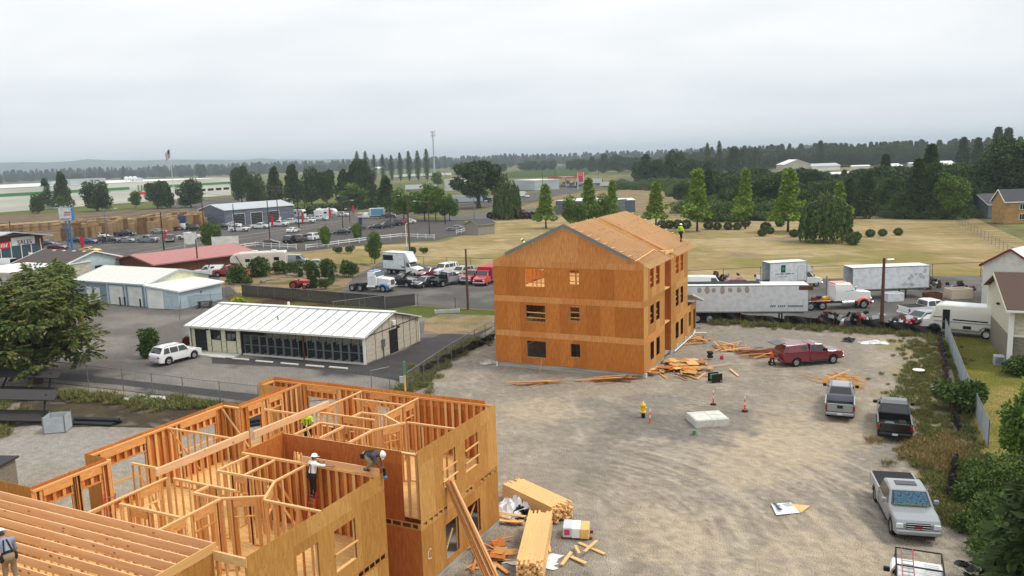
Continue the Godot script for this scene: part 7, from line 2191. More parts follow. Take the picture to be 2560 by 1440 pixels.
func make_plants() -> void:
	tree("walnut",0,"walnut_tree","big dark tree with feathery leaves leaning over the lot fence",v3(-41.49,0,-68.9),10.18,1.12)
	tree("leafy",0,"round_tree","bright green rounded tree behind the feathery dark tree",v3(-66,0,-118.4),5.16,1.1)
	tree("vine",0,"column_shrub","dense green column shaped shrub beside the white suv",v3(-35.53,0,-77.5),2.83,0.85,"","leaf","shrub")
	tree("leafy",1,"roadside_tree","small dark green tree by the dealer lot billboard frames",v3(-67,0,-181.8),6.09,0.95)
	for e in [[v3(-250.4,0,-410.5),10.17,0,0.75,"small rounded tree at the far left before the warehouse"],[v3(-216.4,0,-376.2),8.96,1,0.85,"low dark tree second from the left before the warehouse"],[v3(-237.2,0,-420.3),14.87,2,0.6,"tall dark tree rising behind the low one by the warehouse"],[v3(-225.3,0,-414.2),18.24,3,0.6,"tallest pointed tree left of the warehouse logo"],[v3(-190.4,0,-378),13.93,1,1.05,"broad dark tree left of the warehouse logo"],[v3(-164.4,0,-382.9),13,0,0.9,"dark tree left of the flagpole"],[v3(-162.3,0,-388.1),12.24,2,0.8,"dark tree behind the flagpole"],[v3(-151.1,0,-388.6),13.38,1,1.0,"dark tree right of the flagpole"],[v3(-135.4,0,-414.9),18.85,0,0.55,"first tall tree at the left end of the dense dark row"],[v3(-114.3,0,-369.1),15.38,1,0.7,"tree second in the dense dark row"],[v3(-110.1,0,-386.2),17.38,2,0.6,"tall tree third in the dense dark row"],[v3(-100.2,0,-380.7),18.04,3,0.65,"tall tree in the middle of the dense dark row"],[v3(-90.5,0,-375.3),16.89,1,0.6,"tree right of the middle of the dense dark row"],[v3(-84.2,0,-378.4),15.75,0,0.65,"lower tree in the right half of the dense dark row"],[v3(-76.6,0,-380.8),15.3,2,0.7,"tree before the tall cedar in the dense dark row"],[v3(-64.9,0,-384.6),12.11,3,0.75,"last tree at the right end of the dense dark row"],[v3(-561.7,0,-1508.2),26.11,1,0.8,"single round tree above the warehouse roof"]]:
		tree(["round","conic"][1 if e[2] == 3 or e[2] == 2 else 0],e[2] % 2,"broadleaf_tree",e[4],e[0],e[1],e[3] * (1.15 if e[2] == 3 or e[2] == 2 else 1.0),"trees before the warehouse")
	tree("oak",1,"cedar_tree","ragged tall cedar above the dense dark row",v3(-69,0,-383.5),19.27,0.55)
	tree("leafy",2,"olive_tree","light olive spreading tree over the hedge by the road",v3(-62.7,0,-330.7),10.28,1.5)
	tree("conic",1,"conical_tree","dark conical tree beside the lamp posts on the road",v3(-45.43,0,-302.2),12.91,0.85)
	tree("oak",0,"oak_tree","big dark spreading oak beside the road",v3(-11.63,0,-309.4),17.38,1.0)
	tree("willow",1,"birch_tree","tall drooping birch left of the clad timber building",v3(-0.8,0,-246.8),15.58,0.65)
	for e in [[v3(-181.6,0,-398.2),8.13,"yellowish small tree below the warehouse logo"],[v3(-224.2,0,-410.3),6.58,"yellowish low tree beside the pointed warehouse tree"],[v3(-33.38,0,-257.2),10.03,"bright green tree left of the pair by the road"],[v3(-26.18,0,-250.8),11.49,"bright green taller tree of the pair by the road"],[v3(-22.6,0,-249.3),9.97,"darker green tree right of the bright pair"],[v3(-18.31,0,-247.6),8.22,"small yellow green tree by the grey trailer"],[v3(16.19,0,-206.2),8.48,"wide leafy tree at the left end of the field edge row"],[v3(22.52,0,-203.9),8.78,"leafy tree right behind the timber roof ridge"],[v3(-48.06,0,-556.3),10.75,"round tree by the white farm trailers"]]:
		tree("leafy",rng.randi() % 3,"leafy_tree",e[2],e[0],e[1],1.0,"leafy trees along the road")
	for e in [[v3(9.31,0,-211.2),11.04,0,"bright spire tree left of the timber roof"],[v3(20.51,0,-212),12.41,1,"bright spire tree just behind the timber ridge"],[v3(26.48,0,-209.8),11.67,2,"slim bright spire tree right of the timber ridge"],[v3(36.92,0,-205.8),11.05,0,"wide bright spire tree at the field edge, right of the timber roof"],[v3(43.62,0,-189.6),14.24,1,"tall bright spire tree beside the blue spruce"],[v3(55.48,0,-191.8),13.84,2,"tall bright spire tree with spreading lower branches"],[v3(61.9,0,-181),13.78,0,"slim bright spire tree with a bare trunk"],[v3(73.5,0,-182),10.42,1,"bright yellow green tree behind the weeping tree"]]:
		tree("young",e[2],"spire_tree",e[3],e[0],e[1],[1.25,1.1,0.9][e[2]],"young bright trees along the field")
	for e in [[v3(-40.58,0,-177.5),4.73,"thin young tree by the white fence gap"],[v3(-35.5,0,-188),4.45,"young tree behind the white rail fence"],[v3(-24.65,0,-146.2),5.8,"thin young tree with a bare stem in the dry field"]]: tree("leafy",1,"young_tree",e[2],e[0],e[1],0.7,"saplings by the white fence")
	tree("willow",0,"weeping_tree","big weeping tree standing alone in the dry field",v3(62,0,-159.7),11.89,0.95)
	tree("fir",0,"blue_spruce","dark blue spruce behind the tall spire tree",v3(65.5,0,-269.1),12.54,1.3)
	var dt := by_side([[v3(82.9,0,-495.7),17.68,0.9],[v3(90.1,0,-488.6),15.08,1.0],[v3(95.6,0,-468.6),20.31,0.6],[v3(99.2,0,-451.5),15.25,0.9],[v3(112.3,0,-466.6),13.96,0.8],[v3(86.8,0,-542.5),13.34,0.9],[v3(63.3,0,-224),9.07,0.9],[v3(68.9,0,-226.2),10.8,0.9],[v3(72.8,0,-224.5),9.85,0.9],[v3(62.3,0,-232.4),7.94,0.8],[v3(78.1,0,-217.6),7.97,0.9],[v3(91.2,0,-219.5),9.84,0.8],[v3(92.5,0,-211.3),11.64,0.75],[v3(115.3,0,-243.1),9.47,1.0],[v3(100.4,0,-223.2),8.39,0.9],[v3(101.5,0,-207.4),8.41,0.9],[v3(106.5,0,-205.3),13.98,0.55],[v3(113.1,0,-209.6),13.05,0.6],[v3(170.6,0,-621.1),21.49,0.9],[v3(215,0,-725),20.2,0.8],[v3(117.1,0,-207.8),7.11,0.8],[v3(97.2,0,-955.9),17.46,0.8],[v3(103.4,0,-889.2),19.66,0.9],[v3(115.5,0,-866.7),19.16,0.9],[v3(129.8,0,-892),16.3,0.8],[v3(147.7,0,-383.7),7.8,0.9],[v3(162.9,0,-397.9),7.7,0.9],[v3(124.1,0,-404.6),9.78,1.0],[v3(160.7,0,-635.9),13.78,0.9]])
	for k in dt.size():
		var e: Array = dt[k]
		tree(["round","conic","round"][rng.randi() % 3],rng.randi() % 2,"background_tree",nth(k) + " dark tree from the left in the belt behind the field",e[0],e[1],e[2] * 1.15,"dark trees behind the field")
	for e in [[v3(129.5,0,-282.1),15.56,"dark fir standing before the storage rows"],[v3(123,0,-239.1),18.28,"tall dark fir right of the storage rows"],[v3(103.2,0,-206.7),14.77,"fir with a thin ragged top behind the teal shed"],[v3(104.5,0,-297.7),6.95,"small dark fir left of the storage rows"],[v3(265.1,0,-479.2),22.33,"far pointed fir at the right skyline"],[v3(269.7,0,-472.2),21.55,"second far fir at the right skyline"],[v3(314.7,0,-529.4),28.41,"tallest far fir at the right skyline"],[v3(317.7,0,-523.6),27.61,"tall far fir nearest the right edge"],[v3(302.7,0,-798),26.02,"lone fir rising above the far right wood"]]: tree("fir",0,"fir_tree",e[2],e[0],e[1],1.15,"firs on the right")
	tree("leafy",0,"bright_tree","bright green tree by the grey gabled house",v3(108.7,0,-200.2),10.74,0.95)
	tree("round",0,"large_broadleaf_tree","huge green tree at the right edge behind the houses",v3(142.4,0,-229),19.59,1.05)
	tree("round",1,"large_broadleaf_tree","big green tree left of the huge one at the right edge",v3(136.1,0,-232.2),15.54,0.85)
	for k in 9: tree("poplar",0,"poplar_tree",nth(k) + " slim poplar from the left in the far row above the dark trees",v3(-150 + k * 9.0,0,-820 + k * 4.0),rf(24,30),1.2,"far row of poplars")
	for k in 5: tree("poplar",0,"poplar_tree",nth(k) + " slim poplar from the left in the far row right of centre",v3(150 + k * 9,0,-620),rf(20,26),1.2,"second far row of poplars")
	var sh := by_side([[v3(37.49,0,-200.8),1.88],[v3(38.94,0,-199),1.96],[v3(40.94,0,-198.3),2.05],[v3(42.75,0,-197.6),2.04],[v3(47.25,0,-193.7),1.81],[v3(48.91,0,-192),1.61],[v3(51.24,0,-191.2),1.6],[v3(53.21,0,-190.4),1.59],[v3(57.37,0,-198),1.85],[v3(58.29,0,-185.4),1.92],[v3(64.8,0,-195.2),1.73],[v3(54,0,-174.1),1.55],[v3(59.6,0,-170.5),1.52],[v3(68.6,0,-160.8),1.59],[v3(73.6,0,-165.9),1.48],[v3(76.5,0,-166.7),1.4],[v3(80,0,-167.3),1.41],[v3(3.92,0,-120.4),1.45],[v3(64.5,0,-152.9),2.05],[v3(57.18,0,-178.7),1.41]])
	for k in sh.size(): tree("ball",0,"clipped_shrub",nth(k) + " rounded green shrub from the left along the dry field",sh[k][0],sh[k][1],1.15,"shrubs along the field","leaf","shrub")
	for k in 13: tree("purple",0,"purple_shrub",nth(k) + " round purple shrub from the left along the driveway",v3(-6.08 + k * 1.4,0,-249.9 + k * 0.52),2.0,1.0,"purple shrubs along the driveway","leaf","shrub")
	var cs := by_side([[v3(-34.51,0,-132.1),1.45],[v3(-32.35,0,-129.4),1.68],[v3(-29.35,0,-119.4),2.04],[v3(-31.24,0,-129.6),1.62],[v3(-30.27,0,-130.7),1.77],[v3(-28.23,0,-126.4),1.71]])
	for k in cs.size(): tree("cone_shrub",0,"cone_shrub",nth(k) + " dark cone shaped evergreen from the left in the rock garden",cs[k][0],cs[k][1],1.1,"cone evergreens in the rock garden","leaf","shrub")
	for e in [[v3(-43.57,0,-127),2.92,"round dark bush at the left end of the rock garden"],[v3(-42.32,0,-134.7),3.36,"leafy bush hiding the camper's end"],[v3(-39.25,0,-136.9),2.32,"tall shrub behind the rock garden"],[v3(-36.73,0,-136.4),2.18,"reddish shrub clump behind the rock garden"],[v3(-34.12,0,-136.8),2.18,"shrub clump at the middle of the rock garden's back"],[v3(-30.91,0,-136),2.44,"shrub by the green bin in the rock garden"],[v3(-26.3,0,-130.3),2.73,"shrub by the yard edge behind the blue tractor"],[v3(-27.31,0,-118.2),1.66,"shrub beside the red tractor by the fence"],[v3(-40.86,0,-124.8),1.38,"low shrub under the pink flowers"],[v3(-35.28,0,-165.4),1.48,"wild bush left in the dry field by the white fence"],[v3(-32.98,0,-166.2),1.48,"wild bush right in the dry field by the white fence"],[v3(-19.68,0,-161.2),1.44,"wild bush at the foot of the tall pole in the field"],[v3(-17.22,0,-160.5),1.27,"wild bush right of the tall pole in the field"],[v3(30.09,0,-53.02),2.52,"green bush growing through the boundary fence"]]: tree("bush",rng.randi() % 2,"bush",e[2],e[0],e[1],0.9,"bushes","leaf","shrub")
	tree("bush",0,"flowering_bush","pink flowering bush by the camper in the rock garden",v3(-43.71,0,-131.4),1.71,0.9,"","leaf_pink","shrub")
	tree("bush",1,"yellow_bush","low yellow green bush behind the kennel roof",v3(-35.93,0,-105.9),1.07,1.6,"","leaf_yellow","shrub")
	tree("bush",1,"porch_bush","dark bush with red flowers at the cream house porch",v3(39.89,0,-62.2),1.62,1.1,"","leaf","shrub")
	tree("bush",0,"red_shrub","small red leaved shrub at the kennel corner",v3(-33.32,0,-81.5),1.17,0.7,"","leaf_red","shrub")
	tree("fir",1,"corner_fir","dark fir filling the lower right corner",v3(20.13,0,-27.81),8.79,1.7)
	tree("leafy",2,"corner_tree","dark leaved tree above the thicket at the right edge",v3(28.37,0,-42.81),5.15,0.9)
	for e in [[v3(23.91,0,-39.15),1.93,"bramble thicket at the boundary above the silver pickup"],[v3(25.32,0,-39.29),2.78,"bramble thicket below the dark leaved tree"],[v3(21.61,0,-33.4),2.05,"bramble thicket right of the silver pickup"],[v3(20.87,0,-30.6),3.1,"bramble thicket in the lower right corner"],[v3(22.38,0,-35.88),2.08,"bramble thicket level with the silver pickup's hood"],[v3(25.35,0,-42.77),1.16,"small bramble by the end of the boundary fence"]]: tree("bramble",0,"bramble_bush",e[2],e[0],e[1],0.85,"brambles on the boundary","leaf","shrub")
	scatter("weeds","weeds","tall green weeds along the right site boundary",[v3(39.27,0,-74.6),v3(35.23,0,-67.4),v3(31.48,0,-60.3),v3(28.63,0,-53.61),v3(26.58,0,-48.91),v3(24.95,0,-44.92),v3(23.17,0,-41),v3(21.43,0,-37.23)],Vector2(1.2,1.0),900,0.18,0.55)
	scatter("dry_weeds","weeds","dry brown weeds by the black pickup",[v3(25.5,0,-46.86),v3(23.99,0,-43.77)],Vector2(0.9,0.9),130,0.3,0.8,"leaf_dry")
	scatter("weeds","weeds","weeds along the old lot fence on the left",[v3(-38.25,0,-65.2),v3(-33.17,0,-63),v3(-27.59,0,-61.1),v3(-23.33,0,-59.67)],Vector2(1.2,0.5),130,0.3,0.9)
	scatter("weeds","weeds","weeds on the bank by the kennel fence",[v3(-9.07,0,-62),v3(-7.72,0,-67.3),v3(-5.8,0,-74.1),v3(-3.4,0,-80.6)],Vector2(0.8,0.6),150,0.25,0.7)
	scatter("weeds","weeds","weeds under the silt fence of the right yard",[v3(19.96,0,-86.1),v3(27.92,0,-82.2),v3(34.28,0,-79.6),v3(39.94,0,-75.9)],Vector2(0.5,0.6),240,0.25,0.8)
	scatter("weeds","weeds","weeds at the left edge of the site",[v3(-41.69,0,-62.8),v3(-36.06,0,-54.71)],Vector2(0.8,0.8),60,0.4,1.0)
	scatter("forest","fir","far conifer forest along the skyline on the left",[v3(-1750,0,-2300),v3(-950,0,-2500),v3(-350,0,-2600),v3(250,0,-2500),v3(950,0,-2200)],Vector2(200,260),1900,16,32)
	scatter("forest","round","far broadleaf wood along the skyline",[v3(-1500,0,-1900),v3(-700,0,-2100),v3(100,0,-2200),v3(800,0,-1800)],Vector2(240,220),700,10,19)
	scatter("forest","fir","far conifer wood on the right skyline",[v3(300,0,-1050),v3(560,0,-1000),v3(850,0,-900)],Vector2(60,50),420,16,26)
	scatter("forest","round","broadleaf wood on the right behind the storage rows",[v3(250,0,-900),v3(480,0,-860),v3(800,0,-760)],Vector2(50,40),420,12,20)
	scatter("forest","round","tree belt around the far farms",[v3(60,0,-1250),v3(200,0,-1150)],Vector2(60,70),90,9,15)
	scatter("undergrowth","bramble","dense bushes along the far field fence under the trees",[v3(93.6,0,-228.1),v3(103.4,0,-220.2),v3(110.6,0,-203.5)],Vector2(3,2.5),60,2.5,5.0)
	scatter("undergrowth","bramble","bushes below the dark tree belt behind the meadow",[v3(70.1,0,-452.1),v3(86.6,0,-414.6),v3(76.6,0,-315.1),v3(63.3,0,-224),v3(76.7,0,-218.2)],Vector2(6,4),110,3.0,6.5)
	scatter("undergrowth","round","loose trees filling the belt before the storage rows",[v3(80.6,0,-312.6),v3(95.8,0,-289),v3(112.9,0,-278.8),v3(133.8,0,-279.5),v3(149.1,0,-269.9)],Vector2(14,14),60,7.0,12.0)
	var f := Leaves.new(91)
	var ha := v3(-85.9,0,-283)
	var hb := v3(-53.73,0,-334.1)
	for k in 260: f.clump(ha.lerp(hb,k / 259.0) + v3(f.r.randf_range(-0.8,0.8),f.r.randf_range(0.5,2.7),f.r.randf_range(-0.8,0.8)),v3(0.9,0.8,0.9),40,0.5,0.3,DARK * 0.6,DARK)
	single(f.m(),"hedge",M.leaf,"tall dark clipped hedge behind the dealer's vehicles","hedge")
	var st := SurfaceTool.new()
	st.begin(Mesh.PRIMITIVE_TRIANGLES)
	st.set_smooth_group(0)
	var prof := [[6200.0,0.0],[7000.0,0.55],[7800.0,1.0],[9500.0,0.7],[11000.0,0.0]]
	for i in 80:
		for j in 4:
			var p := []
			for e in [[i,j],[i + 1,j],[i + 1,j + 1],[i,j + 1]]:
				var a := lerpf(-0.85,0.75,e[0] / 80.0)
				var amp := lerpf(120.0,25.0,smoothstep(-0.6,0.15,a)) * (0.75 + 0.5 * n1(e[0] * 14.0,e[1] * 30.0,1.0))
				p.append(v3(sin(a) * prof[e[1]][0],prof[e[1]][1] * amp - 1.0,-cos(a) * prof[e[1]][0]))
			for d in [0,1,2,0,2,3]:
				st.set_color(Color(0.05,0.08,0.03))
				st.add_vertex(p[d])
	st.generate_normals()
	structure(st.commit(),"hills",M.far_ground)
func chain_link(a: Vector3,b: Vector3,h: float,st: SurfaceTool) -> void:
	var d := b - a
	var L := d.length()
	d /= L
	var n := int(L / 0.11)
	for i in n:
		for s in [-1.0,1.0]:
			var x0 := i * L / n
			var x1: float = x0 + s * h
			var y1 := h
			if x1 < 0.0:
				y1 = x0
				x1 = 0.0
			if x1 > L:
				y1 = L - x0
				x1 = L
			var p := a + d * x0
			var q: Vector3 = a + d * x1 + Vector3.UP * y1
			var w := Vector3.UP * 0.0045
			for e in [p - w,p + w,q + w,p - w,q + w,q - w]: st.add_vertex(e)
func fence(called: String,label: String,pts: Array,h: float,o2 := {}) -> Node3D:
	var o := thing(called,label,"fence",Vector3.ZERO)
	var st := SurfaceTool.new()
	st.begin(Mesh.PRIMITIVE_TRIANGLES)
	st.set_smooth_group(-1)
	var pm: String = o2.get("post","galvanised")
	var gap: float = o2.get("gap",3.0)
	for i in pts.size() - 1:
		var a: Vector3 = pts[i]
		var b: Vector3 = pts[i + 1]
		var L := a.distance_to(b)
		var n := maxi(1,int(round(L / gap)))
		for k in n + (1 if i == pts.size() - 2 else 0):
			var B := Bld.new()
			B.tube(Vector3.ZERO,v3(0,h + 0.05,0),0.035,0.035,6)
			part(B.m(),"post",M[pm],o,a.lerp(b,float(k) / n))
		if o2.get("rail",true):
			var B := Bld.new()
			B.tube(a + Vector3.UP * h,b + Vector3.UP * h,0.028,0.028,6)
			part(B.m(),"top_rail",M[pm],o)
		if o2.get("link",true): chain_link(a,b,h,st)
		if o2.has("slats"):
			var u := (b - a).normalized()
			for k in n:
				var B := Bld.new()
				var c := a.lerp(b,float(k) / n)
				var m := int(L / n / 0.1)
				for s in m: B.box(c + u * (L / n) * (s + 0.5) / m + Vector3.UP * (h / 2 + rf(-0.02,0.02)) + u.cross(Vector3.UP) * 0.02,v3(0.086,h - 0.1,0.008),Basis(u,Vector3.UP,u.cross(Vector3.UP)))
				var p := part(B.m(),"slat_panel",M[o2.slats],o)
				p.set_meta("kind","stuff")
	if o2.get("link",true):
		st.generate_normals()
		var p := part(st.commit(),"wire_mesh",M.galvanised,o)
		p.set_meta("kind","stuff")
	return o
func silt_fence(label: String,pts: Array,h: float) -> void:
	var o := thing("silt_fence",label,"silt fence",Vector3.ZERO)
	for i in pts.size() - 1:
		var a: Vector3 = pts[i]
		var b: Vector3 = pts[i + 1]
		var L := a.distance_to(b)
		var u := (b - a) / L
		var w := u.cross(Vector3.UP)
		var n := int(L / 0.22)
		var B := Bld.new()
		B.sm(0)
		for k in n:
			for j in 5:
				var p := []
				for e in [[k,j],[k + 1,j],[k + 1,j + 1],[k,j + 1]]:
					var x: float = L * e[0] / n
					var y: float = h * e[1] / 5.0 * (0.9 + 0.07 * sin(x * 1.9) + 0.1 * sin(x * 0.37 + 1.0))
					p.append(a + u * x + Vector3.UP * y + w * (0.12 * sin(x * 3.1 + e[1]) + 0.09 * sin(x * 7.3 + e[1] * 2.0)) * (1.0 if e[1] > 0 else 0.3))
				B.q(p[0],p[1],p[2],p[3])
		part(B.m(),"black_sheet",M.black_sheet,o)
		for k in int(L / 2.2):
			var S := Bld.new()
			S.box(v3(0,h * 0.55,0),v3(0.04,h * 1.15,0.04))
			part(S.m(),"stake",M.lumber6,o,a + u * (k * 2.2 + 0.4) + w * 0.2)
func make_fences() -> void:
	fence("slatted_fence","dark slatted chain link fence with grey top rail behind the kennels",[v3(-37.97,0,-113.2),v3(-15.92,0,-99.8)],1.75,{"slats": "slat_dark","link": false,"gap": 3.1})
	fence("slatted_fence","short dark slatted panel beyond the fence corner",[v3(-15.82,0,-99.8),v3(-12.35,0,-101.7)],1.6,{"slats": "slat_dark","link": false,"rail": false})
	fence("wire_fence","chain link spur running from the slatted fence to the kennels",[v3(-15.92,0,-99.8),v3(-21.51,0,-96.3)],1.75)
	fence("wire_fence","low wire fence at the end of the left yard",[v3(-11.92,0,-101.1),v3(-2.09,0,-95.1)],1.5,{"gap": 5.0,"post": "dark_metal","rail": false})
	fence("wire_fence","chain link fence with bare posts along the old lot",[v3(-43.45,0,-70.1),v3(-32.15,0,-64.9),v3(-25.9,0,-61.6),v3(-19.02,0,-58.44)],2.0,{"gap": 4.2,"rail": true})
	fence("wire_fence","chain link fence climbing beside the kennel drive",[v3(-8.43,0,-62),v3(-5.64,0,-71.8),v3(-1.89,0,-82.7)],1.75)
	fence("wire_fence","bent gate fence by the electric meter post",[v3(-11.32,0,-62.3),v3(-10.04,0,-63.3)],1.9,{"gap": 2.0})
	fence("wire_fence","small wire fence beside the garage annex",[v3(-40.25,0,-96.8),v3(-43.4,0,-105.4),v3(-36.55,0,-107.8)],1.5)
	fence("wire_fence","wire fence with metal gate left of the slatted fence",[v3(-40.88,0,-115.1),v3(-37.97,0,-113.2)],1.8,{"gap": 2.2})
	fence("boundary_fence","pale slatted boundary fence between the site and the lawn",[v3(41.08,0,-75.7),v3(36.37,0,-65.2),v3(32.88,0,-57.47),v3(28.25,0,-46.61)],1.7,{"slats": "box_grey","gap": 2.8})
	fence("wire_fence","wire fence at the back of the right yard",[v3(24.16,0,-111.6),v3(34.79,0,-112.7),v3(48.61,0,-110.9),v3(57.77,0,-110.5),v3(64.5,0,-110.6)],2.0,{"post": "dark_metal","gap": 6.0,"link": false})
	fence("wire_fence","wire fence at the back of the left yard",[v3(-25.18,0,-146.3),v3(-15.08,0,-139.5),v3(-2.68,0,-133.5)],1.8,{"post": "dark_metal","gap": 5.0,"link": false})
	fence("wire_fence","wire fence along the houses at the field corner",[v3(103.1,0,-187.4),v3(88.5,0,-150),v3(73.4,0,-113.4)],1.8,{"gap": 4.0})
	fence("wire_fence","wire fence along the far side of the dry field",[v3(40.07,0,-223.4),v3(67.8,0,-220.6),v3(110.6,0,-203.5)],1.8,{"gap": 6.0})
	silt_fence("black silt fence along the right yard",[v3(20.08,0,-87.2),v3(28.05,0,-82.6),v3(34.35,0,-79.8),v3(40.47,0,-75.8)],1.1)
	silt_fence("black silt fence along the kennel drive",[v3(-7.99,0,-67.3),v3(-5.69,0,-72.6),v3(-1.86,0,-80.8)],0.8)
	silt_fence("black silt fence beside the pale boundary fence",[v3(39.56,0,-73.7),v3(34.61,-0,-63.5),v3(31.01,0,-56.17),v3(27.72,0,-48.81)],0.9)
	silt_fence("torn black silt fence in the weeds by the silver pickup",[v3(25.02,0,-44.29),v3(22.11,0,-39.53)],0.7)
	for e in [[[v3(-64.7,0,-162.2),v3(-61.2,0,-180.1),v3(-58.14,0,-185.1),v3(-46.71,0,-176.8)],"white rail fence left of the lot entrance"],[[v3(-44.26,0,-175.4),v3(-38.69,0,-182.8),v3(-31.07,0,-192.3),v3(-26.33,0,-196.7),v3(-17.79,0,-190)],"long white rail fence before the parking lot"],[[v3(-13.31,0,-200.7),v3(-11.14,0,-206.7)],"short white rail fence beside the grey shed"]]:
		var o := thing("rail_fence",e[1],"fence",Vector3.ZERO)
		for i in e[0].size() - 1:
			var a: Vector3 = e[0][i]
			var b: Vector3 = e[0][i + 1]
			var n := maxi(1,int(a.distance_to(b) / 2.6))
			var u := (b - a).normalized()
			for k in n + 1: block("post",o,"pvc_white",a.lerp(b,float(k) / n) + v3(0,0.6,0),v3(0.13,1.2,0.13))
			for y in [0.5,0.95]: block("rail",o,"pvc_white",(a + b) / 2 + v3(0,y,0),v3(a.distance_to(b),0.16,0.05),Basis(u,Vector3.UP,u.cross(Vector3.UP)))
func pole(label: String,at: Vector3,h: float,o2 := {}) -> Node3D:
	var o := thing(o2.get("name","utility_pole"),label,"pole",at,o2.get("turn",0.0))
	var B := Bld.new()
	var r: float = o2.get("r",0.16)
	B.tube(Vector3.ZERO,v3(o2.get("lean",0.0) * h,h,0),r,r * 0.65,10)
	part(B.m(),"shaft",M[o2.get("m","pole_wood")],o)
	if o2.get("arms",0) > 0:
		for k in int(o2.arms):
			block("crossarm",o,"pole_wood",v3(0,h - 0.5 - k * 1.1,0.1),v3(2.6,0.12,0.1))
			for x in [-1.2,-0.6,0.6,1.2]: block("insulator",o,"box_grey",v3(x,h - 0.36 - k * 1.1,0.1),v3(0.09,0.18,0.09))
	if o2.get("lamp",0.0) != 0.0:
		var A := Bld.new()
		A.path([v3(0,h - 0.7,0),v3(o2.lamp * 0.6,h - 0.2,0),v3(o2.lamp,h - 0.15,0)],0.05,6)
		part(A.m(),"lamp_arm",M.galvanised,o)
		bevbox(o,"lamp_head","light_clear",v3(o2.lamp + signf(o2.lamp) * 0.3,h - 0.17,0),v3(0.75,0.16,0.3),0.05)
	return o
func make_poles() -> void:
	pole("wooden pole standing between the truck yard and the clad building",v3(-5.45,0,-97.8),7.46,{"r": 0.17})
	pole("wooden light pole with a white lamp in the right yard",v3(37.3,0,-80.7),7.07,{"lamp": 0.3,"r": 0.2})
	pole("tall wooden pole with a meter box in the dry field",v3(-19.59,0,-157.1),10.82,{"r": 0.2})
	pole("dark wooden pole before the red roofed building",v3(-53.48,0,-138.2),6.18,{})
	for e in [[v3(-106.7,0,-174.2),8.25,0,0.0,"leaning wooden pole before the dealership","pole_wood"],[v3(-59.53,0,-201.3),10.65,0,0.0,"brown pole on the road verge before the black sedan","pole_wood"],[v3(-69.9,0,-246.4),12.25,2,0.0,"utility pole with two crossarms by the white pickups","pole_wood"],[v3(-44.83,0,-218.5),8.56,0,2.6,"street light at the parking lot entrance","pole_wood"],[v3(-49.81,0,-254),8.43,0,-3.0,"street light behind the parking lot entrance","pole_wood"],[v3(-40.59,0,-217),6.38,0,-2.6,"white lamp post beside the blue sign","galvanised"],[v3(-61.5,0,-237.5),8.71,0,-2.6,"street light over the white pickups","dark_metal"],[v3(-36.45,0,-248.6),8.25,0,2.6,"street light beside the conical tree","dark_metal"],[v3(-51.5,0,-330.2),10.43,0,2.2,"utility pole behind the conical tree","pole_wood"],[v3(-19.74,0,-198.7),8.76,0,-3.0,"street light at the right end of the parking lot","pole_wood"],[v3(-18.72,0,-235.4),6.91,0,0.0,"dark pole right of the bright pair of trees","dark_metal"],[v3(-10.65,0,-244.4),7.64,0,-2.6,"lamp post by the grey trailer","galvanised"],[v3(-78.7,0,-184.3),8.61,0,0.0,"pole behind the silver lifted pickup","dark_metal"],[v3(-102.4,0,-206.6),8.92,0,2.6,"lamp post on the dealer lot","galvanised"],[v3(-231.8,0,-424.4),6.6,0,0.0,"pole by the warehouse trees","dark_metal"],[v3(-77.7,0,-230),7.88,0,0.0,"dark post before the workshop bays","dark_metal"],[v3(-77.7,0,-207),12.15,1,0.0,"utility pole behind the workshop ridge","pole_wood"],[v3(18.04,0,-437.5),10.16,0,0.0,"lamp post beside the station shop","dark_metal"],[v3(27.65,0,-489.6),11.83,0,0.0,"dark pole before the red canopy","dark_metal"],[v3(66.3,0,-606.4),12.28,1,0.0,"utility pole right of the gas station","pole_wood"],[v3(100.6,0,-382.8),7.05,0,0.0,"pole by the storage rows","pole_wood"]]: pole(e[4],e[0],e[1],{"arms": e[2],"lamp": e[3],"m": e[5]})
	var m := thing("meter_box","grey meter box and white pipe on the tall pole in the field","meter box",v3(-19.99,0,-155.9))
	bevbox(m,"box","box_grey",v3(0,1.6,0),v3(0.7,0.9,0.35),0.03)
	var mb := Bld.new()
	mb.path([v3(0,0,0),v3(0,6.2,0),v3(0.35,6.5,0)],0.07,8)
	part(mb.m(),"conduit",M.pvc_white,m)
	var t := thing("cell_tower","tall grey cell tower with antenna rings on the skyline","tower",v3(-78.3,0,-871.8))
	var B := Bld.new()
	B.tube(Vector3.ZERO,v3(0,49,0),1.1,0.55,12)
	part(B.m(),"mast",M.box_grey,t)
	for y in [45.0,48.5]:
		for k in 9:
			var a := TAU * k / 9.0
			bevbox(t,"antenna","paint_white",v3(cos(a) * 2.2,y,sin(a) * 2.2),v3(0.5,2.4,0.5),0.1)
		var R := Bld.new()
		for k in 9: R.tube(v3(cos(TAU * k / 9.0) * 2.1,y - 0.6,sin(TAU * k / 9.0) * 2.1),v3(cos(TAU * (k + 1) / 9.0) * 2.1,y - 0.6,sin(TAU * (k + 1) / 9.0) * 2.1),0.12,0.12,5)
		part(R.m(),"platform",M.galvanised,t)
	var fp := thing("flagpole","tall white flagpole by the warehouse trees","flagpole",v3(-171.8,0,-420.7))
	var P := Bld.new()
	P.tube(Vector3.ZERO,v3(0,28.5,0),0.22,0.1,10)
	P.lathe([Vector2(0,0.25),Vector2(0.2,0),Vector2(0,-0.25)],v3(0,28.7,0),8)
	part(P.m(),"shaft",M.paint_white,fp)
	var im := Image.create(95,52,false,Image.FORMAT_RGB8)
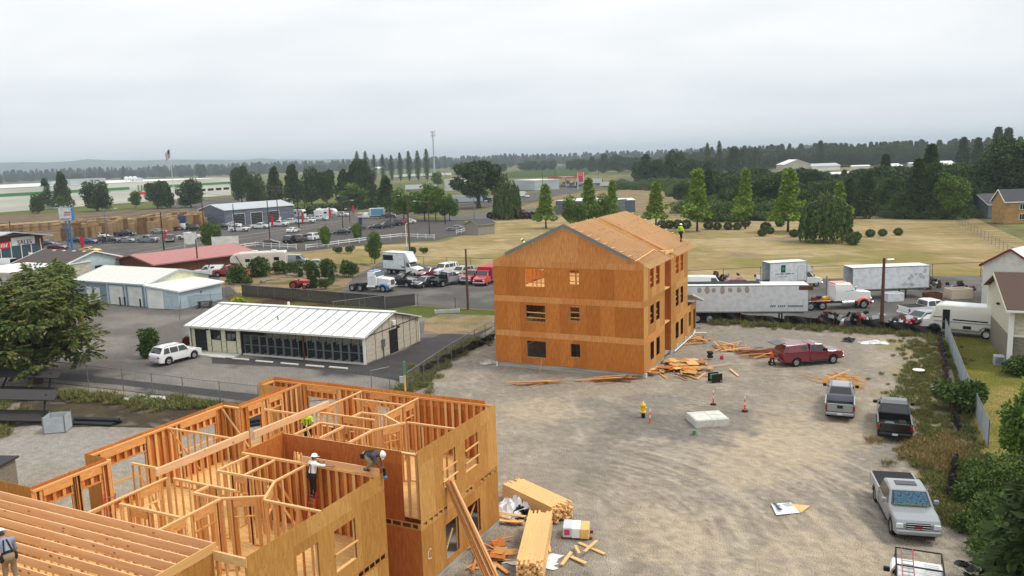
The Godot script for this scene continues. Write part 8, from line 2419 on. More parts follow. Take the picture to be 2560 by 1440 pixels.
	for y in 52:
		for x in 95:
			var c := Color(0.62,0.1,0.16) if int(y / 4) % 2 == 0 else Color(0.9,0.9,0.9)
			if x < 40 and y < 28: c = Color(0.9,0.9,0.9) if (x % 7 == 3 and y % 6 == 3) else Color(0.1,0.12,0.3)
			im.set_pixel(x,y,c)
	mat("flag_cloth","ffffff",0.8,{"tex": ImageTexture.create_from_image(im),"two": true})
	var fb := Bld.new()
	fb.sm(0)
	for i in 16:
		for j in 8:
			var p := []
			var uv := []
			for e in [[i,j],[i + 1,j],[i + 1,j + 1],[i,j + 1]]:
				var u: float = e[0] / 16.0
				var w: float = e[1] / 8.0
				uv.append(Vector2(u,w))
				p.append(v3(-0.15 - u * 2.3,28.0 - w * 4.2 - u * u * 2.6,sin(u * 9.0 + w * 2.0) * 0.45 * u))
			fb.quv(p[0],p[1],p[2],p[3],uv[0],uv[1],uv[2],uv[3])
	var fl := thing("flag","limp stars and stripes flag flying from the tall flagpole","flag",v3(-171.8,0,-420.7))
	part(fb.m(),"cloth",M.flag_cloth,fl)
	var q := Bld.new()
	q.prism(P2([0.0,0.6,0.55,0.9,0.75,2.2,0.7,3.4,0.35,4.0,0.0,4.1]),-0.012,0.012)
	var qm := q.m()
	for e in [[v3(-108.6,0,-180.6),3.04,"red feather flag before the dealership"],[v3(-97.1,0,-183.7),4.08,"red feather flag beside the yellow sports car"],[v3(-86.6,0,-203.7),3.31,"red feather flag by the black pickup in the sales row"],[v3(-87.7,0,-231),3.4,"red feather flag before the back sales row"],[v3(-71.4,0,-244),3.83,"red feather flag on the verge by the brown pole"],[v3(-64.7,0,-253.5),4.22,"red feather flag among the white pickups"],[v3(-59.78,0,-270),4.09,"red feather flag before the white camper"],[v3(-56.06,0,-291.8),3.56,"red feather flag at the right end of the dealer lot"],[v3(-85.9,0,-258.6),2.66,"red feather flag before the workshop"]]:
		var o := thing("feather_flag",e[2],"flag",e[0],-0.2,"red feather flags")
		var s: float = e[1] / 4.3
		part(qm,"banner",M.feather_red,o,Vector3.ZERO,Basis.from_scale(v3(s * 1.2,s,s)))
		var B2 := Bld.new()
		B2.tube(Vector3.ZERO,v3(0,e[1],0),0.03,0.015,6)
		part(B2.m(),"pole",M.dark_metal,o)
	for e in [[v3(-75,11,-118.3),v3(-85.4,11,-230.7),"power lines sagging across the dealer lot"],[v3(-85.4,11,-230.7),v3(-77.2,11,-275.8),"power lines between the workshop pole and the crossarm pole"],[v3(-77.2,11,-275.8),v3(-56.81,9,-368.2),"power lines from the crossarm pole to the conical tree"]]:
		var o := thing("power_line",e[2],"power line",Vector3.ZERO)
		for k in 3:
			var W := Bld.new()
			var pts := []
			for i in 13: pts.append(e[0].lerp(e[1],i / 12.0) + v3(0,-1.6 * sin(PI * i / 12.0) - k * 0.9,k * 0.6))
			W.path(pts,0.03,4)
			part(W.m(),"cable",M.dark_metal,o)
	var sg := thing("blue_sign","blue sign post with white panel in the parking lot","sign",v3(-41.71,0,-227.5),-0.2)
	block("post",sg,"car_blue",v3(0,1.6,0),v3(1.0,3.2,0.3))
	block("panel",sg,"paint_white",v3(0,3.9,0),v3(2.2,1.4,0.3))
	marks(sg,v3(-0.8,3.7,0.17),[7],0.4,0.2,"feather_red")
	for e in [[v3(-70.7,0,-179.6),2.6,4.2,"narrow white billboard frame by the road"],[v3(-61,0,-173.8),5.5,3.6,"wide white billboard frame by the road"]]:
		var o := thing("billboard",e[3],"sign",e[0],0.2)
		block("panel",o,"paint_white",v3(0,e[2] * 0.68,0),v3(e[1],e[2] * 0.6,0.1))
		for s in [-1.0,1.0]: block("post",o,"paint_white",v3(s * e[1] * 0.48,e[2] / 2,-0.1),v3(0.14,e[2],0.14))
	var rs := thing("roadside_sign","white and red roadside sign behind the oak","sign",v3(-5.17,0,-349.1),-0.1)
	for s in [-1.0,1.0]: block("post",rs,"paint_white",v3(s * 2.4,3.0,0),v3(0.3,6.0,0.3))
	block("upper_panel",rs,"paint_white",v3(0,8.0,0),v3(5.4,3.2,0.5))
	block("lower_panel",rs,"rust",v3(0,4.6,0),v3(5.0,3.2,0.5))
	block("red_bar",rs,"feather_red",v3(0.4,5.8,0.27),v3(4.4,0.9,0.06))
	marks(rs,v3(-1.2,8.1,0.27),[1,4],0.9,0.6,"box_dark")
	var sm := []
	for v in 3:
		var S := Bld.new()
		for k in 22 - v * 3:
			var o := v3(rf(-0.05,0.05),k * 0.15,rf(-0.05,0.05))
			S.box(o + v3(0,0.13,0),v3(1.2,0.03,1.0))
			S.box(o + v3(0,0.02,0),v3(1.2,0.02,1.0))
			for z in [-0.45,0.0,0.45]: S.box(o + v3(0,0.07,z),v3(1.15,0.09,0.1))
		sm.append(S.m())
	for row in 4:
		for k in 44:
			if rng.randf() < 0.13: continue
			var p: Vector3 = (v3(-120.2,0,-217.2)).lerp(v3(-93.4,0,-249.3),k / 43.0) + v3(-2.0 * row - rf(0,0.4),0,-4.5 * row - (5.0 if k % 9 == 4 else 0.0))
			single(sm[rng.randi() % 3],"pallet_stack",M.pallet_blue if (k == 36 and row < 3) else M["pallet_wood" if rng.randf() < 0.7 else "pallet_dark"],"tall stack of wooden pallets in the rows behind the dealer lot","pallet stack",p,rf(-0.1,0.1),"pallet stacks").scale = Vector3.ONE * rf(1.25,1.5)
	for k in 24: single(sm[2],"pallet_stack",M.pallet_wood,"low pallet stack in the yard at the far left","pallet stack",(v3(-161.7,0,-252.5)).lerp(v3(-146.8,0,-266),k / 23.0) + v3(0,0,-6.0 * (k % 3)),rf(-0.2,0.2),"far pallet stacks").scale = v3(2.4,1.0,2.0)
	single(sm[0],"green_pallet_stack",M.stripe_green,"bright green stack of boards beside the pallets","pallet stack",v3(-120.9,0,-229.9),0.0).scale = v3(8.0,0.6,2.0)
func lumber_stack(label: String,A: Vector3,B: Vector3,w: float,rows: int,cols: int,tone: int) -> void:
	var o := thing("lumber_stack",label,"lumber stack")
	var u := (B - A).normalized()
	var s := u.cross(Vector3.UP)
	for e in [0.15,0.85]: board("bearer",o,A.lerp(B,e) - s * w * 0.5 + v3(0,0.045,0),A.lerp(B,e) + s * w * 0.5 + v3(0,0.045,0),0.09,0.09)
	for r in rows:
		for c in cols:
			var off: Vector3 = s * ((c + 0.5) / cols - 0.5) * w + v3(0,0.13 + r * 0.092,0) + u * rf(-0.22,0.22)
			board("board",o,A + off,B + off,0.088,w / cols - 0.006,tone if rng.randf() < 0.7 else 0)
func wood_heap(called: String,label: String,c: Vector3,rad: Vector2,n: int,len: Vector2,tones: Array,dir := -9.0,sheets := 0) -> void:
	var o := thing(called,label,"wood pile",c)
	for k in n + sheets:
		var a := rng.randf() * TAU if dir < -8.0 else dir + rng.randfn() * 0.22
		var p := v3(rng.randfn() * rad.x * 0.45,0.04 + 0.05 * floor(k * 6.0 / (n + sheets)),rng.randfn() * rad.y * 0.45)
		var d := v3(cos(a),rf(-0.02,0.06),sin(a)) * rf(len.x,len.y) * 0.5
		if k < n: board("board",o,p - d,p + d,0.04,rf(0.07,0.2),tones[rng.randi() % tones.size()])
		else: bevbox(o,"sheet",["deck","ply_tan2","ply_red0"][rng.randi() % 3],p + v3(0,0.02,0),v3(rf(0.5,1.3),0.015,rf(0.4,1.0)),0.004,Basis(Vector3.UP,a) * Basis(Vector3.RIGHT,rf(-0.12,0.12)))
func crumple(label: String,called: String,c: Vector3,w: float,d: float,h: float,m: String,category := "sheeting") -> void:
	var B := Bld.new()
	var n := FastNoiseLite.new()
	n.seed = int(c.x * 10.0)
	n.frequency = 0.9
	for i in 14:
		for j in 14:
			var p := []
			for e in [[i,j],[i + 1,j],[i + 1,j + 1],[i,j + 1]]:
				var x: float = e[0] / 14.0 - 0.5
				var z: float = e[1] / 14.0 - 0.5
				var fall := clampf(1.0 - (x * x + z * z) * 3.6,0,1)
				p.append(v3(x * w + n.get_noise_2d(z * 5.0,9.0 + x) * 0.3,maxf(h * fall * (0.55 + n.get_noise_2d(x * 6.0,z * 6.0) * 1.3),0.0) + 0.02,z * d + n.get_noise_2d(x * 5.0,3.0) * 0.3))
			B.q(p[0],p[1],p[2],p[3])
	single(B.m(),called,M[m],label,category,c,rf(0,3))
func pipe_pile(label: String,a: Vector3,b: Vector3,n: int,r: float,m: String) -> void:
	var o := thing("pipe_pile",label,"pipes")
	var s := (b - a).normalized().cross(Vector3.UP)
	for k in n:
		var B := Bld.new()
		var off := s * (k % 4 - 1.5) * r * 2.1 + v3(0,r + int(k / 4.0) * r * 1.75,0) + (b - a) * rf(-0.06,0.06)
		B.tube(a + off,b + off,r,r,10)
		part(B.m(),"pipe",M[m],o)
func make_props() -> void:
	lumber_stack("pale lumber stack lying across the gravel by the near frame's far corner",v3(-0.29,0,-41.58),v3(2.14,0,-38.47),1.25,9,13,5)
	lumber_stack("pale lumber stack standing nearest the near frame, end towards the camera",v3(1.04,0,-37.43),v3(0.38,0,-32.47),1.15,10,12,5)
	wood_heap("scrap_wood_pile","large heap of plywood offcuts at the clad building's corner",v3(14.1,0,-66.6),Vector2(3.4,3.0),46,Vector2(0.6,2.4),[0,1,3,6],-9.0,34)
	wood_heap("plank_pile","long brown planks piled beside the dark red pickup",v3(22.32,0,-71.4),Vector2(1.6,1.6),30,Vector2(2.6,4.6),[6,3,6],-0.05)
	wood_heap("plank_pile","small heap of splintered planks between building and red pickup",v3(19.56,0,-73.6),Vector2(1.8,1.4),22,Vector2(0.8,3.0),[3,1,0])
	wood_heap("plank_pile","reddish boards dropped by the clad building's drain pipe",v3(17.53,0,-77.3),Vector2(1.4,1.3),16,Vector2(0.8,2.6),[3,6,1])
	wood_heap("plank_pile","four loose boards in front of the clad building",v3(1.86,0,-63.7),Vector2(1.4,0.8),6,Vector2(2.2,4.4),[2,3],-0.15)
	wood_heap("plank_pile","brown beams stacked under the clad building's front wall",v3(7.9,0,-64.2),Vector2(1.2,1.2),14,Vector2(1.2,4.6),[6,3,6,2],0.02)
	wood_heap("plank_pile","offcuts and sheets strewn under the near frame's wall",v3(-1.39,0,-34.88),Vector2(1.6,1.6),16,Vector2(0.6,2.2),[2,3,0],-9.0,5)
	wood_heap("plank_pile","slatted pallet boards beside the white tarp",v3(-0.61,0,-38.57),Vector2(0.4,0.5),7,Vector2(1.5,1.8),[5,0],0.5)
	wood_heap("plank_pile","sticks scattered on the gravel below the wrapped bundle",v3(2.54,0,-34.82),Vector2(1.6,1.4),6,Vector2(0.7,1.7),[5,0])
	var t := thing("truss_pile","heap of broken roof trusses beside the silver pickup","wood pile",v3(25.09,0,-60.8),0.2)
	for k in 26:
		var a := rf(-0.5,0.5) if k % 3 else rf(0.9,1.4)
		var p := v3(rng.randfn() * 0.5,0.05 + k * 0.026,rng.randfn() * 0.5)
		var d := v3(cos(a),rf(-0.04,0.1),sin(a)) * rf(0.6,1.7)
		board("chord",t,p - d,p + d,0.09,0.04,5 if k % 2 else 2)
	var L := thing("leaning_planks","bundle of long planks leaning against the near frame's window","lumber")
	var top := Transform3D(Basis(Vector3.UP,-GRID),v3(-0.99,0,-38.28)) * v3(0.12,4.2,4.75)
	for k in 7: board("plank",L,(v3(-1.4,0,-33.08)) + v3(k * 0.1 - 0.2,0.03,0.05 * (k % 2)),top + v3(k * 0.07 - 0.25,rf(-0.1,0.15),0.04 * (k % 2) + k * 0.04),0.04,0.14,[4,3,2][k % 3])
	crumple("crumpled white and black lumber wrap beside the lumber stacks","lumber_wrap",v3(-0.15,0,-39.95),2.4,2.2,0.7,"plastic_sheet")
	crumple("black side of the lumber wrap under the white folds","lumber_wrap",v3(0.15,0,-39.3),1.5,1.2,0.5,"black_sheet")
	crumple("white sheet lying under the nearest lumber stack","lumber_wrap",v3(0.52,0,-34.57),2.4,1.4,0.12,"plastic_sheet")
	crumple("torn white plastic near the silt fence","plastic_litter",v3(33.58,0,-74),2.6,1.0,0.3,"plastic_sheet")
	crumple("black plastic rag left of the torn white plastic","plastic_litter",v3(31.82,0,-75.6),2.0,1.0,0.25,"black_sheet")
	crumple("black plastic scrap by the white pickup","plastic_litter",v3(19.26,0,-32.8),0.9,0.5,0.15,"black_sheet")
	crumple("white rubble heap at the clad building's left corner","rubble",v3(-2.29,0,-71),1.4,0.9,0.3,"concrete_pale","rubble")
	var b := thing("wrapped_bundle","plastic wrapped bundle with a magenta logo beside the lumber stack","bundle",v3(2.77,0,-36.88),-0.15)
	for k in 3: bevbox(b,"carton",["plate_white","plastic_sheet","deck"][k],v3(-0.45 + k * 0.42,0.34,0.05 * k),v3(0.42,0.5,0.95),0.03)
	block("logo",b,"pink_panel",v3(-0.45,0.36,0.482),v3(0.26,0.28,0.01))
	for z in [-0.35,0.35]: block("skid",b,"lumber6",v3(0,0.05,z),v3(1.5,0.1,0.1))
	var h := thing("fire_hydrant","yellow fire hydrant with a black base on the gravel","hydrant",v3(8.78,0,-54.09))
	var B := Bld.new()
	B.lathe([Vector2(0,1.28),Vector2(0.06,1.26),Vector2(0.07,1.16),Vector2(0.16,1.1),Vector2(0.2,0.98),Vector2(0.2,0.92),Vector2(0.15,0.9),Vector2(0.15,0.55),Vector2(0.21,0.53),Vector2(0.21,0.46),Vector2(0.14,0.45)],Vector3.ZERO,14)
	part(B.m(),"barrel",M.car_yellow,h)
	B = Bld.new()
	B.lathe([Vector2(0.13,0.45),Vector2(0.13,-0.05)],Vector3.ZERO,14)
	part(B.m(),"standpipe",M.black_plastic,h)
	for e in [v3(0.26,0,0),v3(-0.26,0,0),v3(0,0,0.27)]:
		B = Bld.new()
		B.tube(v3(0,0.75,0),v3(0,0.75,0) + e,0.08,0.08,10)
		part(B.m(),"nozzle",M.car_yellow,h)
	for e in [[v3(9.04,0,-52.87),"delineator post beside the yellow hydrant"],[v3(14.31,0,-56.86),"delineator post behind the concrete vault"],[v3(16.08,0,-55.07),"delineator post right of the concrete vault"]]:
		var d := thing("delineator_post","orange and white " + str(e[1]),"traffic marker",e[0],0.0,"delineator posts round the vault")
		B = Bld.new()
		B.lathe([Vector2(0,0.06),Vector2(0.2,0.06),Vector2(0.24,0.0)],Vector3.ZERO,8)
		part(B.m(),"base",M.rubber,d)
		for k in 5:
			B = Bld.new()
			B.tube(v3(0,0.06 + k * 0.2,0),v3(0,0.26 + k * 0.2,0),0.06 - k * 0.004,0.056 - k * 0.004,10)
			part(B.m(),"band",M["paint_white" if k == 2 or k == 4 else "safety_orange"],d)
	var v := thing("concrete_vault","pale concrete utility vault with two steel lids","utility vault",v3(12.9,0,-52.74),0.12)
	bevbox(v,"box","concrete_pale",v3(0,0.24,0),v3(2.3,0.62,1.9),0.02)
	for e in [[-0.55,0.2,1.05,1.3],[0.55,-0.35,1.0,0.6],[0.55,0.4,1.0,0.7]]: bevbox(v,"lid","metal_white2",v3(e[0],0.565,e[1]),v3(e[2],0.03,e[3]),0.008)
	B = Bld.new()
	B.tube(Vector3.ZERO,v3(0,0.3,0),0.12,0.12,12)
	single(B.m(),"pipe_stub",M.stripe_green,"short green pipe stub in front of the concrete vault","pipe",v3(11.51,0,-50.54))
	var g := thing("generator","dark green generator beside the offcut heap","generator",v3(15.91,0,-62.7),0.3)
	bevbox(g,"engine","stripe_green",v3(0,0.42,0),v3(0.7,0.4,0.5),0.04)
	for s in [-1.0,1.0]: bevbox(g,"frame","black_plastic",v3(0,0.38,s * 0.3),v3(0.95,0.7,0.04),0.02)
	wheel(g,0.3,0.36,0.13,0.08)
	wheel(g,0.3,-0.36,0.13,0.08)
	g = thing("air_compressor","small black compressor on the gravel behind the heap","compressor",v3(17.25,0,-69.8))
	for e in [[0.0,0.3,0.0],[0.0,0.62,0.0]]: bevbox(g,"tank","black_plastic",v3(e[0],e[1],e[2]),v3(0.5,0.28,0.4),0.08)
	B = Bld.new()
	B.bev(v3(0,0.17,0),v3(0.3,0.34,0.22),0.05)
	B.tube(v3(0.05,0.34,0),v3(0.05,0.46,0),0.04,0.03,8)
	single(B.m(),"gas_can",M.red_paint,"small red gas can beside the compressor","gas can",v3(18.28,0,-69.8))
	g = thing("saw_cart","orange and black saw cart behind the red pickup","cart",v3(21.94,0,-67.4))
	bevbox(g,"saw","safety_orange",v3(0,0.8,0),v3(0.3,0.4,0.3),0.06)
	for s in [-1.0,1.0]:
		bevbox(g,"leg","black_plastic",v3(0.15 * s,0.32,0),v3(0.05,0.66,0.4),0.01,Basis(v3(0,0,1),s * 0.3))
		wheel(g,-0.1,0.22 * s,0.16,0.08)
	var p := thing("lumber_wrap_paper","printed white lumber wrap lying flat on the gravel","wrap",v3(13.6,0,-38.95),0.35)
	slab(p,"paper","plastic_sheet",[v3(-0.9,0.03,0.3),v3(0.35,0.03,0.55),v3(0.62,0.09,-0.5),v3(-0.4,0.1,-0.75)],v3(0,-0.01,0))
	slab(p,"cardboard","deck",[v3(0.4,0.02,0.55),v3(1.35,0.02,0.1),v3(0.66,0.03,-0.45)],v3(0,-0.012,0))
	lettering(p,"Weye",v3(-0.38,0.14,-0.3),0.26,"box_dark",0.0,Basis(Vector3.UP,1.3) * Basis(Vector3.RIGHT,-PI / 2))
	for k in 5: block("print_line",p,"box_dark",v3(0.1 + k * 0.09,0.115,-0.3),v3(0.025,0.004,0.4))
	pipe_pile("thick white plastic pipes on the dark soil",v3(-30.89,0,-62.8),v3(-27.57,0,-60.7),4,0.13,"pvc_white")
	pipe_pile("thin white plastic pipes behind the thick ones",v3(-30.4,0,-63.6),v3(-26.83,0,-62.3),4,0.07,"pvc_white")
	pipe_pile("long black pipes beside the wire crate",v3(-32.37,0,-57.14),v3(-28.77,0,-56.43),6,0.11,"pipe_black")
	pipe_pile("short black pipes seen through the left window opening",v3(-18.98,0,-55.48),v3(-17.76,0,-55.99),9,0.16,"pipe_black")
	var c := thing("wire_crate","grey steel sided crate beside the black pipes","crate",v3(-32.44,0,-55.55),0.15)
	for e in [[0,0.65,0.02,1.4],[0,-0.65,0.02,1.4]]: block("side",c,"box_grey",v3(e[0],0.6,e[1]),v3(e[3],1.1,0.03))
	for s in [-1.0,1.0]: block("side",c,"box_grey",v3(s * 0.7,0.6,0),v3(0.03,1.1,1.28))
	for e in [[-0.7,-0.65],[0.7,-0.65],[-0.7,0.65],[0.7,0.65]]: block("post",c,"galvanised",v3(e[0],0.62,e[1]),v3(0.07,1.24,0.07))
	for k in 2:
		var r := thing("steel_rack",["upper dark steel rack frame tipped among the weeds at the left","lower dark steel rack frame lying at the left edge"][k],"steel frame",v3(-39.65 + k * 3.25,0,-63.7 + k * 6.52),0.25)
		for e in 2:
			bevbox(r,"panel","slat_dark",v3(0.4 * e,0.7 + e * 1.35,-e * 0.6),v3(4.6,0.09,1.5),0.02,Basis(Vector3.RIGHT,0.25) * Basis(v3(0,0,1),-0.14))
			for s in [-1.0,1.0]: board("strut",r,v3(1.9 * s,0,0.7),v3(1.6 * s + 0.4,1.9,-0.6),0.1,0.1,6).material_override = M.dark_metal
	var sh := thing("site_shed","brown site shed with a blue and white sign at the left edge","shed",v3(-29.15,0,-42.43),-0.1)
	block("wall",sh,"siding_taupe",v3(0,1.2,0),v3(2.2,2.4,2.2))
	for s in [-1.0,1.0]: block("corner",sh,"wood_brown",v3(1.1 * s,1.2,1.1),v3(0.12,2.4,0.12))
	bevbox(sh,"roof","slat_dark",v3(0,2.46,0),v3(2.5,0.12,2.5),0.02)
	block("sign",sh,"paint_white",v3(0.45,2.0,1.12),v3(1.1,0.3,0.02))
	block("sign",sh,"navy_sign",v3(0.45,1.72,1.12),v3(1.1,0.24,0.02))
	marks(sh,v3(0.05,1.66,1.135),[3,3,4],0.12,0.07,"paint_white")
	var mp := thing("meter_post","wooden post with grey meter box and green wrapping by the kennel fence","meter box",v3(-8.72,0,-62))
	block("post",mp,"lumber5",v3(0.1,0.9,0),v3(0.14,1.8,0.14))
	block("box",mp,"box_grey",v3(-0.15,1.2,0.05),v3(0.3,0.5,0.2))
	block("wrap",mp,"stripe_green",v3(0.1,2.1,0),v3(0.16,1.1,0.16))
	var pt := thing("picnic_table","dark picnic table beside the pale blue annex","picnic table",v3(-40.37,0,-105.5),0.2)
	block("top",pt,"slat_dark",v3(0,0.74,0),v3(1.9,0.06,0.8))
	for s in [-1.0,1.0]:
		block("bench",pt,"slat_dark",v3(0,0.44,s * 0.75),v3(1.9,0.05,0.28))
		block("leg",pt,"slat_dark",v3(0.7 * s,0.37,0),v3(0.1,0.74,1.5))
	for k in 4:
		B = Bld.new()
		B.lathe([Vector2(0.3,0.0),Vector2(0.52,0.02),Vector2(0.55,0.16),Vector2(0.52,0.3),Vector2(0.3,0.31)],Vector3.ZERO,16)
		single(B.m(),"truck_tyre",M.rubber,"big black tyre in the stack by the silt fence","tyre",(v3(32.18,0,-82.7)) + v3(0,0.31 * (k % 3),0) + (v3(-1.2,0,0.2) if k == 3 else Vector3.ZERO),0.0,"tyres stacked by the silt fence")
	for e in [[v3(45.09,0,-94.9),v3(2.0,1.0,1.3),"box_white","white open bin in the right yard"],[v3(53.09,0,-95.4),v3(2.6,1.2,1.6),"warm_bin","beige skip full of scrap engines"],[v3(49.86,0,-95.1),v3(1.8,0.8,1.2),"rust","rusty steel bench in the right yard"],[v3(-7.87,0,-96.1),v3(3.0,0.4,0.6),"box_grey","grey trough on the grass by the wire fence"],[v3(-29.28,0,-131),v3(0.9,1.3,0.9),"stripe_dark","dark green bin in the rock garden"],[v3(36.29,0,-80.1),v3(0.9,0.6,0.8),"box_grey","grey box at the foot of the light pole"],[v3(34.9,0,-81.1),v3(1.4,0.6,0.9),"stripe_dark","green machine casing by the silt fence"]]:
		B = Bld.new()
		var s: Vector3 = e[1]
		B.bev(v3(0,s.y * 0.06,0),v3(s.x,s.y * 0.12,s.z),0.02)
		for q in [[0,1],[0,-1],[1,0],[-1,0]]: B.bev(v3(q[0] * s.x * 0.48,s.y / 2,q[1] * s.z * 0.48),v3(s.x if q[0] == 0 else s.x * 0.05,s.y,s.z if q[1] == 0 else s.z * 0.05),0.02)
		single(B.m(),"metal_bin",M[e[2]],e[3],"bin",e[0],0.1)
	for e in [[v3(37.07,0,-111.1),3.0,"heap of scrapped engines before the wire fence"],[v3(29,0,-112.1),2.4,"heap of scrap parts behind the torn trailer"],[v3(54.76,0,-98),1.6,"engines piled in the beige skip"],[v3(53.07,0,-102.4),2.6,"heap of rusty machine parts by the yard fence"],[v3(38.85,0,-79.1),2.4,"heap of scrap behind the silt fence by the step van"],[v3(32.79,0,-81.4),1.6,"red and black scrap beside the tyres"],[v3(35.53,0,-81.6),1.8,"scrap metal left of the light pole"]]:
		var o := thing("scrap_heap",e[2],"scrap",e[0])
		for k in 26: bevbox(o,"scrap_piece",["dark_metal","rust","black_plastic","galvanised","red_paint","rubber","box_grey"][rng.randi() % 7],v3(rng.randfn() * e[1] * 0.4,rf(0.1,1.3),rng.randfn() * 0.6),v3(rf(0.2,0.8),rf(0.15,0.6),rf(0.2,0.7)),0.04,Basis(v3(rng.randfn(),rng.randfn(),rng.randfn()).normalized(),rf(0,3)))
	var tr := thing("farm_tractor","small red farm tractor in the rock garden","tractor",v3(-31.33,0,-119),-0.3)
	bevbox(tr,"hood","car_brightred",v3(0.7,1.1,0),v3(1.5,0.5,0.5),0.1)
	bevbox(tr,"seat","car_brightred",v3(-0.6,1.2,0),v3(0.5,0.4,0.5),0.08)
	for s in [-1.0,1.0]:
		wheel(tr,-0.6,s * 0.75,0.65,0.3,"car_red")
		wheel(tr,1.1,s * 0.55,0.35,0.2,"car_red")
	for k in 26:
		B = Bld.new()
		B.bev(Vector3.ZERO,v3(rf(0.6,2.0),rf(0.3,0.6),rf(0.5,1.1)),0.16,Basis(Vector3.UP,rf(0,3)))
		single(B.m(),"garden_rock",M.rock,"flat grey rock set in the rock garden","rock",(v3(-42.76,0,-126.9)).lerp(v3(-27.04,0,-127),rng.randf()) + v3(0,0.1,-rf(0,14)),0.0,"rocks of the rock garden")
	var tb := thing("round_table","small white table standing in the weeds","table",v3(32.14,0,-62.8))
	B = Bld.new()
	B.tube(v3(0,0.42,0),v3(0,0.46,0),0.45,0.45,16)
	part(B.m(),"top",M.paint_white,tb)
	for e in [[0.3,0.3],[-0.3,0.3],[0.3,-0.3],[-0.3,-0.3]]: block("leg",tb,"dark_metal",v3(e[0],0.21,e[1]),v3(0.04,0.42,0.04))
func skin_net(st: SurfaceTool,bones: Array,cell: float,k := 34.0) -> void:
	var lo := Vector3.ONE * 99.0
	var hi := Vector3.ONE * -99.0
	for b in bones:
		for e in [[b[0],b[2]],[b[1],b[3]]]:
			lo = lo.min(e[0] - Vector3.ONE * (e[1] + 0.06))
			hi = hi.max(e[0] + Vector3.ONE * (e[1] + 0.06))
	var n := Vector3i(((hi - lo) / cell).ceil()) + Vector3i.ONE
	var f := PackedFloat32Array()
	f.resize(n.x * n.y * n.z)
	var best := PackedFloat32Array()
	best.resize(f.size())
	best.fill(9.0)
	var who := PackedInt32Array()
	who.resize(f.size())
	for bi in bones.size():
		var b: Array = bones[bi]
		var A: Vector3 = b[0]
		var D: Vector3 = b[1] - A
		var dd := maxf(D.length_squared(),1e-9)
		var rm: float = maxf(b[2],b[3]) + 0.09
		var a0 := Vector3i(((A.min(b[1]) - Vector3.ONE * rm - lo) / cell).floor()).clamp(Vector3i.ZERO,n - Vector3i.ONE)
		var a1 := Vector3i(((A.max(b[1]) + Vector3.ONE * rm - lo) / cell).ceil()).clamp(Vector3i.ZERO,n - Vector3i.ONE)
		for z in range(a0.z,a1.z + 1):
			for y in range(a0.y,a1.y + 1):
				for x in range(a0.x,a1.x + 1):
					var p := lo + v3(x,y,z) * cell
					var t := clampf((p - A).dot(D) / dd,0,1)
					var d: float = (p - A - D * t).length() - lerpf(b[2],b[3],t)
					var i := (z * n.y + y) * n.x + x
					f[i] += exp(-k * d)
					if d < best[i]:
						best[i] = d
						who[i] = bi
	var vid := {}
	var pos := []
	var col := []
	for z in n.z - 1:
		for y in n.y - 1:
			for x in n.x - 1:
				var base := (z * n.y + y) * n.x + x
				var inside := 0
				var s := Vector3.ZERO
				var c := 0
				for q in 8:
					if f[base + (q & 1) + ((q >> 1) & 1) * n.x + (q >> 2) * n.x * n.y] > 1.0: inside += 1
				if inside == 0 or inside == 8: continue
				for q in 8:
					for ax in 3:
						if q & (1 << ax): continue
						var q2 := q | (1 << ax)
						var va := -log(maxf(f[base + (q & 1) + ((q >> 1) & 1) * n.x + (q >> 2) * n.x * n.y],1e-9))
						var vb := -log(maxf(f[base + (q2 & 1) + ((q2 >> 1) & 1) * n.x + (q2 >> 2) * n.x * n.y],1e-9))
						if (va < 0.0) == (vb < 0.0): continue
						var o := v3(q & 1,(q >> 1) & 1,q >> 2)
						o[ax] += clampf(va / (va - vb),0,1)
						s += o
						c += 1
				vid[base] = pos.size()
				pos.append(lo + (v3(x,y,z) + s / c) * cell)
				col.append(bones[who[base]][4])
	for z in range(1,n.z - 1):
		for y in range(1,n.y - 1):
			for x in range(1,n.x - 1):
				var i := (z * n.y + y) * n.x + x
				for ax in 3:
					var st2: int = [1,n.x,n.x * n.y][ax]
					var a := f[i] > 1.0
					if a == (f[i + st2] > 1.0): continue
					var u: int = [n.x,n.x * n.y,1][ax]
					var w: int = [n.x * n.y,1,n.x][ax]
					var q := [i - u - w,i - w,i,i - u]
					if not a: q.reverse()
					var ok := true
					for e in q: ok = ok and vid.has(e)
					if not ok: continue
					for e in [0,2,1,0,3,2]:
						var vi: int = vid[q[e]]
						st.set_color(col[vi])
						st.add_vertex(pos[vi])
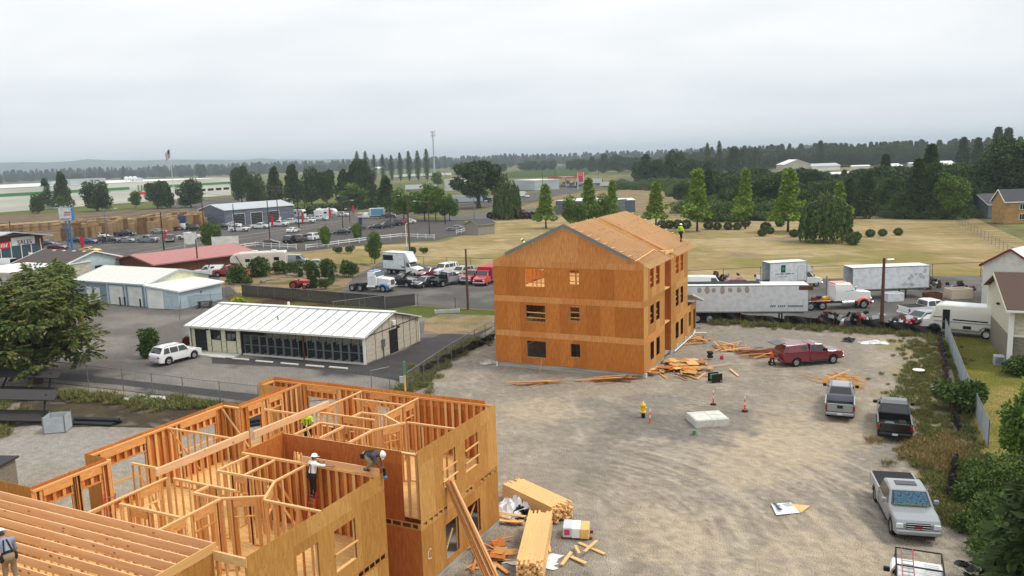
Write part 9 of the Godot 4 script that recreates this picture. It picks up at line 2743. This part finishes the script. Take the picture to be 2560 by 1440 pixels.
func person(label: String,parent: Transform3D,at: Vector3,yaw: float,J: Dictionary,shirt: Color,trousers: Color,sleeve: Color,skin := Color(0.36,0.19,0.12),o2 := {}) -> void:
	var o := thing("person",label,"person")
	o.transform = parent * Transform3D(Basis(Vector3.UP,yaw),at)
	var boot := Color(0.06,0.04,0.03)
	var st := SurfaceTool.new()
	st.begin(Mesh.PRIMITIVE_TRIANGLES)
	st.set_smooth_group(0)
	var b := []
	var hip: Vector3 = (J.hl + J.hr) / 2
	var sho: Vector3 = (J.sl + J.sr) / 2
	b.append([hip,hip.lerp(sho,0.35),0.14,0.13,trousers])
	b.append([hip.lerp(sho,0.3),sho + (hip - sho) * 0.12,0.135,0.15,shirt])
	b.append([J.sl,J.sr,0.075,0.075,shirt])
	b.append([sho,J.neck,0.07,0.06,skin])
	for s in ["l","r"]:
		b.append([J["h" + s],J["k" + s],0.095,0.062,trousers])
		b.append([J["k" + s],J["a" + s],0.062,0.045,trousers])
		b.append([J["a" + s] + v3(0,-0.02,-0.03),J["a" + s] + v3(0,-0.045,0.17),0.05,0.042,boot])
		b.append([J["s" + s],J["e" + s],0.062,0.046,sleeve])
		b.append([J["e" + s],J["w" + s],0.045,0.032,skin if o2.get("bare",true) else sleeve])
	skin_net(st,b,0.03)
	for s in ["l","r"]:
		var w: Vector3 = J["w" + s]
		var d: Vector3 = (w - J["e" + s]).normalized()
		var x := d.cross(v3(0,0,1) if absf(d.z) < 0.8 else Vector3.UP).normalized()
		var y := x.cross(d)
		var hb := [[w,w + d * 0.08,0.026,0.032,skin],[w + x * 0.02,w + d * 0.08 + x * 0.028,0.02,0.018,skin]]
		for q in 4:
			var r0: Vector3 = w + d * 0.075 + x * (q - 1.5) * 0.021
			var L: float = [0.032,0.04,0.037,0.028][q]
			hb.append([r0,r0 + d * L,0.0095,0.009,skin])
			hb.append([r0 + d * L,r0 + d * L * 1.5 + y * L,0.009,0.0075,skin])
		hb.append([w + d * 0.02 + x * 0.03,w + d * 0.055 + x * 0.062,0.0115,0.01,skin])
		hb.append([w + d * 0.055 + x * 0.062,w + d * 0.09 + x * 0.06 + y * 0.012,0.01,0.008,skin])
		skin_net(st,hb,0.009,130.0)
	var H: Vector3 = J.head
	var up: Vector3 = (H - J.neck).normalized()
	var fw: Vector3 = (J.get("look",v3(0,0,1)) as Vector3).normalized()
	fw = (fw - up * fw.dot(up)).normalized()
	var sd := up.cross(fw)
	var dark := Color(0.05,0.035,0.03)
	skin_net(st,[[H - up * 0.13,H - up * 0.05,0.05,0.06,skin],[H + fw * 0.01,H - fw * 0.025 + up * 0.02,0.085,0.09,skin],[H - up * 0.065 + fw * 0.045,H - up * 0.07 + fw * 0.055,0.045,0.035,skin],[H + fw * 0.09,H + fw * 0.108 - up * 0.03,0.011,0.016,skin],[H + sd * 0.083,H + sd * 0.086 - up * 0.03,0.018,0.013,skin],[H - sd * 0.083,H - sd * 0.086 - up * 0.03,0.018,0.013,skin],[H + fw * 0.086 + sd * 0.03 + up * 0.008,H + fw * 0.086 + sd * 0.036 + up * 0.008,0.013,0.012,dark],[H + fw * 0.086 - sd * 0.03 + up * 0.008,H + fw * 0.086 - sd * 0.036 + up * 0.008,0.013,0.012,dark],[H + fw * 0.088 - up * 0.062 + sd * 0.02,H + fw * 0.088 - up * 0.062 - sd * 0.02,0.01,0.01,Color(0.28,0.1,0.08)],[H - fw * 0.05 + up * 0.02,H - fw * 0.06 - up * 0.05,0.07,0.05,dark]],0.012,90.0)
	st.generate_normals()
	part(st.commit(),"body",M.person_skin,o)
	var hb := Basis(sd,up,fw)
	var hm := Bld.new()
	hm.lathe([Vector2(0.0,0.135),Vector2(0.05,0.128),Vector2(0.09,0.1),Vector2(0.115,0.055),Vector2(0.122,0.01),Vector2(0.145,0.0),Vector2(0.145,-0.012),Vector2(0.11,-0.01)],v3(0,0,0),18)
	hm.bev(v3(0,-0.004,0.14),v3(0.16,0.016,0.09),0.006)
	part(hm.m(),"hard_hat",M.helmet_white,o,H + up * 0.03,hb * Basis.from_scale(v3(1,1,1.1)))
	var bt := Bld.new()
	var tv := (sho - hip).normalized()
	var tx: Vector3 = (J.sl - J.sr).normalized()
	var tb := Basis(tx,tv,tx.cross(tv))
	bt.lathe([Vector2(0.165,-0.04),Vector2(0.168,0.04)],Vector3.ZERO,14)
	for s in [-1.0,1.0]: bt.bev(v3(s * 0.17,-0.1,0.0),v3(0.1,0.2,0.2),0.03)
	part(bt.m(),"tool_belt",M.cloth_black,o,hip + tv * 0.1,tb)
	var hs := Bld.new()
	for s in [-1.0,1.0]:
		hs.box(v3(s * 0.07,0.16,-0.158),v3(0.04,0.36,0.012),Basis(v3(0,0,1),s * 0.18))
		hs.box(v3(s * 0.08,0.16,0.158),v3(0.04,0.36,0.012))
	part(hs.m(),"harness",M.cloth_black,o,hip + tv * 0.14,tb)
func pose(o2: Dictionary) -> Dictionary:
	var J := {"hl": v3(0.1,0.92,0),"hr": v3(-0.1,0.92,0),"kl": v3(0.11,0.5,0.04),"kr": v3(-0.11,0.5,0.02),"al": v3(0.12,0.095,0),"ar": v3(-0.12,0.095,-0.02),"sl": v3(0.2,1.42,0),"sr": v3(-0.2,1.42,0),"el": v3(0.26,1.15,0.0),"er": v3(-0.26,1.15,0.0),"wl": v3(0.27,0.92,0.14),"wr": v3(-0.27,0.92,0.14),"neck": v3(0,1.5,0.01),"head": v3(0,1.64,0.03)}
	for e in o2: J[e] = o2[e]
	return J
func make_people() -> void:
	mat("person_skin","ffffff",0.75,{"vc": true})
	var near := Transform3D(Basis(Vector3.UP,-GRID),v3(-0.99,0,-38.28))
	var far := Transform3D(Basis(Vector3.UP,-0.4472),v3(-1.578,0,-70.105))
	var blk := Color(0.012,0.012,0.014)
	var lime := Color(0.55,0.78,0.04)
	person("man in white shirt and white hard hat leaning on the timber wall",near,v3(-3.0,4.98,10.05),PI - 0.25,pose({"sl": v3(0.21,1.4,0.12),"sr": v3(-0.21,1.4,0.12),"el": v3(0.4,1.28,0.36),"wl": v3(0.16,1.24,0.5),"er": v3(-0.42,1.34,0.32),"wr": v3(-0.5,1.27,0.56),"neck": v3(0,1.5,0.15),"head": v3(0.02,1.64,0.19)}),Color(0.78,0.78,0.76),blk,Color(0.78,0.78,0.76))
	var bend := {"hl": v3(0.1,0.62,-0.3),"hr": v3(-0.1,0.62,-0.3),"kl": v3(0.12,0.42,0.1),"kr": v3(-0.12,0.4,0.06),"al": v3(0.11,0.095,-0.12),"ar": v3(-0.11,0.095,-0.25),"sl": v3(0.19,0.72,0.22),"sr": v3(-0.19,0.72,0.22),"el": v3(0.22,0.45,0.3),"er": v3(-0.2,0.46,0.36),"wl": v3(0.14,0.2,0.4),"wr": v3(-0.06,0.16,0.5),"neck": v3(0,0.73,0.34),"head": v3(0,0.74,0.48),"look": v3(0,-1,0.5)}
	person("man in grey shirt bent over the corner of the timber wall with a nail gun",near,v3(-0.45,6.28,9.52),PI / 2,pose(bend),Color(0.06,0.065,0.08),Color(0.3,0.24,0.14),Color(0.06,0.065,0.08),Color(0.16,0.08,0.05))
	var g := thing("nail_gun","blue and black nail gun held over the wall corner","tool",near * v3(0.12,6.28,9.55),-GRID)
	bevbox(g,"body","black_plastic",v3(0,0.05,0),v3(0.1,0.34,0.09),0.02)
	bevbox(g,"head","car_skyblue",v3(0.02,-0.14,0),v3(0.16,0.12,0.12),0.03)
	person("worker in lime vest and white hard hat inside the framed rooms",near,v3(-8.85,4.15,3.4),0.6,pose({"el": v3(0.3,1.2,0.14),"wl": v3(0.2,1.22,0.36),"wr": v3(-0.22,1.0,0.3)}),lime,blk,lime)
	bend = {"hl": v3(0.1,0.9,-0.05),"hr": v3(-0.1,0.9,-0.05),"sl": v3(0.2,1.26,0.28),"sr": v3(-0.2,1.26,0.28),"el": v3(0.27,0.98,0.34),"er": v3(-0.27,0.98,0.3),"wl": v3(0.2,0.78,0.42),"wr": v3(-0.2,0.76,0.4),"neck": v3(0,1.34,0.36),"head": v3(0,1.44,0.47),"look": v3(0,-0.7,1)}
	person("man in blue grey shirt standing on the joists at the lower left",near,v3(-4.75,6.44,20.9),-1.9,pose(bend),Color(0.24,0.28,0.36),Color(0.26,0.2,0.12),Color(0.24,0.28,0.36),Color(0.36,0.19,0.12),{"bare": false})
	person("worker in lime vest walking on the open roof trusses",far,v3(12.8,9.62,-14.7),PI - 0.5,pose({"kl": v3(0.1,0.52,0.14),"al": v3(0.08,0.14,0.12),"ar": v3(-0.1,0.095,-0.12),"el": v3(0.36,1.14,0.05),"wl": v3(0.42,0.92,0.16),"er": v3(-0.34,1.14,0.0),"wr": v3(-0.36,0.92,0.12)}),lime,blk,lime,Color(0.36,0.19,0.12),{"bare": false})
	person("worker with white hard hat showing above the left roof edge",far,v3(2.4,9.5,-2.0),-PI / 2,pose(bend),lime,blk,lime)
	for e in [[v3(-3.0,4.1,10.35),1.35,"red ladder under the man in the white shirt"],[v3(-9.3,4.7,3.0),1.2,"grey ladder behind the worker in the framed rooms"],[v3(-9.55,4.5,14.2),1.3,"red step ladder with lime top inside the framing"],[v3(-1.2,4.1,14.0),1.3,"red ladder behind the near window opening"]]: make_ladder(e[2],near * e[0],PI / 2 - GRID + (0.6 if e[1] == 1.3 else 0.0),2.4,"galvanised" if "grey" in e[2] else "red_paint",e[1])
func _ready() -> void:
	rng.seed = 20240611
	nz.seed = 77
	nz.frequency = 0.02
	nz.fractal_octaves = 3
	make_environment()
	make_materials()
	make_ground()
	make_near_block()
	make_far_block()
	make_vehicles()
	make_buildings()
	make_plants()
	make_fences()
	make_poles()
	make_props()
	make_people()
